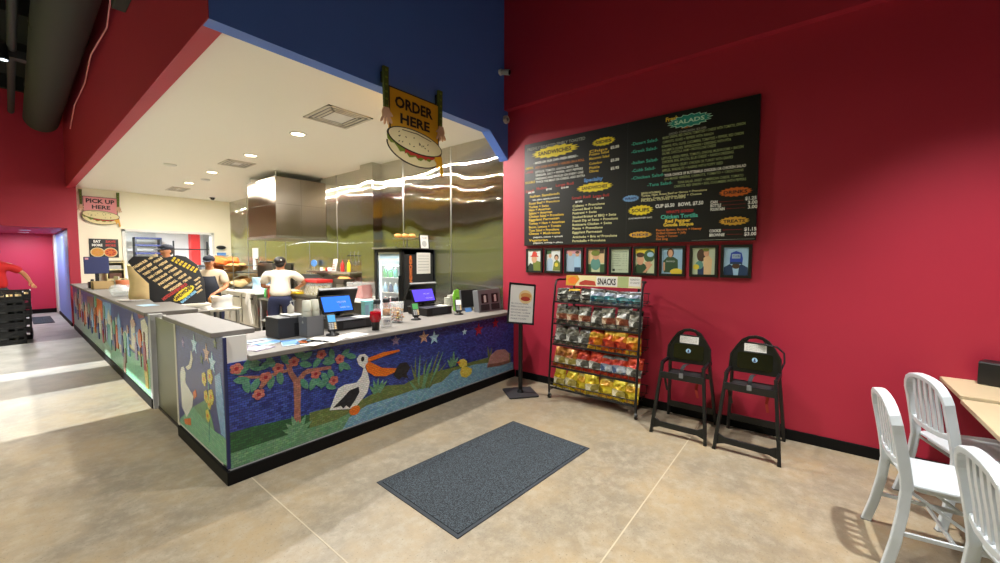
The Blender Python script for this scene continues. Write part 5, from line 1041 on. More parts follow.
# ------------------------------------------------------------------ people
def skinned(name, verts, edges, mat, parent, root=0, sub=2):
    bm = bmesh.new(); lay = bm.verts.layers.skin.verify(); vs = [bm.verts.new(p) for p, _r in verts]
    for v, (_p, r_) in zip(vs, verts): v[lay].radius = r_ if isinstance(r_, tuple) else (r_, r_)
    vs[root][lay].use_root = True
    for a, c in edges: bm.edges.new((vs[a], vs[c]))
    me = bpy.data.meshes.new(name); bm.to_mesh(me); bm.free(); me.materials.append(M[mat])
    o = bpy.data.objects.new(name, me); C.objects.link(o); o.parent = parent
    sk = o.modifiers.new('skin', 'SKIN'); sk.use_smooth_shade = True; sk.branch_smoothing = 0.6
    ss = o.modifiers.new('smooth', 'SUBSURF'); ss.levels = sub; ss.render_levels = sub
    return o
def person(label, loc, rz, H=1.70, lean=0.0, armL=None, armR=None, shirt='shirt_white', legs='jeans', skin='skin', hair='hair_black', hairstyle='bun', apron=None, headturn=0.0, short_sleeve=True):
    """own frame: the person looks along +y, x to their right; arms given as (elbow, wrist)"""
    t = thing('person', label, 'person', loc, rz, None, False); k = H/1.70; c, s_ = math.cos(lean), math.sin(lean)
    def L(x, y, z):                                       # bend the upper body forward about the hips
        dz = z-0.95; return Vector((x*k, (y*c+dz*s_)*k, (0.95+dz*c-y*s_)*k)) if z > 0.95 else Vector((x*k, y*k, z*k))
    A = {}
    for sd, arm in ((-1, armL), (1, armR)):
        sh = L(sd*0.185, -0.005, 1.40); el, wr = arm if arm else ((sd*0.25, 0.0, 1.13), (sd*0.24, 0.12, 0.92))
        A[sd] = (sh, Vector(el)*k, Vector(wr)*k)
    V = [(L(0, 0, 0.95), (0.14*k, 0.10*k)), (L(0, 0, 1.10), (0.13*k, 0.09*k)), (L(0, 0, 1.27), (0.14*k, 0.095*k)), (L(0, -0.01, 1.41), (0.10*k, 0.07*k)), (L(0, -0.005, 1.49), 0.055*k), (L(0, 0.012, 1.56), (0.068*k, 0.08*k)), (L(0, 0.01, 1.63), (0.074*k, 0.09*k)), (L(0, 0.0, 1.69), (0.05*k, 0.06*k))]
    E = [(i, i+1) for i in range(7)]
    V.append((L(0, 0.115, 1.60), 0.014*k)); E.append((6, 8))                    # nose
    for sd in (-1, 1):
        n = len(V); V.append((L(sd*0.088, 0, 1.605), (0.012*k, 0.022*k))); E.append((6, n))   # ears
    for sd in (-1, 1):
        sh, el, wr = A[sd]; n = len(V); d = (wr-el).normalized(); side = d.cross(Vector((0, 0, 1)))
        side = side.normalized() if side.length > 0.1 else Vector((1, 0, 0)); palm = wr+d*0.07*k
        V += [(sh, 0.056*k), (sh.lerp(el, 0.5), 0.05*k), (el, 0.042*k), (el.lerp(wr, 0.4), 0.039*k), (wr, 0.027*k), (palm, (0.036*k, 0.018*k))]
        E += [(3, n), (n, n+1), (n+1, n+2), (n+2, n+3), (n+3, n+4), (n+4, n+5)]
        drop = Vector((0, 0, -0.012*k))
        for q, (off, ln) in enumerate(((-0.03, 0.062), (-0.01, 0.075), (0.011, 0.07), (0.03, 0.055))):
            m_ = len(V); V += [(palm+side*off*k+d*ln*0.55*k+drop*0.4, 0.0085*k), (palm+side*off*k+d*ln*k+drop*1.6, 0.0075*k)]; E += [(n+5, m_), (m_, m_+1)]
        m_ = len(V); inward = side if side.x*sd < 0 else -side
        V += [(wr+d*0.04*k+inward*0.045*k, 0.0095*k), (wr+d*0.075*k+inward*0.052*k+drop, 0.0085*k)]; E += [(n+4, m_), (m_, m_+1)]
    for sd in (-1, 1):
        n = len(V); V += [(Vector((sd*0.095*k, 0, 0.88*k)), 0.088*k), (Vector((sd*0.10*k, 0.015, 0.5*k)), 0.058*k), (Vector((sd*0.10*k, -0.02, 0.32*k)), 0.055*k), (Vector((sd*0.10*k, -0.03, 0.09*k)), 0.038*k), (Vector((sd*0.105*k, 0.09, 0.045*k)), (0.04*k, 0.03*k)), (Vector((sd*0.11*k, 0.16, 0.035*k)), (0.034*k, 0.024*k))]
        E += [(0, n)]+[(n+i, n+i+1) for i in range(5)]
    skinned('body', V, E, skin, t)
    # shirt over the torso and upper arms
    g = 0.03*k
    V = [(L(0, 0, 0.90), (0.16*k+g, 0.12*k+g)), (L(0, 0, 1.08), (0.145*k+g, 0.105*k+g)), (L(0, 0, 1.25), (0.15*k+g, 0.11*k+g)), (L(0, -0.01, 1.40), (0.13*k+g, 0.085*k+g)), (L(0, -0.008, 1.475), 0.065*k+g*0.4)]
    E = [(0, 1), (1, 2), (2, 3), (3, 4)]
    for sd in (-1, 1):
        sh, el, wr = A[sd]; n = len(V); V += [(sh, 0.078*k+g*0.5), (sh.lerp(el, 0.45), 0.070*k+g*0.4), (sh.lerp(el, 0.85 if short_sleeve else 1.0), 0.06*k+g*0.3)]; E += [(3, n), (n, n+1), (n+1, n+2)]
        if not short_sleeve: V.append((el.lerp(wr, 0.8), 0.045*k)); E.append((n+2, n+3))
    skinned('shirt', V, E, shirt, t)
    V = [(Vector((0, 0, 1.03*k)), (0.18*k, 0.135*k)), (Vector((0, 0, 0.90*k)), (0.20*k, 0.15*k))]; E = [(0, 1)]
    for sd in (-1, 1):
        n = len(V); V += [(Vector((sd*0.11*k, 0, 0.80*k)), 0.115*k), (Vector((sd*0.105*k, 0.015, 0.5*k)), 0.086*k), (Vector((sd*0.10*k, -0.02, 0.3*k)), 0.074*k), (Vector((sd*0.10*k, -0.025, 0.075*k)), 0.062*k)]; E += [(1, n), (n, n+1), (n+1, n+2), (n+2, n+3)]
    tr_ = skinned('trousers', V, E, legs, t, 0)
    m_ = MB(); hc_ = L(0, -0.005, 1.645)
    if hairstyle == 'bun':
        m_.ell(hc_+Vector((0, -0.02, 0.012))*k, (0.089*k, 0.098*k, 0.088*k), hair); m_.ell(L(0, -0.115, 1.645), 0.042*k, hair); m_.ell(L(0, -0.06, 1.59), (0.078*k, 0.05*k, 0.07*k), hair); m_.build('hair', t)
        m_ = MB(); m_.ell(L(0.03, -0.128, 1.66), (0.02*k, 0.012*k, 0.014*k), 'paper', 8, 6); m_.build('hair_clip', t)
    else:
        m_.ell(L(0, -0.02, 1.615), (0.084*k, 0.092*k, 0.085*k), hair); m_.build('hair', t)
        m_ = MB(); m_.ell(L(0, -0.004, 1.665), (0.094*k, 0.107*k, 0.07*k), 'apron_navy')
        f_ = L(0, 0.13, 1.645); m_.add([f_+Vector((x*k, y*k, z*k)) for x, y, z in ((-0.075, -0.05, 0.008), (0.075, -0.05, 0.008), (0.055, 0.05, -0.016), (-0.055, 0.05, -0.016), (-0.075, -0.05, 0.0), (0.075, -0.05, 0.0), (0.055, 0.05, -0.022), (-0.055, 0.05, -0.022))], [(0,1,2,3), (7,6,5,4), (0,4,5,1), (1,5,6,2), (2,6,7,3), (3,7,4,0)], 'apron_navy'); m_.build('cap', t)
    m_ = MB()
    for sd in (-1, 1): m_.ell(L(sd*0.032, 0.088, 1.62), (0.012*k, 0.007*k, 0.007*k), 'black', 8, 6)
    m_.ell(L(0, 0.092, 1.55), (0.024*k, 0.006*k, 0.006*k), 'tomato', 8, 5); m_.build('face_details', t)
    m_ = MB()
    for sd in (-1, 1): m_.ell((sd*0.106*k, 0.06*k, 0.045*k), (0.052*k, 0.135*k, 0.045*k), 'black', 12, 8); m_.box((sd*0.106*k-0.05*k, -0.07*k, 0.0), (sd*0.106*k+0.05*k, 0.19*k, 0.025), 'black')
    m_.build('shoes', t)
    if apron:
        m_ = MB(); fr = frame((0, 0, 0), (1, 0, 0), (0, 0, 1)); pts = []
        rows = [(1.36, 0.10), (1.15, 0.15), (1.0, 0.18), (0.7, 0.18), (0.55, 0.17)]; vs = []
        for z, wd in rows:
            for q in range(7): u = -1+2*q/6; vs.append(L(u*wd, 0.145+0.02*(z < 1)-0.05*u*u, z))
        m_.add(vs, [(i*7+q, i*7+q+1, i*7+q+8, i*7+q+7) for i in range(4) for q in range(6)], apron, True); ob = m_.build('apron', t); so = ob.modifiers.new('thick', 'SOLIDIFY'); so.thickness = 0.006
    return t
cook = person('person in white T-shirt and dark jeans, back turned, working at the prep table', (3.335, 8.20, 0), R(-32), 1.66, 0.10, ((-0.27, 0.10, 1.14), (-0.16, 0.33, 1.10)), ((0.36, 0.12, 1.20), (0.24, 0.36, 1.10)), 'shirt_white', 'jeans', 'skin', 'hair_black', 'bun')
cook.scale = (1.22, 1.2, 1.0)
person('person in beige shirt, dark apron and cap behind the black menu easel', (2.36, 8.75, 0), R(150), 1.69, 0.12, ((-0.27, 0.12, 1.15), (-0.16, 0.36, 1.05)), ((0.27, 0.12, 1.15), (0.16, 0.36, 1.05)), 'shirt_beige', 'jeans', 'skin', 'hair_black', 'cap', 'apron_navy')
person('person in a dark cap seen just above the black menu easel', (1.93, 9.75, 0), R(120), 1.90, 0.0, None, None, 'shirt_beige', 'jeans', 'skin', 'hair_black', 'cap', 'apron_navy')
person('person in a red shirt reaching over the stacked bread crates', (-0.17, 13.6, 0), R(178), 1.84, 0.12, ((-0.37, 0.08, 1.22), (-0.46, 0.30, 1.04)), ((0.26, 0.25, 1.14), (0.16, 0.45, 1.06)), 'shirt_red', 'apron_navy', 'skin', 'hair_black', 'cap')

# ------------------------------------------------------------------ bread crates
def crate_mb(W=0.68, D=0.56, Hh=0.165):
    m_ = MB(); x, y = W/2, D/2; mt = 'black'
    m_.box((-x+0.012, -y+0.012, 0.006), (x-0.012, y-0.012, 0.018), mt)
    for z, h in ((0.0, 0.03), (0.07, 0.022), (0.135, 0.03)):
        m_.box((-x, -y, z), (x, -y+0.016, z+h), mt); m_.box((-x, y-0.016, z), (x, y, z+h), mt); m_.box((-x, -y, z), (-x+0.016, y, z+h), mt); m_.box((x-0.016, -y, z), (x, y, z+h), mt)
    for q in range(7):
        xx = -x+0.02+q*(W-0.04)/6
        for yy in (-y+0.008, y-0.008): m_.box((xx-0.014, yy-0.007, 0.0), (xx+0.014, yy+0.007, Hh), mt)
    for q in range(6):
        yy = -y+0.02+q*(D-0.04)/5
        for xx in (-x+0.008, x-0.008): m_.box((xx-0.007, yy-0.014, 0.0), (xx+0.007, yy+0.014, Hh), mt)
    m_.box((-x+0.004, -y+0.005, 0.02), (x-0.004, -y+0.012, 0.085), 'black_matte'); m_.box((x-0.012, -y+0.005, 0.02), (x-0.005, y-0.005, 0.085), 'black_matte')
    m_.box((-0.09, -y-0.004, 0.105), (0.09, -y+0.004, 0.135), 'charcoal')
    return m_
pc = None; ordn = ['bottom', 'second from bottom', 'third from bottom', 'third from top', 'second from top', 'topmost']
for st, (cx, cy, rz, nm) in enumerate([(-0.155, 12.2, 0.02, 'front stack'), (-0.05, 12.83, -0.03, 'rear stack')]):
    for i in range(6):
        lab = 'black plastic bread crate, %s of the %s' % (ordn[i], nm)
        if pc is None: pc = crate_mb().build('bread_crate', None, 0, (0, 0, 0)); o = pc; tag(o, lab, 'crate', 'stacked bread crates')
        else: o = pc.copy(); C.objects.link(o); o['label'] = lab
        o.location = (cx+random.uniform(-.008, .008), cy, 0.167*i); o.rotation_euler = (0, 0, rz+random.uniform(-.02, .02))
    for i in range(4):
        m_ = MB(); m_.ell((0, 0, 0.05), (0.075, 0.23, 0.05), 'bread_pale', 16, 10)
        for q in range(4): m_.ell((0, -0.13+0.087*q, 0.094), (0.03, 0.01, 0.006), 'bun', 8, 5)
        o = m_.build('bread_loaf', None, 0, (0, 0, 0)); tag(o, 'pale long bread loaf, number %s from the left in the %s of crates' % (['one', 'two', 'three', 'four'][i], nm), 'bread', 'loaves in the top crates')
        o['label'] = 'pale long loaf %s in the top crate of the %s' % (['at the left side', 'left of the centre', 'right of the centre', 'at the right side'][i], nm)
        o.location = (cx-0.24+0.16*i, cy, 0.167*5+0.02)
        o.scale = (1, 1, 1.25)

# ------------------------------------------------------------------ things on the pick-up counter
t = thing('flat_monitor', 'dark monitor seen from behind at the far end of the pick-up counter', 'monitor', (1.20, 12.0, 1.06), R(0), None, False)
f = MB(); f.box((-0.19, -0.02, 0.27), (0.19, 0.02, 0.63), 'navy'); f.build('screen', t, 0.01)
f = MB(); f.box((-0.03, -0.01, 0.0), (0.03, 0.03, 0.3), 'black'); f.build('neck', t)
f = MB(); f.box((-0.12, -0.09, 0.0), (0.12, 0.09, 0.015), 'black'); f.build('base', t, 0.004)
f = MB(); f.box((-0.17, -0.022, 0.57), (-0.12, -0.0205, 0.61), 'p_pink'); f.build('sticker', t)
t = thing('wooden_tray', 'small brown wooden caddy on the pick-up counter below the monitor', 'tray', (1.16, 10.9, 1.06), 0, None, False)
f = MB(); f.box((-0.15, -0.12, 0), (0.15, 0.12, 0.012), 'cardboard'); f.build('bottom', t)
f = MB()
for lo, hi in (((-0.15, -0.12), (0.15, -0.108)), ((-0.15, 0.108), (0.15, 0.12)), ((-0.15, -0.12), (-0.138, 0.12)), ((0.138, -0.12), (0.15, 0.12))): f.box((lo[0], lo[1], 0), (hi[0], hi[1], 0.15), 'cardboard')
f.build('wall', t)
f = MB(); f.box((-0.006, -0.11, 0.012), (0.006, 0.11, 0.13), 'cardboard'); f.build('divider', t)
b = MB(); b.prism([(0, 0), (0.17, 0), (0.17, 0.235), (0, 0.24)], frame((1.345, 11.1, 1.06), (0.3, -1, 0), (0, 0, 1)), -0.01, 0, 'paper'); tag(b.build('paper_stack'), 'white upright papers leaning right of the wooden caddy', 'papers')
b = MB(); b.box((1.0, 11.25, 1.06), (1.12, 11.4, 1.19), 'black'); b.cyl((1.06, 11.32, 1.19), (1.06, 11.32, 1.24), 0.03, 0.02, 'black'); tag(b.build('small_printer', bevel=0.01), 'small black box left of the wooden caddy', 'printer')
def clamshell(label, x, y, s_=1.0, z=1.06):
    t = thing('clear_container', label, 'container', (x, y, z), random.uniform(-.4, .4), 'clear plastic food containers', False)
    f = MB(); f.lathe([(0.07*s_, 0), (0.09*s_, 0.005), (0.115*s_, 0.07*s_), (0.125*s_, 0.075*s_), (0.11*s_, 0.068*s_), (0.085*s_, 0.012), (0, 0.01)], 'clear', n=20); f.build('bowl', t)
    f = MB(); f.lathe([(0.125*s_, 0.077*s_), (0.118*s_, 0.085*s_), (0.10*s_, 0.125*s_), (0.05*s_, 0.15*s_), (0, 0.155*s_)], 'clear', n=20); f.build('lid', t)
clamshell('clear domed plastic container nearest on the pick-up counter', 1.10, 8.5, 1.1); clamshell('clear domed plastic container behind and right of the nearest one', 1.26, 8.85, 1.1); clamshell('clear domed plastic container farther along, before the wooden caddy', 1.17, 9.3, 1.0)
b = MB(); b.lathe([(0.07, 0), (0.10, 0.2), (0.105, 0.2), (0.075, -0.0)], 'kraft', (1.32, 9.9, 1.06), 18); b.lathe([(0.0, 0.19), (0.1, 0.19)], 'bread', (1.32, 9.9, 1.06), 18); tag(b.build('brown_basket'), 'round brown basket behind the clear containers', 'basket')
b = MB(); b.box((0.98, 7.5, 1.06), (1.2, 7.85, 1.063), 'paper', rot=(0, 0, 0.2)); tag(b.build('paper_sheet'), 'white sheet lying on the pick-up counter in front of the containers', 'paper')
b = MB(); b.box((1.02, 6.5, 1.06), (1.18, 6.75, 1.062), 'p_lsky', rot=(0, 0, 0.15)); tag(b.build('pale_blue_flyer'), 'pale blue flyer near the close end of the pick-up counter', 'flyer')
b = MB(); b.box((1.50, 9.2, 0.98), (1.78, 9.6, 1.38), 'black'); b.box((1.49, 9.19, 1.36), (1.79, 9.61, 1.40), 'charcoal'); tag(b.build('black_cooler', bevel=0.01), 'black box cooler left of the tilted menu easel', 'box')
def paper_bag(name, label, x, y, z, w_, d_, h, mat):
    m_ = MB(); n = 6; vs = []
    for j in range(n+1):
        v = j/n; k = 1-0.12*math.sin(3.1*v)+0.05*math.sin(9*v)
        for i in range(12):
            a = 2*math.pi*i/12; sx = max(-1, min(1, 1.3*math.cos(a))); sy = max(-1, min(1, 1.3*math.sin(a)))
            vs.append(Vector((x+sx*w_/2*k+0.012*math.sin(5*a+7*v), y+sy*d_/2*k*(1-0.75*max(0, v-0.6)), z+h*v+0.01*math.sin(3*a)*v)))
    m_.add(vs, [(j*12+i, j*12+(i+1) % 12, (j+1)*12+(i+1) % 12, (j+1)*12+i) for j in range(n) for i in range(12)], mat, True); m_.add(vs[:12], [list(range(12))[::-1]], mat); m_.add(vs[-12:], [list(range(12))], mat)
    return tag(m_.build(name), label, 'bag')
paper_bag('paper_bag', 'crumpled tan paper bag left of the tilted menu easel', 1.24, 7.75, 1.06, 0.30, 0.22, 0.50, 'bread_pale')
# counter wing carrying the big black menu easel
t = thing('service_table', 'steel worktop behind the near end of the pick-up counter', 'table', (1.75, 6.6, 0))
b = MB(); b.box((1.63, 6.22, 0.945), (2.02, 7.15, 0.98), 'steel'); b.build('table_top', t, 0.004)
for x in (1.68, 1.98):
    for y in (6.27, 7.1): b = MB(); b.cyl((x, y, 0), (x, y, 0.945), 0.022, 0.022, 'steel', 10); b.build('leg', t)
b = MB(); b.box((1.65, 6.25, 0.2), (2.0, 7.12, 0.225), 'steel'); b.build('shelf', t)
EF = frame((1.46, 6.95, 1.035), (1, -0.12, 0), (-0.05, 0.30, 1))
t = thing('menu_easel', 'big tilted black menu panel with slanting rows of yellow lettering', 'menu', (1.5, 6.8, 0.95))
E1 = [(-0.42, 0.61), (-0.36, 0.68), (-0.15, 0.68), (-0.02, 0.665), (0.10, 0.70), (0.20, 0.68), (0.31, 0.56), (0.36, 0.32), (0.33, -0.02), (0.0, -0.05), (-0.18, -0.03), (-0.27, 0.08), (-0.25, 0.30), (-0.36, 0.48)]
b = MB(); b.prism(E1, EF, -0.05, 0.0, 'board_black'); pnl = b.build('panel', t, 0.006)
b = MB(); b.bar(EF(0.1, 0.3, -0.05), (1.66, 7.12, 0.982), 0.03, 0.02, 'black'); b.bar(EF(0.05, 0.1, -0.05), EF(-0.2, 0.5, -0.05), 0.03, 0.02, 'black'); b.build('prop', t)
b = MB(); b.box((1.44, 6.80, 0.981), (1.82, 7.02, 1.015), 'off_white'); b.build('foot', t, 0.004)
def slanted(rows, mat, ang, hh, fr, d=0.002):
    m_ = MB(); c, s_ = math.cos(ang), math.sin(ang)
    for a, bb, wd, txt in rows: m_.text(txt, lambda p, q, dd=0: fr(a+(p*c-q*s_), bb+(p*s_+q*c), dd), 0, 0, wd, hh, mat, d1=d, bold=2.5)
    return m_
words1 = ['ITALIAN SUB', 'ROAST BEEF', 'TURKEY + SWISS', 'HAM + CHEESE', 'TUNA SALAD', 'PASTRAMI', 'MEATBALL', 'VEGGIE']
rows = []
for k in range(8):
    a0, b0 = -0.355+0.034*k*1.35-0.0*k, 0.50-0.075*k*0.86+0.016*k; rows.append((a0-0.02, b0, 0.19, words1[k])); rows.append((a0+0.155, b0+0.125, 0.12, '+ '+words1[(k+3) % 8]))
slanted(rows, 'bread_pale', R(36), 0.030, EF).build('lettering', pnl)
slanted([(0.04+0.038*k, 0.60-0.028*k, 0.075, ['$6.50', '$7.25', '$7.95', '$8.50', '$8.95', '$9.25', '$9.95'][k]) for k in range(7)], 'yellow', R(50), 0.026, EF).build('lettering', pnl)
slanted([(-0.13+0.055*k, 0.045+0.05*k*0.8, 0.09, ['HOT', 'COLD', 'TOASTED', 'SPICY', 'MILD'][k]) for k in range(5)], 'text_red', R(38), 0.036, EF).build('lettering', pnl)
b = MB(); pts = []
for k in range(40):
    q = 2*math.pi*k/40; rr = 1 if k % 2 else 0.88; a, bb = 0.165*rr*math.cos(q), 0.055*rr*math.sin(q); c, s_ = math.cos(R(40)), math.sin(R(40)); pts.append((0.10+a*c-bb*s_, 0.135+a*s_+bb*c))
b.prism(pts, EF, -0.001, 0.003, 'badge_yellow'); bd = b.build('badge', pnl)
slanted([(0.0, 0.035, 0.27, 'SANDWICHES')], 'ink', R(40), 0.045, EF, 0.0045).build('lettering', bd)
slanted([(0.06, -0.01, 0.25, 'MADE TO ORDER')], 'sky', R(40), 0.03, EF).build('lettering', pnl)
slanted([(0.25, 0.12+0.06*k, 0.09, ['DRINKS', 'CHIPS', 'SOUP', 'TREATS'][k]) for k in range(4)], 'bread_pale', R(38), 0.022, EF).build('lettering', pnl)
paper_bag('plastic_bag', 'crumpled clear plastic bag right of the tilted menu easel', 1.87, 6.50, 0.981, 0.24, 0.22, 0.15, 'plastic_bag')
b = MB(); b.ell((1.92, 6.98, 1.047), (0.09, 0.08, 0.066), 'bread'); tag(b.build('bread_roll'), 'golden bread roll beside the tilted menu easel', 'bread')

# ------------------------------------------------------------------ things on the ordering counter
CT = 0.932
def flyer(name, label, cx, cy, w_, d_, rz, base, bands):
    t = thing(name, label, 'flyer', (cx, cy, CT+0.0005), rz, 'papers on the ordering counter', False)
    m_ = MB(); m_.box((-w_/2, -d_/2, 0), (w_/2, d_/2, 0.0025), base); m_.build('sheet', t)
    m_ = MB()
    for c_, x0, y0, x1, y1 in bands: m_.box((x0*w_, y0*d_, 0.002), (x1*w_, y1*d_, 0.0033), c_)
    m_.build('print', t)
flyer('menu_flyer', 'blue and white menu flyer at the left end of the counter', 1.36, 3.72, 0.22, 0.30, 0.15, 'p_lsky', [('blue', -0.45, -0.4, 0.45, -0.1), ('navy', -0.45, 0.1, 0.2, 0.3), ('paper', -0.4, -0.05, 0.4, 0.08)])
flyer('menu_flyer', 'blue flyer overlapping the edge, right of the left-end flyer', 1.53, 3.50, 0.21, 0.28, -0.3, 'p_denim', [('blue', -0.45, -0.4, 0.1, 0.4), ('orange', 0.15, -0.3, 0.42, 0.0)])
flyer('menu_flyer', 'pale lilac flyer beside the counter edge at the left end', 1.22, 3.52, 0.18, 0.26, 0.4, 'tile_mauve', [('paper', -0.4, -0.4, 0.4, 0.0)])
flyer('order_sheet', 'white order sheet below the card reader', 1.74, 3.40, 0.22, 0.30, 0.6, 'paper', [('grey_light', -0.4, 0.1, 0.4, 0.13), ('grey_light', -0.4, -0.1, 0.4, -0.07)])
flyer('order_sheet', 'white sheet with a blue heading in front of the grey cup box', 1.60, 3.38, 0.2, 0.28, 0.35, 'white', [('p_sky', -0.4, 0.2, 0.4, 0.3), ('grey_light', -0.4, -0.1, 0.3, -0.07)])
flyer('order_sheet', 'white sheet on the counter right of the card reader', 2.02, 3.40, 0.22, 0.2, 0.2, 'paper', [('grey_light', -0.4, 0.1, 0.4, 0.13)])
t = thing('napkin_box', 'dark grey countertop dispenser at the left of the counter', 'dispenser', (1.61, 3.86, CT), 0.05, None, False)
f = MB(); f.prism([(-0.12, 0), (0.14, 0), (0.14, 0.15), (0.03, 0.185), (-0.12, 0.185)], frame((0, -0.12, 0), (1, 0, 0), (0, 0, 1)), -0.26, 0, 'charcoal'); f.build('case', t, 0.006)
f = MB(); f.box((0.02, -0.125, 0.02), (0.13, -0.119, 0.13), 'black'); f.build('opening', t)
f = MB(); f.box((-0.01, -0.1, 0.185), (0.12, 0.1, 0.2), 'grey_light'); f.build('top_tray', t, 0.004)
t = thing('pump_bottle', 'small pale pump bottle on top of the dark grey dispenser', 'bottle', (1.69, 3.93, CT+0.202), 0, None, False)
f = MB(); f.lathe([(0.028, 0), (0.03, 0.005), (0.03, 0.06), (0.012, 0.075), (0.012, 0.085)], 'off_white', n=14); f.build('body', t)
f = MB(); f.cyl((0, 0, 0.085), (0, 0, 0.11), 0.006, 0.006, 'grey_light', 8); f.bar((0, 0, 0.11), (0.03, -0.02, 0.112), 0.012, 0.008, 'grey_light'); f.build('pump', t)
t = thing('cup_box', 'clear grey box holding frosted cups on the counter', 'box', (1.765, 3.70, CT), 0.1, None, False)
f = MB()
for lo, hi in (((-0.085, -0.08), (0.085, -0.074)), ((-0.085, 0.074), (0.085, 0.08)), ((-0.085, -0.08), (-0.079, 0.08)), ((0.079, -0.08), (0.085, 0.08))): f.box((lo[0], lo[1], 0), (hi[0], hi[1], 0.19), 'grey')
f.box((-0.085, -0.08, 0), (0.085, 0.08, 0.006), 'grey'); f.build('case', t)
for i, (x, y) in enumerate([(-0.042, -0.02), (0.042, 0.0)]):
    m_ = MB()
    for k in range(3): m_.lathe([(0.042, 0.12+0.055*k), (0.044, 0.122+0.055*k), (0.034, 0.22+0.055*k), (0.0, 0.222+0.055*k)], 'cup_frost', (0, 0, 0), 18)
    m_.lathe([(0.041, 0.01), (0.041, 0.12)], 'cup_frost', (0, 0, 0), 18)
    o = m_.build('cup_stack', None, 0, (0, 0, 0)); o.location = (1.765+x, 3.70+y, CT+0.006); tag(o, ['left stack of upturned frosted cups in the grey box', 'right stack of upturned frosted cups in the grey box'][i], 'cups', 'cup stacks in the grey box')
def card_reader(label, x, y, rz, body='charcoal', scr='screen_cyan'):
    t = thing('card_reader', label, 'card reader', (x, y, CT), rz, 'card readers on the counter', False)
    f = MB(); f.lathe([(0.06, 0), (0.06, 0.012), (0.03, 0.02), (0.025, 0.06)], 'black', n=18); f.build('stand', t)
    F2 = frame((0, -0.03, 0.05), (1, 0, 0), (0, 0.55, 1)); f = MB(); f.prism(rrect(-0.042, 0, 0.042, 0.165, 0.012), F2, -0.035, 0, body); f.build('body', t, 0.004)
    f = MB(); f.prism(rrect(-0.034, 0.085, 0.034, 0.155, 0.004), F2, 0, 0.002, scr); f.build('display', t)
    f = MB()
    for i in range(3):
        for j in range(4): f.prism(rrect(-0.032+0.023*i, 0.012+0.017*j, -0.014+0.023*i, 0.025+0.017*j, 0.003), F2, 0, 0.003, 'bread_pale' if i == 2 else 'grey_light')
    f.build('keypad', t)
    return t
card_reader('tilted card reader with a blue display before the left register', 1.90, 3.55, R(-12))
card_reader('dark card reader with a green flap before the right register', 3.02, 3.70, R(-20), 'black', 'green')
card_reader('white and black card reader between the right register and the tablet', 3.66, 3.62, R(-35), 'black', 'white')
def register(label, x, y, scr, w_=0.34, monw=0.44):
    t = thing('register', label, 'cash register', (x, y, CT), R(-3), 'two cash registers', False)
    f = MB(); f.box((-0.20, -0.18, 0.005), (0.21, 0.22, 0.098), 'black'); f.box((-0.21, -0.19, 0.095), (0.22, 0.23, 0.104), 'charcoal'); f.build('cash_drawer', t, 0.004)
    f = MB(); f.box((-0.12, -0.185, 0.02), (0.13, -0.179, 0.085), 'charcoal'); f.build('drawer_front', t)
    f = MB(); f.box((-0.09, 0.04, 0.104), (0.11, 0.16, 0.118), 'black'); f.cyl((-0.02, 0.14, 0.118), (-0.02, 0.095, 0.24), 0.026, 0.02, 'black'); f.build('stand', t, 0.003)
    F2 = frame((-0.04, 0.055, 0.155), (1, 0.02, 0), (-0.09, 0.34, 1)); f = MB(); f.prism(rrect(-w_/2, 0, w_/2, 0.19, 0.01), F2, -0.03, 0, 'black'); sc_ = f.build('customer_screen', t, 0.003)
    f = MB(); f.prism(rrect(-w_/2+0.014, 0.016, w_/2-0.014, 0.176, 0.003), F2, 0, 0.001, scr); f.build('display', sc_)
    f = MB(); f.text('WELCOME', F2, 0.0, 0.105, 0.10, 0.016, 'white', d1=0.0016); f.text('THANK YOU', F2, 0.02, 0.045, 0.11, 0.016, 'white', d1=0.0016); f.build('lettering', sc_)
    F3 = frame((0.02, 0.30, 0.21), (1, 0.02, 0), (-0.0, -0.55, 1)); f = MB(); f.prism(rrect(-monw/2, -0.02, monw/2, 0.22, 0.012), F3, 0.0, 0.03, 'black'); f.prism(rrect(-monw/2, 0.21, monw/2, 0.226, 0.004), F3, -0.004, 0.034, 'grey'); f.cyl((0.02, 0.24, 0.104), (0.02, 0.30, 0.25), 0.03, 0.025, 'black'); f.build('cashier_screen', t, 0.003)
    f = MB(); f.box((0.06, -0.15, 0.104), (0.2, 0.0, 0.108), 'paper', rot=(0, 0, 0.2)); f.build('receipts', t)
    return t
register('black cash register with a blue customer screen in the middle of the counter', 2.22, 3.87, 'screen_blue')
register('black cash register with a violet customer screen nearer the steel wall', 3.47, 3.95, 'screen_violet', 0.36)
b = MB(); b.lathe([(0.035, 0), (0.037, 0.004), (0.037, 0.05), (0.042, 0.085)], 'black', (2.315, 3.47, CT), 20); b.lathe([(0.042, 0.085), (0.055, 0.115), (0.058, 0.155), (0.056, 0.185), (0.05, 0.19)], 'red_glass', (2.315, 3.47, CT), 20); b.lathe([(0.048, 0.188), (0, 0.186)], 'red', (2.315, 3.47, CT), 20); tag(b.build('red_candle_jar'), 'shiny red cup with a dark base standing near the counter edge', 'cup')
t = thing('tip_box', 'small clear box with a written label right of the red cup', 'box', (2.49, 3.56, CT), R(-8), None, False)
f = MB(); f.box((-0.055, -0.045, 0), (0.055, 0.045, 0.11), 'clear'); f.build('case', t, 0.004)
f = MB(); ff = frame((0, -0.0455, 0), (1, 0, 0), (0, 0, 1)); f.prism(rrect(-0.048, 0.02, 0.048, 0.09, 0.006), ff, 0, 0.001, 'paper'); f.text('TIPS', ff, -0.035, 0.055, 0.07, 0.022, 'navy', d1=0.002, bold=1); f.text('thank you', ff, -0.03, 0.032, 0.06, 0.012, 'navy', d1=0.002); f.build('note', t)
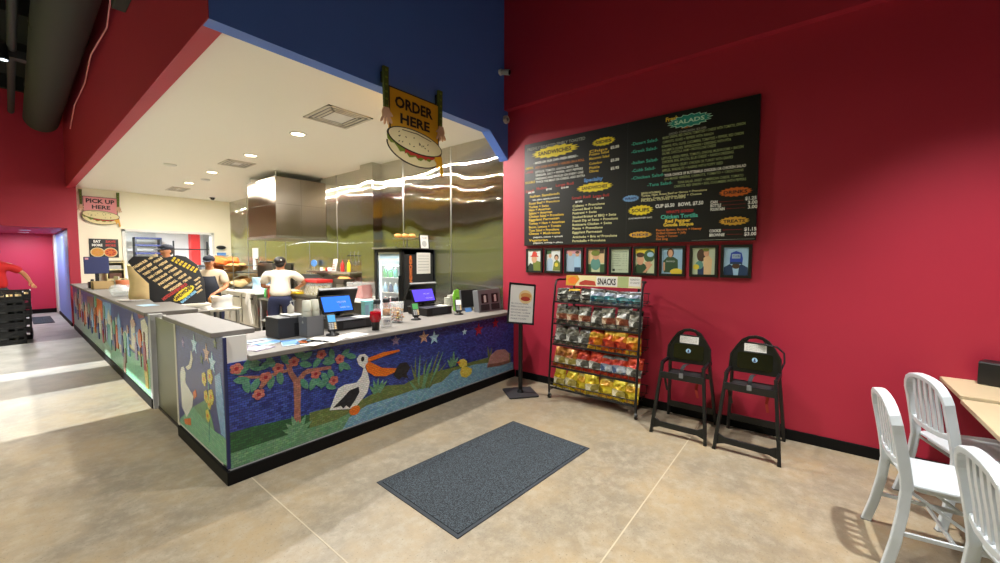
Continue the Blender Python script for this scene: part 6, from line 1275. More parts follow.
for i, (x, y, c_) in enumerate([(2.84, 4.22, 'p_pink'), (3.01, 4.27, 'bread'), (3.16, 4.3, 'bread_orange')]):
    t = thing('glass_jar', ['glass jar with dark lid nearest the left register', 'middle glass jar with dark lid behind the candy tub', 'right glass jar with dark lid, below the drinks fridge'][i], 'jar', (x, y, CT), 0, 'lidded glass jars', False)
    f = MB(); f.lathe([(0.045, 0), (0.05, 0.006), (0.05, 0.15), (0.042, 0.17)], 'clear', n=20); f.build('glass', t)
    f = MB(); f.lathe([(0.046, 0.17), (0.046, 0.215), (0.04, 0.222), (0, 0.222)], 'charcoal', n=20); f.build('lid', t)
    f = MB(); f.lathe([(0.0, 0.006), (0.044, 0.008), (0.044, 0.10-0.02*i), (0, 0.11-0.02*i)], c_, n=16); f.build('contents', t)
t = thing('candy_tub', 'clear tub of wrapped brown sweets left of the right register', 'tub', (2.77, 3.72, CT), R(8), None, False)
f = MB(); f.lathe([(0.075, 0), (0.08, 0.006), (0.10, 0.225), (0.105, 0.23), (0.098, 0.228), (0.076, 0.01)], 'clear', n=4); f.build('tub', t)
m_ = MB()
for k in range(60): m_.ell((random.uniform(-.052, .052), random.uniform(-.052, .052), 0.02+0.145*random.random()), (0.016, 0.011, 0.009), random.choice(['bread', 'bag_cream', 'kraft', 'bread_pale', 'tomato']), 7, 5)
o = m_.build('sweets', t); o['kind'] = 'stuff'
def stack(name, label, x, y, z, n, r, mat, h=0.028):
    m_ = MB()
    for k in range(n): m_.lathe([(r*0.78, h*k), (r, h*k+0.07), (r*1.05, h*k+0.072)], mat, (0, 0, 0), 18)
    o = m_.build(name, None, 0, (0, 0, 0)); o.location = (x, y, z); return tag(o, label, 'cups')
for i, (x, y) in enumerate([(4.04, 4.24), (4.13, 4.27), (4.22, 4.25)]): stack('paper_cups', ['left stack of white paper cups beside the right register', 'middle stack of white paper cups beside the right register', 'right stack of white paper cups beside the tablet'][i], x, y, CT, [4, 5, 6][i], 0.04, 'paper')['group'] = 'white paper cup stacks'
t = thing('lime_display', 'lime green card standing behind the dark tablet', 'card', (3.91, 3.87, CT), R(-10), None, False)
f = MB(); FF = frame((0, 0, 0), (1, 0, 0), (0, 0.2, 1)); f.prism([(-0.07, 0), (0.07, 0), (0.07, 0.27), (0.03, 0.31), (-0.03, 0.29), (-0.07, 0.2)], FF, -0.012, 0, 'lime'); f.build('card', t, 0.003)
f = MB(); f.bar((0, 0.02, 0.2), (0, 0.12, 0), 0.03, 0.008, 'lime'); f.build('strut', t)
t = thing('upright_tablet', 'dark upright tablet panel beside the grey card holder', 'tablet', (4.07, 3.79, CT), R(-4), None, False)
f = MB(); FF = frame((0, 0, 0), (1, 0, 0), (0, 0.14, 1)); f.prism(rrect(-0.165, 0.0, 0.165, 0.295, 0.008), FF, -0.018, 0, 'grey'); f.build('case', t)
f = MB(); f.prism(rrect(-0.15, 0.05, 0.15, 0.29, 0.004), FF, 0, 0.002, 'black_matte'); f.build('screen', t)
f = MB(); f.bar((0, 0.03, 0.2), (0, 0.13, 0), 0.06, 0.01, 'grey'); f.build('strut', t)
for i, (x, c_) in enumerate([(3.94, 'blue'), (4.10, 'bag_cream')]):
    b = MB(); b.prism([(-0.06, 0), (0.06, 0), (0.06, 0.055), (-0.06, 0.055)], frame((x, 3.70, CT), (1, 0, 0), (0, 0.4, 1)), -0.004, 0, c_); tag(b.build('card_pack'), ['small blue card pack in front of the dark tablet', 'small cream card pack in front of the grey holder'][i], 'cards')
t = thing('lid_dispenser', 'grey two-slot lid holder at the steel wall end of the counter', 'holder', (4.19, 3.56, CT), R(-2), None, False)
f = MB(); FF = frame((0, -0.04, 0), (1, 0, 0), (0, 0.12, 1)); f.prism(rrect(-0.225, 0, 0.225, 0.305, 0.008), FF, -0.10, 0, 'grey'); f.build('case', t, 0.003)
for x in (-0.105, 0.105):
    f = MB(); f.prism(rrect(x-0.065, 0.12, x+0.065, 0.245, 0.008), FF, 0, 0.006, 'black'); sl = f.build('slot', t)
    f = MB(); f.prism(circ(x, 0.205, 0.022, 0.022, 14), FF, 0.004, 0.012, 'paper'); f.prism(rrect(x-0.02, 0.13, x+0.02, 0.19, 0.006), FF, 0.004, 0.012, 'paper'); f.build('lid', sl)
    f = MB(); f.prism(rrect(x-0.085, 0.02, x+0.085, 0.10, 0.006), FF, 0, 0.004, 'charcoal'); f.build('tray', t)
t = thing('straw_tower', 'pale cyan striped straw dispenser beside the left register', 'dispenser', (2.70, 4.22, CT), R(-5), None, False)
f = MB(); f.box((-0.05, -0.04, 0), (0.06, 0.05, 0.20), 'cyan'); f.build('case', t, 0.004)
f = MB(); [f.box((0.035, -0.043, 0.015+0.024*k), (0.058, -0.0395, 0.026+0.024*k), 'teal') for k in range(7)]; f.box((-0.045, -0.042, 0.03), (0.0, -0.0395, 0.17), 'p_sky'); f.build('print', t)
f = MB(); f.box((-0.055, -0.045, 0.198), (0.065, 0.055, 0.22), 'cyan'); f.build('lid', t, 0.003)
# ------------------------------------------------------------------ the kitchen behind the counter
t = thing('exhaust_hood', 'big boxy stainless exhaust hood hanging over the cook line', 'hood', (3.92, 9.15, 2.12))
HX0, HX1, HY0, HY1, HZ0, HZ1 = 3.40, 4.43, 8.45, 9.88, 2.12, 3.30
b = MB(); b.box((HX0, HY0, HZ0), (HX1, HY0+0.02, HZ1), 'steel_hood'); b.build('front_panel', t)
b = MB(); b.box((HX0, HY0+0.02, HZ0), (HX0+0.02, HY1, HZ1), 'steel_hood'); b.build('side_panel', t)
b = MB(); b.box((HX0+0.02, HY1-0.02, HZ0), (HX1, HY1, HZ1), 'steel_hood'); b.build('rear_panel', t)
b = MB(); b.box((HX0-0.03, HY0-0.03, HZ0-0.05), (HX1, HY1+0.02, HZ0+0.004), 'steel'); b.box((HX0+0.03, HY0+0.03, HZ0+0.02), (HX1-0.02, HY1-0.03, HZ1-0.12), 'deck_black'); b.build('canopy_rim', t, 0.004)
b = MB(); b.box((HX0-0.003, HY0-0.003, 2.76), (HX1, HY0, 2.765), 'steel_dark'); b.box((3.9, HY0-0.003, HZ0), (3.905, HY0, HZ1), 'steel_dark'); b.box((HX0-0.003, HY0-0.003, 2.76), (HX0, HY1, 2.765), 'steel_dark'); b.build('seam', t)
for x, y in ((3.43, 8.48), (3.43, 9.8), (4.36, 8.48)): b = MB(); b.cyl((x, y, HZ1-0.1), (x, y, 3.42), 0.008, 0.008, 'steel', 8); b.build('hanger_rod', t)
lamp('hood_light', 'AREA', (3.9, 9.15, 2.06), 14, (0.8, 0.9, 1.0), target=(3.9, 9.15, 0), size=0.5)

t = thing('cook_line', 'stainless cooking bench with raised back along the steel wall', 'bench', (4.1, 8.1, 0))
b = MB(); b.box((3.80, 6.85, 0.1), (4.42, 9.45, 0.88), 'steel_dark'); b.build('body', t, 0.005)
b = MB(); b.box((3.76, 6.82, 0.88), (4.42, 9.48, 0.92), 'steel'); b.build('bench_top', t, 0.004)
b = MB(); b.box((4.30, 6.85, 0.92), (4.425, 9.45, 1.30), 'steel_dark'); b.build('back_riser', t, 0.004)
for k in range(4): b = MB(); b.box((3.785, 6.95+0.62*k, 0.16), (3.80, 7.49+0.62*k, 0.82), 'steel'); d_ = b.build('door', t, 0.004); b = MB(); b.cyl((3.775, 7.0+0.62*k, 0.6), (3.775, 7.0+0.62*k, 0.78), 0.01, 0.01, 'steel', 8); b.build('handle', d_)
t = thing('wall_shelf', 'long steel shelf on the wall above the cook line', 'shelf', (4.25, 7.75, 1.37))
b = MB(); b.box((4.06, 6.88, 1.365), (4.425, 8.62, 1.385), 'steel'); b.box((4.055, 6.88, 1.365), (4.065, 8.62, 1.405), 'steel'); b.build('board', t)
for y in (7.1, 8.4): b = MB(); b.prism([(0, 0), (0.3, 0), (0, -0.2)], frame((4.43, y, 1.365), (-1, 0, 0), (0, 0, 1)), -0.008, 0.008, 'steel'); b.build('bracket', t)
SH = 1.386
def squeeze(label, x, y, mat):
    t = thing('squeeze_bottle', label, 'bottle', (x, y, SH), 0, None, False)
    f = MB(); f.lathe([(0.034, 0), (0.037, 0.006), (0.037, 0.15), (0.03, 0.175)], mat, n=16); f.build('body', t)
    f = MB(); f.lathe([(0.031, 0.173), (0.03, 0.188), (0.014, 0.198), (0.005, 0.25), (0, 0.25)], mat, n=14); f.build('nozzle', t)
squeeze('red squeeze bottle on the wall shelf', 4.2, 7.40, 'red'); squeeze('yellow squeeze bottle on the wall shelf', 4.2, 7.17, 'yellow')
b = MB(); b.prism([(-0.085, 0), (0.085, 0), (0.085, 0.27), (-0.085, 0.27)], frame((4.16, 7.68, SH), (0, -1, 0), (0.2, 0, 1)), -0.004, 0, 'paper'); [b.box((4.155, 7.62, SH+0.05+0.05*k), (4.156, 7.74, SH+0.06+0.05*k), 'text_red') for k in range(3)]; tag(b.build('paper_notice'), 'white paper notice standing on the wall shelf', 'notice')
for i, (y, c_) in enumerate([(8.18, 'paper'), (8.06, 'bag_cream'), (7.95, 'tomato'), (7.86, 'paper')]):
    b = MB(); b.lathe([(0.04, 0), (0.045, 0.005), (0.05, 0.07), (0.045, 0.075), (0.045, 0.09), (0, 0.09)], c_, (4.18, y, SH), 14); tag(b.build('sauce_tub'), ['white sauce tub leftmost on the wall shelf', 'cream sauce tub second on the wall shelf', 'red sauce tub on the wall shelf', 'white sauce tub nearest the paper notice'][i], 'tub', 'tubs on the wall shelf')
b = MB(); b.prism(circ(0, 0, 0.13, 0.075, 20), frame((4.29, 8.75, 1.56), (0, -1, 0), (0, 0, 1)), -0.006, 0.012, 'blue'); b.cyl((4.285, 8.75, 1.5), (4.3, 8.75, 1.3), 0.008, 0.008, 'steel', 6); tag(b.build('blue_sign'), 'bright blue oval sign above the left end of the wall shelf', 'sign')
t = thing('utensil_rail', 'short dark rail with hanging utensils above the squeeze bottles', 'rail', (4.41, 7.3, 1.72))
b = MB(); b.cyl((4.40, 6.98, 1.72), (4.40, 7.55, 1.72), 0.01, 0.01, 'black', 8); b.ell((4.40, 6.97, 1.72), 0.022, 'black'); b.build('bar', t)
for y in (7.12, 7.25, 7.4):
    b = MB(); b.tube([(4.385, y, 1.80), (4.37, y, 1.74), (4.39, y, 1.60)], 0.006, 'steel', 6); b.ell((4.39, y, 1.57), (0.012, 0.03, 0.045), 'steel', 10, 7); b.build('utensil', t)
t = thing('food_pan', 'steel pan of toasted buns under the wall shelf', 'pan', (3.98, 6.62+0.35, 1.18), 0, None, False)
f = MB(); f.prism([(-0.14, 0.0), (0.14, 0.0), (0.17, 0.10), (-0.17, 0.10)], frame((-0.1, 0, 0), (0, -1, 0), (0, 0, 1)), -0.2, 0, 'steel_dark'); f.build('pan', t)
f = MB(); [f.ell((0.0, -0.1+0.1*k, 0.10), (0.07, 0.055, 0.04), 'bread', 10, 7) for k in range(3)]; f.build('buns', t)
b = MB(); b.box((3.9, 6.86, 0.92), (4.28, 7.12, 1.18), 'steel'); tag(b.build('toaster', bevel=0.01), 'small stainless toaster box under the pan of buns', 'toaster')
t = thing('lidded_tub', 'white food tub with a bright red lid on the cook line', 'tub', (3.93, 7.9, 0.92), 0, None, False)
f = MB(); f.box((-0.15, -0.29, 0), (0.15, 0.29, 0.26), 'clear'); f.box((-0.13, -0.27, 0.005), (0.13, 0.27, 0.2), 'bag_cream'); f.build('tub', t, 0.01)
f = MB(); f.box((-0.165, -0.31, 0.26), (0.165, 0.31, 0.325), 'red'); f.build('lid', t, 0.008)
t = thing('tomato_tub', 'clear tub of sliced red tomatoes beside the drinks fridge', 'tub', (3.85, 6.2, 0.0), 0, None, False)
f = MB(); f.box((-0.13, -0.24, 0.97), (0.13, 0.24, 1.25), 'clear'); f.build('tub', t, 0.01)
f = MB(); f.prism([(-0.18, 0), (0.2, 0), (0.18, 0.23), (0.05, 0.2), (-0.16, 0.06)], frame((-0.09, 0, 0.98), (0, -1, 0), (0, 0, 1)), -0.18, 0, 'tomato'); f.build('tomatoes', t)
b = MB(); b.box((3.62, 5.85, 0.0), (4.2, 6.38, 0.93), 'steel_dark'); b.box((3.6, 5.83, 0.93), (4.22, 6.39, 0.968), 'white'); tag(b.build('low_cabinet', bevel=0.006), 'low steel cabinet with a white top under the tomato tub', 'cabinet')
b = MB(); b.box((3.68, 8.3, 0.925), (3.95, 9.1, 0.965), 'yellow', rot=(0, 0, 0.05)); b.box((3.7, 8.38, 0.965), (3.92, 8.9, 0.99), 'bread_pale', rot=(0, 0, -0.06)); tag(b.build('wrap_stack', bevel=0.01), 'yellow stack of food sheets beside the person in white', 'food')
b = MB(); b.lathe([(0.075, 0.0), (0.08, 0.01), (0.08, 0.23), (0.07, 0.245), (0, 0.25)], 'steel', (3.95, 8.62, 0.92), 18); tag(b.build('steel_canister'), 'steel canister behind the yellow food stack', 'canister')

t = thing('prep_table', 'open steel prep table with a low shelf before the person in white', 'table', (3.5, 9.1, 0))
b = MB(); b.box((3.42, 8.55, 0.77), (3.78, 9.52, 0.80), 'steel'); b.build('table_top', t, 0.003)
for x in (3.45, 3.75):
    for y in (8.6, 9.48): b = MB(); b.cyl((x, y, 0), (x, y, 0.77), 0.02, 0.02, 'grey_light', 10); b.build('leg', t)
b = MB(); b.box((3.43, 8.58, 0.30), (3.77, 9.5, 0.325), 'grey_light'); b.build('shelf', t)
t = thing('red_bucket', 'red bucket on the low shelf of the prep table', 'bucket', (3.6, 9.25, 0.326), 0, None, False)
f = MB(); f.lathe([(0.10, 0), (0.11, 0.005), (0.13, 0.2), (0.135, 0.205), (0.12, 0.2), (0, 0.15)], 'red', n=20); f.build('bucket', t)
f = MB(); f.tube([(0, -0.132, 0.19), (0, -0.1, 0.26), (0, 0, 0.29), (0, 0.1, 0.26), (0, 0.132, 0.19)], 0.004, 'grey', 6); f.build('handle', t)
for i, (x, y, c_, h) in enumerate([(3.56, 9.45, 'green', 0.26), (3.56, 9.33, 'wood_dark', 0.28), (3.55, 9.21, 'tomato', 0.30), (3.55, 9.09, 'wood_dark', 0.26), (3.56, 8.98, 'charcoal', 0.24)]):
    t = thing('sauce_bottle', ['dark green bottle leftmost on the prep table', 'brown bottle second from the left on the prep table', 'red bottle in the middle of the prep table bottles', 'brown bottle next to the person in white', 'dark bottle half behind the person in white'][i], 'bottle', (x, y, 0.801), 0, 'bottles on the prep table', False)
    f = MB(); f.lathe([(0.045, 0), (0.048, 0.006), (0.048, h*0.6), (0.02, h*0.8), (0.018, h*0.93)], c_, n=16); f.build('body', t)
    f = MB(); f.lathe([(0.021, h*0.93), (0.021, h), (0, h)], 'paper', n=12); f.build('cap', t)

t = thing('prep_counter', 'long steel cabinet counter with a white top at the far left of the kitchen', 'counter', (3.9, 11.7, 0))
b = MB(); b.box((3.44, 9.66, 0.12), (4.42, 13.9, 0.86), 'steel'); b.box((3.5, 9.7, 0), (4.4, 13.85, 0.12), 'black'); b.build('body', t, 0.004)
b = MB(); b.box((3.39, 9.62, 0.86), (4.42, 13.92, 0.91), 'white'); b.build('counter_top', t, 0.006)
for k in range(5):
    b = MB(); b.box((3.424, 9.74+0.83*k, 0.16), (3.44, 10.5+0.83*k, 0.82), 'steel'); d_ = b.build('door', t, 0.004)
    b = MB(); b.box((3.40, 9.84+0.83*k, 0.74), (3.424, 10.4+0.83*k, 0.765), 'black'); b.build('handle', d_)
b = MB(); b.strip([(3.385, 9.95, 0.9), (3.375, 9.96, 0.75), (3.37, 9.9, 0.5), (3.37, 9.8, 0.2)], 0.13, 0.012, (0, 1, 0), 'paper'); b.strip([(3.375, 10.02, 0.88), (3.36, 10.08, 0.7), (3.365, 10.1, 0.62)], 0.09, 0.012, (0, 1, 0), 'paper'); tag(b.build('white_towel'), 'white towel hanging from the end of the far steel counter', 'towel')
heap = [(3.55, 12.6, 1.62, 'bread_orange'), (3.75, 12.2, 1.60, 'bread_orange'), (3.5, 12.1, 1.57, 'bread_orange'), (3.6, 11.6, 1.43, 'bread'), (3.85, 11.9, 1.44, 'bread'), (3.48, 12.45, 1.42, 'kraft'), (3.6, 11.2, 1.05, 'bread_pale'), (3.55, 11.75, 1.06, 'bread_pale'), (3.55, 12.35, 1.08, 'bread_pale'), (3.8, 11.5, 1.10, 'bread'), (3.6, 11.9, 1.24, 'bread_pale'), (3.62, 12.6, 1.26, 'bread')]
lbl = ['orange bread bag at the top left of the bread heap', 'orange bread bag at the top right of the bread heap', 'orange bread bag at the top front of the bread heap', 'brown bread bag on the right of the heap middle', 'brown bread bag at the back of the heap middle', 'reddish bread bag on the left of the heap middle', 'pale bread bag lowest on the right of the heap', 'pale bread bag low in the centre of the heap', 'pale bread bag lowest on the left of the heap', 'brown bread bag low at the back of the heap', 'pale bread bag under the middle of the heap', 'brown bread bag under the left of the heap']
for (x, y, z, c_), lb in zip(heap, lbl):
    m_ = MB(); nz_ = random.uniform(0, 6); n = 12; vs = []
    for j in range(n+1):
        p = math.pi*j/n
        for i in range(16):
            a = 2*math.pi*i/16; r_ = 1+0.12*math.sin(3*a+nz_)+0.1*math.sin(5*p+2*a+nz_); vs.append((x+0.16*r_*math.sin(p)*math.cos(a), y+0.30*r_*math.sin(p)*math.sin(a), z-0.10*math.cos(p)*r_))
    m_.add(vs, [(j*16+i, j*16+(i+1) % 16, (j+1)*16+(i+1) % 16, (j+1)*16+i) for j in range(n) for i in range(16)], c_, True); tag(m_.build('bread_bag'), lb, 'bread', 'heap of bread bags on the far counter')
t = thing('bread_rack', 'wire rack holding the heap of bread bags on the far counter', 'rack', (3.65, 12.0, 0.91))
for x in (3.42, 3.98):
    for y in (11.0, 13.0): b = MB(); b.cyl((x, y, 0.91), (x, y, 1.7), 0.012, 0.012, 'steel', 8); b.build('post', t)
for z in (0.94, 1.31, 1.49): b = MB(); b.box((3.42, 11.0, z-0.008), (3.98, 13.0, z), 'steel_dark'); b.build('shelf', t)
paper_bag('plastic_bag', 'white and blue plastic bag on the far steel counter', 3.8, 10.35, 0.911, 0.35, 0.4, 0.30, 'p_lsky')
b = MB(); b.prism([(0, 0), (0.40, 0), (0.40, 0.30), (0, 0.30)], frame((4.425, 12.65, 1.66), (0, -1, 0), (0, 0, 1)), -0.01, 0.004, 'paper'); b.prism([(0.02, -0.32), (0.22, -0.32), (0.22, -0.01), (0.02, -0.01)], frame((4.425, 12.65, 1.66), (0, -1, 0), (0, 0, 1)), -0.01, 0.004, 'paper'); tag(b.build('wall_notice'), 'white paper notices pinned to the steel wall at the far left', 'notice')
b = MB(); b.box((4.28, 11.3, 1.42), (4.43, 11.75, 1.58), 'black'); b.box((4.26, 11.25, 1.58), (4.43, 11.8, 1.6), 'steel'); tag(b.build('wall_dispenser', bevel=0.008), 'small black dispenser on the steel wall beside the white notices', 'dispenser')
b = MB(); b.box((3.95, 11.0, 0.911), (4.38, 10.1, 1.55), 'steel_dark'); tag(b.build('tall_steel_unit', bevel=0.008), 'tall grey steel unit on the far counter behind the plastic bag', 'unit')
t = thing('wall_box_shelf', 'small back wall shelf with black and blue boxes near the corner', 'shelf', (4.15, 14.3, 1.75))
b = MB(); b.box((4.0, 14.2, 1.74), (4.3, 14.4, 1.76), 'grey_light'); b.build('board', t)
b = MB(); b.box((4.05, 14.25, 1.761), (4.25, 14.38, 1.84), 'blue'); tag(b.build('blue_box'), 'small blue box on the little back wall shelf', 'box')
b = MB(); b.ell((4.15, 14.32, 2.0), (0.13, 0.08, 0.06), 'black'); b.cyl((4.15, 14.4, 2.0), (4.15, 14.32, 2.0), 0.03, 0.03, 'black'); tag(b.build('wall_fan'), 'small black rounded device on the back wall by the corner', 'device')

# food poster on the back wall and a shelf under it
t = thing('food_poster', 'dark poster reading EAT MORE SAVE MORE above two round dishes', 'poster', (1.6, 14.39, 1.68))
PFR = frame((1.325, 14.385, 1.68), (1, 0, 0), (0, 0, 1))
b = MB(); b.prism([(0, 0), (0.54, 0), (0.54, 0.48), (0, 0.48)], PFR, -0.015, 0.0, 'board_black'); b.build('sheet', t)
b = MB(); b.text('EAT', PFR, 0.08, 0.385, 0.13, 0.06, 'text_white', d1=0.003, bold=2); b.text('MORE', PFR, 0.05, 0.29, 0.19, 0.06, 'text_white', d1=0.003, bold=2); b.text('SAVE', PFR, 0.30, 0.385, 0.19, 0.06, 'text_red', d1=0.003, bold=2); b.text('MORE', PFR, 0.30, 0.29, 0.19, 0.06, 'text_red', d1=0.003, bold=2); b.build('lettering', t)
b = MB()
for cx, c1, c2 in ((0.145, 'bread', 'gold'), (0.385, 'bread_orange', 'tomato')):
    b.prism(circ(cx, 0.135, 0.13, 0.12, 24), PFR, 0, 0.002, 'bun'); b.prism(circ(cx, 0.135, 0.115, 0.105, 24), PFR, 0, 0.003, c1)
    for k in range(7): b.prism(circ(cx+0.07*math.cos(k*0.9), 0.135+0.06*math.sin(k*0.9), 0.025, 0.02, 8), PFR, 0, 0.0035+0.0001*k, c2)
b.build('dishes', t)
t = thing('paper_shelf', 'small cream shelf with paper stacks under the food poster', 'shelf', (1.85, 13.9, 1.2))
for z in (1.12, 1.36, 1.55): b = MB(); b.box((1.58, 14.05, z), (1.92, 14.4, z+0.02), 'bun'); b.build('board', t)
b = MB(); b.box((1.9, 14.05, 1.0), (1.92, 14.4, 1.6), 'bun'); b.box((1.58, 14.05, 1.0), (1.6, 14.4, 1.6), 'bun'); b.build('side', t)
for i, (z, c_, h) in enumerate([(1.381, 'grey_light', 0.1), (1.141, 'wood_dark', 0.14), (1.571, 'charcoal', 0.03)]): b = MB(); b.box((1.63, 14.1, z), (1.86, 14.35, z+h), c_); tag(b.build('paper_pile', bevel=0.004), ['grey paper pile on the middle board of the small shelf', 'brown box pile on the lowest board of the small shelf', 'dark folder pile on top of the small shelf'][i], 'pile')

# through the pass window
t = thing('storage_rack', 'dark shelving with black bars behind the pass-through window', 'shelving', (2.75, 16.6, 0))
for x in (2.52, 3.12): b = MB(); b.box((x-0.02, 16.4, 0), (x+0.02, 16.8, 2.3), 'charcoal'); b.build('upright', t)
for z in (0.9, 1.3, 1.55, 1.80, 2.05, 2.27): b = MB(); b.box((2.5, 16.38, z), (3.14, 16.8, z+0.05), 'navy'); b.build('shelf', t)
t = thing('frame_rack', 'thin black metal frame rack behind the pass-through window', 'rack', (3.6, 15.4, 0))
for x in (3.2, 4.05):
    b = MB(); b.cyl((x, 15.3, 0), (x, 15.3, 2.2), 0.022, 0.022, 'black', 8); b.build('post', t)
for z in (1.4, 1.93): b = MB(); b.box((2.9, 15.28, z), (4.1, 15.32, z+0.035), 'black'); b.build('rail', t)
b = MB(); b.box((3.85, 16.2, 1.45), (4.1, 16.5, 2.5), 'red'); b.box((4.1, 16.2, 0), (4.2, 16.5, 1.45), 'grey'); tag(b.build('red_banner', bevel=0.01), 'tall red box standing behind the black frame rack', 'box')
b = MB(); b.prism([(3.05, 1.2), (3.95, 1.2), (3.95, 2.5), (3.1, 2.5)], frame((0, 16.95, 0), (1, 0, 0), (0, 0, 1)), -0.02, 0, 'paper'); tag(b.build('white_board'), 'pale whiteboard on the far wall of the back room', 'board')

# drinks fridge
t = thing('drinks_fridge', 'tall black glass-door drinks fridge against the steel wall', 'fridge', (4.06, 5.27, 0))
FX0, FX1, FY0, FY1, FZ = 3.75, 4.40, 4.92, 5.62, 1.81
b = MB(); b.box((FX0+0.05, FY0, 0.0), (FX1, FY0+0.03, FZ), 'black_matte'); b.box((FX0+0.05, FY1-0.03, 0.0), (FX1, FY1, FZ), 'black_matte'); b.box((FX1-0.03, FY0, 0), (FX1, FY1, FZ), 'black_matte'); b.box((FX0+0.05, FY0, FZ-0.09), (FX1, FY1, FZ), 'black_matte'); b.box((FX0+0.05, FY0, 0), (FX1, FY1, 0.25), 'black_matte'); b.build('cabinet', t, 0.003)
b = MB(); b.box((FX1-0.04, FY0+0.03, 0.25), (FX1-0.03, FY1-0.03, FZ-0.09), 'white'); b.box((FX0+0.06, FY0+0.03, 0.25), (FX1-0.03, FY0+0.036, FZ-0.09), 'white'); b.box((FX0+0.06, FY1-0.036, 0.25), (FX1-0.03, FY1-0.03, FZ-0.09), 'white'); b.build('liner', t)
b = MB()
for lo, hi in (((FY0, 0.2), (FY0+0.06, FZ)), ((FY1-0.06, 0.2), (FY1, FZ)), ((FY0, FZ-0.05), (FY1, FZ)), ((FY0, 0.2), (FY1, 0.28))): b.box((FX0, lo[0], lo[1]), (FX0+0.045, hi[0], hi[1]), 'black')
dr = b.build('door', t, 0.003)
b = MB(); b.box((FX0+0.015, FY0+0.06, 0.28), (FX0+0.022, FY1-0.06, FZ-0.05), 'glass'); b.build('pane', dr)
b = MB(); b.box((FX0-0.03, FY0+0.02, 0.9), (FX0-0.012, FY0+0.045, 1.4), 'black'); b.box((FX0-0.03, FY0+0.02, 0.9), (FX0, FY0+0.045, 0.93), 'black'); b.box((FX0-0.03, FY0+0.02, 1.37), (FX0, FY0+0.045, 1.4), 'black'); b.build('handle', dr)
for z in (0.55, 0.86, 1.12, 1.36, 1.55): b = MB(); b.box((FX0+0.08, FY0+0.04, z-0.008), (FX1-0.04, FY1-0.04, z), 'white'); b.build('shelf', t)
b = MB(); b.box((FX0+0.055, FY1-0.075, 0.35), (FX0+0.07, FY1-0.06, 1.62), 'lamp_cool'); b.build('light_strip', t)
b = MB(); b.box((FX0+0.03, FY0+0.06, 1.63), (FX0+0.06, FY1-0.06, FZ-0.05), 'paper'); b.box((FX0+0.028, FY0+0.1, 1.66), (FX0+0.03, FY1-0.1, 1.73), 'p_lsky'); b.build('header_panel', t)
lamp('fridge_light', 'AREA', (FX0+0.10, 5.27, 1.60), 4.0, (0.68, 0.92, 1.0), target=(FX1, 5.27, 0.9), size=0.3)
FS = frame((FX0+0.05, FY0-0.0005, 0), (1, 0, 0), (0, 0, 1))
b = MB(); b.prism([(0.24, 1.42), (0.52, 1.42), (0.52, 1.755), (0.24, 1.755)], FS, -0.001, 0.002, 'paper'); [b.prism([(0.27, 1.7-0.045*k), (0.49, 1.7-0.045*k), (0.49, 1.705-0.045*k), (0.27, 1.705-0.045*k)], FS, 0, 0.003, 'grey') for k in range(6)]; b.build('paper_note', t)
b = MB(); vf = lambda a, bb, c=0.0: FS(0.145-bb, 1.22+a, c); b.text('SANDWICHES', vf, 0, 0, 0.44, 0.05, 'bread_orange', d1=0.002, bold=2); b.prism(circ(0.12, 1.68, 0.022, 0.03), FS, 0, 0.002, 'orange'); b.build('lettering', t)
DR = [('green', 1.551, 0.0), ('green', 1.361, 0.0), ('navy', 1.121, 0.0), ('red', 0.861, 0.0), ('tile_red', 0.551, 0)]
proto = {}; nmz = ['top shelf', 'second shelf', 'third shelf', 'fourth shelf', 'lowest shelf']; pos = ['at the left', 'left of centre', 'right of centre', 'at the right']
for si, (z, cs, h) in enumerate([(1.361, ['green', 'green', 'teal', 'p_lsky'], 0.155), (1.121, ['p_lsky', 'navy', 'p_lsky', 'sky'], 0.15), (0.861, ['text_red', 'p_pink', 'red', 'red'], 0.19), (0.551, ['p_lsky', 'sky', 'sky', 'p_lsky'], 0.2)]):
    for k, c_ in enumerate(cs):
        t2 = thing('drink_bottle', '%s drink bottle %s on the fridge %s' % ({'green': 'green', 'teal': 'teal', 'p_lsky': 'pale blue', 'navy': 'dark blue', 'sky': 'sky blue', 'text_red': 'dark red', 'p_pink': 'pink', 'red': 'red'}[c_], pos[k], nmz[si+1]), 'bottle', (3.86, 5.49-0.14*k, z), 0, 'drinks in the glass-door fridge', False)
        f = MB(); f.lathe([(0.032, 0), (0.036, 0.005), (0.036, h*0.6), (0.016, h*0.82), (0.014, h*0.9)], c_, n=14); f.build('body', t2)
        f = MB(); f.lathe([(0.017, h*0.9), (0.017, h), (0, h)], 'paper', n=10); f.build('cap', t2)
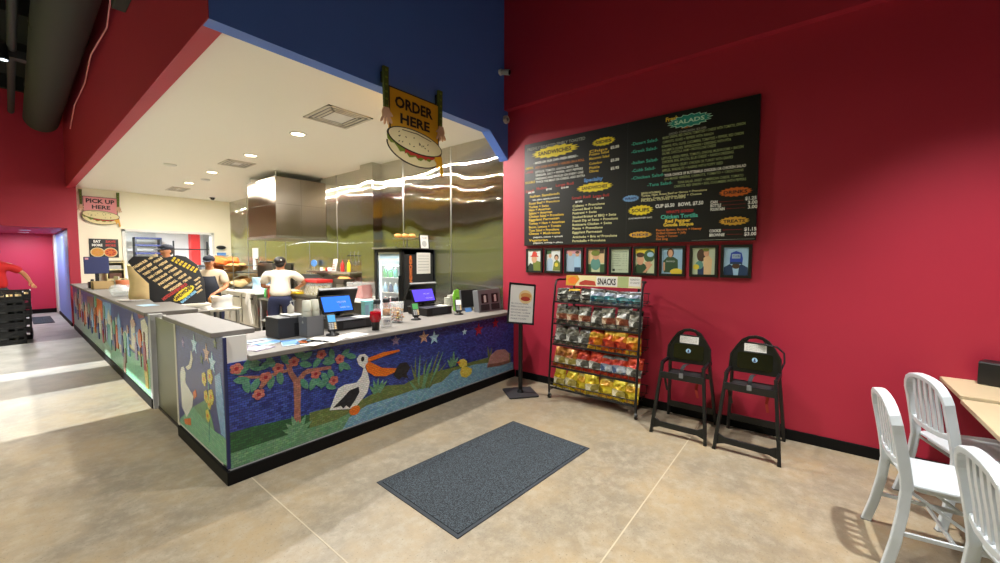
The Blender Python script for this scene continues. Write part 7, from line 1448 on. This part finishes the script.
t = thing('serving_tray', 'flat steel tray on top of the drinks fridge', 'tray', (4.0, 5.28, FZ+0.003))
b = MB(); b.box((3.70, 4.98, FZ+0.003), (4.25, 5.62, FZ+0.018), 'steel'); b.build('plate', t, 0.003)
b = MB(); b.box((3.70, 4.98, FZ+0.018), (3.71, 5.62, FZ+0.03), 'steel'); b.box((4.24, 4.98, FZ+0.018), (4.25, 5.62, FZ+0.03), 'steel'); b.build('rim', t)
t = thing('bun_stand', 'steel stand carrying golden buns above the drinks fridge', 'stand', (4.08, 5.2, FZ+0.019))
b = MB(); b.cyl((4.08, 5.2, FZ+0.019), (4.08, 5.2, FZ+0.17), 0.012, 0.012, 'steel', 10); b.cyl((4.08, 5.2, FZ+0.019), (4.08, 5.2, FZ+0.03), 0.07, 0.07, 'steel', 18); b.build('column', t)
b = MB(); b.box((3.92, 5.03, FZ+0.17), (4.24, 5.36, FZ+0.18), 'steel'); b.build('plate', t)
for i, (x, y) in enumerate([(3.96, 5.28), (4.04, 5.2), (4.12, 5.13), (4.2, 5.22)]): b = MB(); b.ell((x, y, FZ+0.181+0.036), (0.06, 0.06, 0.036), 'bread'); tag(b.build('golden_bun'), ['golden bun leftmost on the stand above the fridge', 'golden bun second from the left above the fridge', 'golden bun third from the left above the fridge', 'golden bun rightmost on the stand above the fridge'][i], 'bun', 'golden buns on the stand')
t = thing('small_sign', 'small black framed card standing on the right of the fridge top', 'sign', (4.27, 4.98, FZ+0.001))
SFR = frame((4.16, 4.97, FZ+0.002), (1, 0, 0), (0, 0.1, 1)); b = MB(); b.prism(rrect(0, 0, 0.2, 0.24, 0.005), SFR, -0.015, 0, 'black'); b.build('frame', t)
b = MB(); b.prism(rrect(0.015, 0.015, 0.175, 0.225, 0.004), SFR, 0, 0.001, 'paper'); b.prism(circ(0.09, 0.09, 0.05, 0.05), SFR, 0, 0.002, 'grey_light'); b.text('TO GO', SFR, 0.045, 0.17, 0.1, 0.03, 'grey', d1=0.002, bold=1); b.build('card', t)
# tidy up the bookkeeping
for o in bpy.data.objects:
    if '_w' in o: del o['_w']
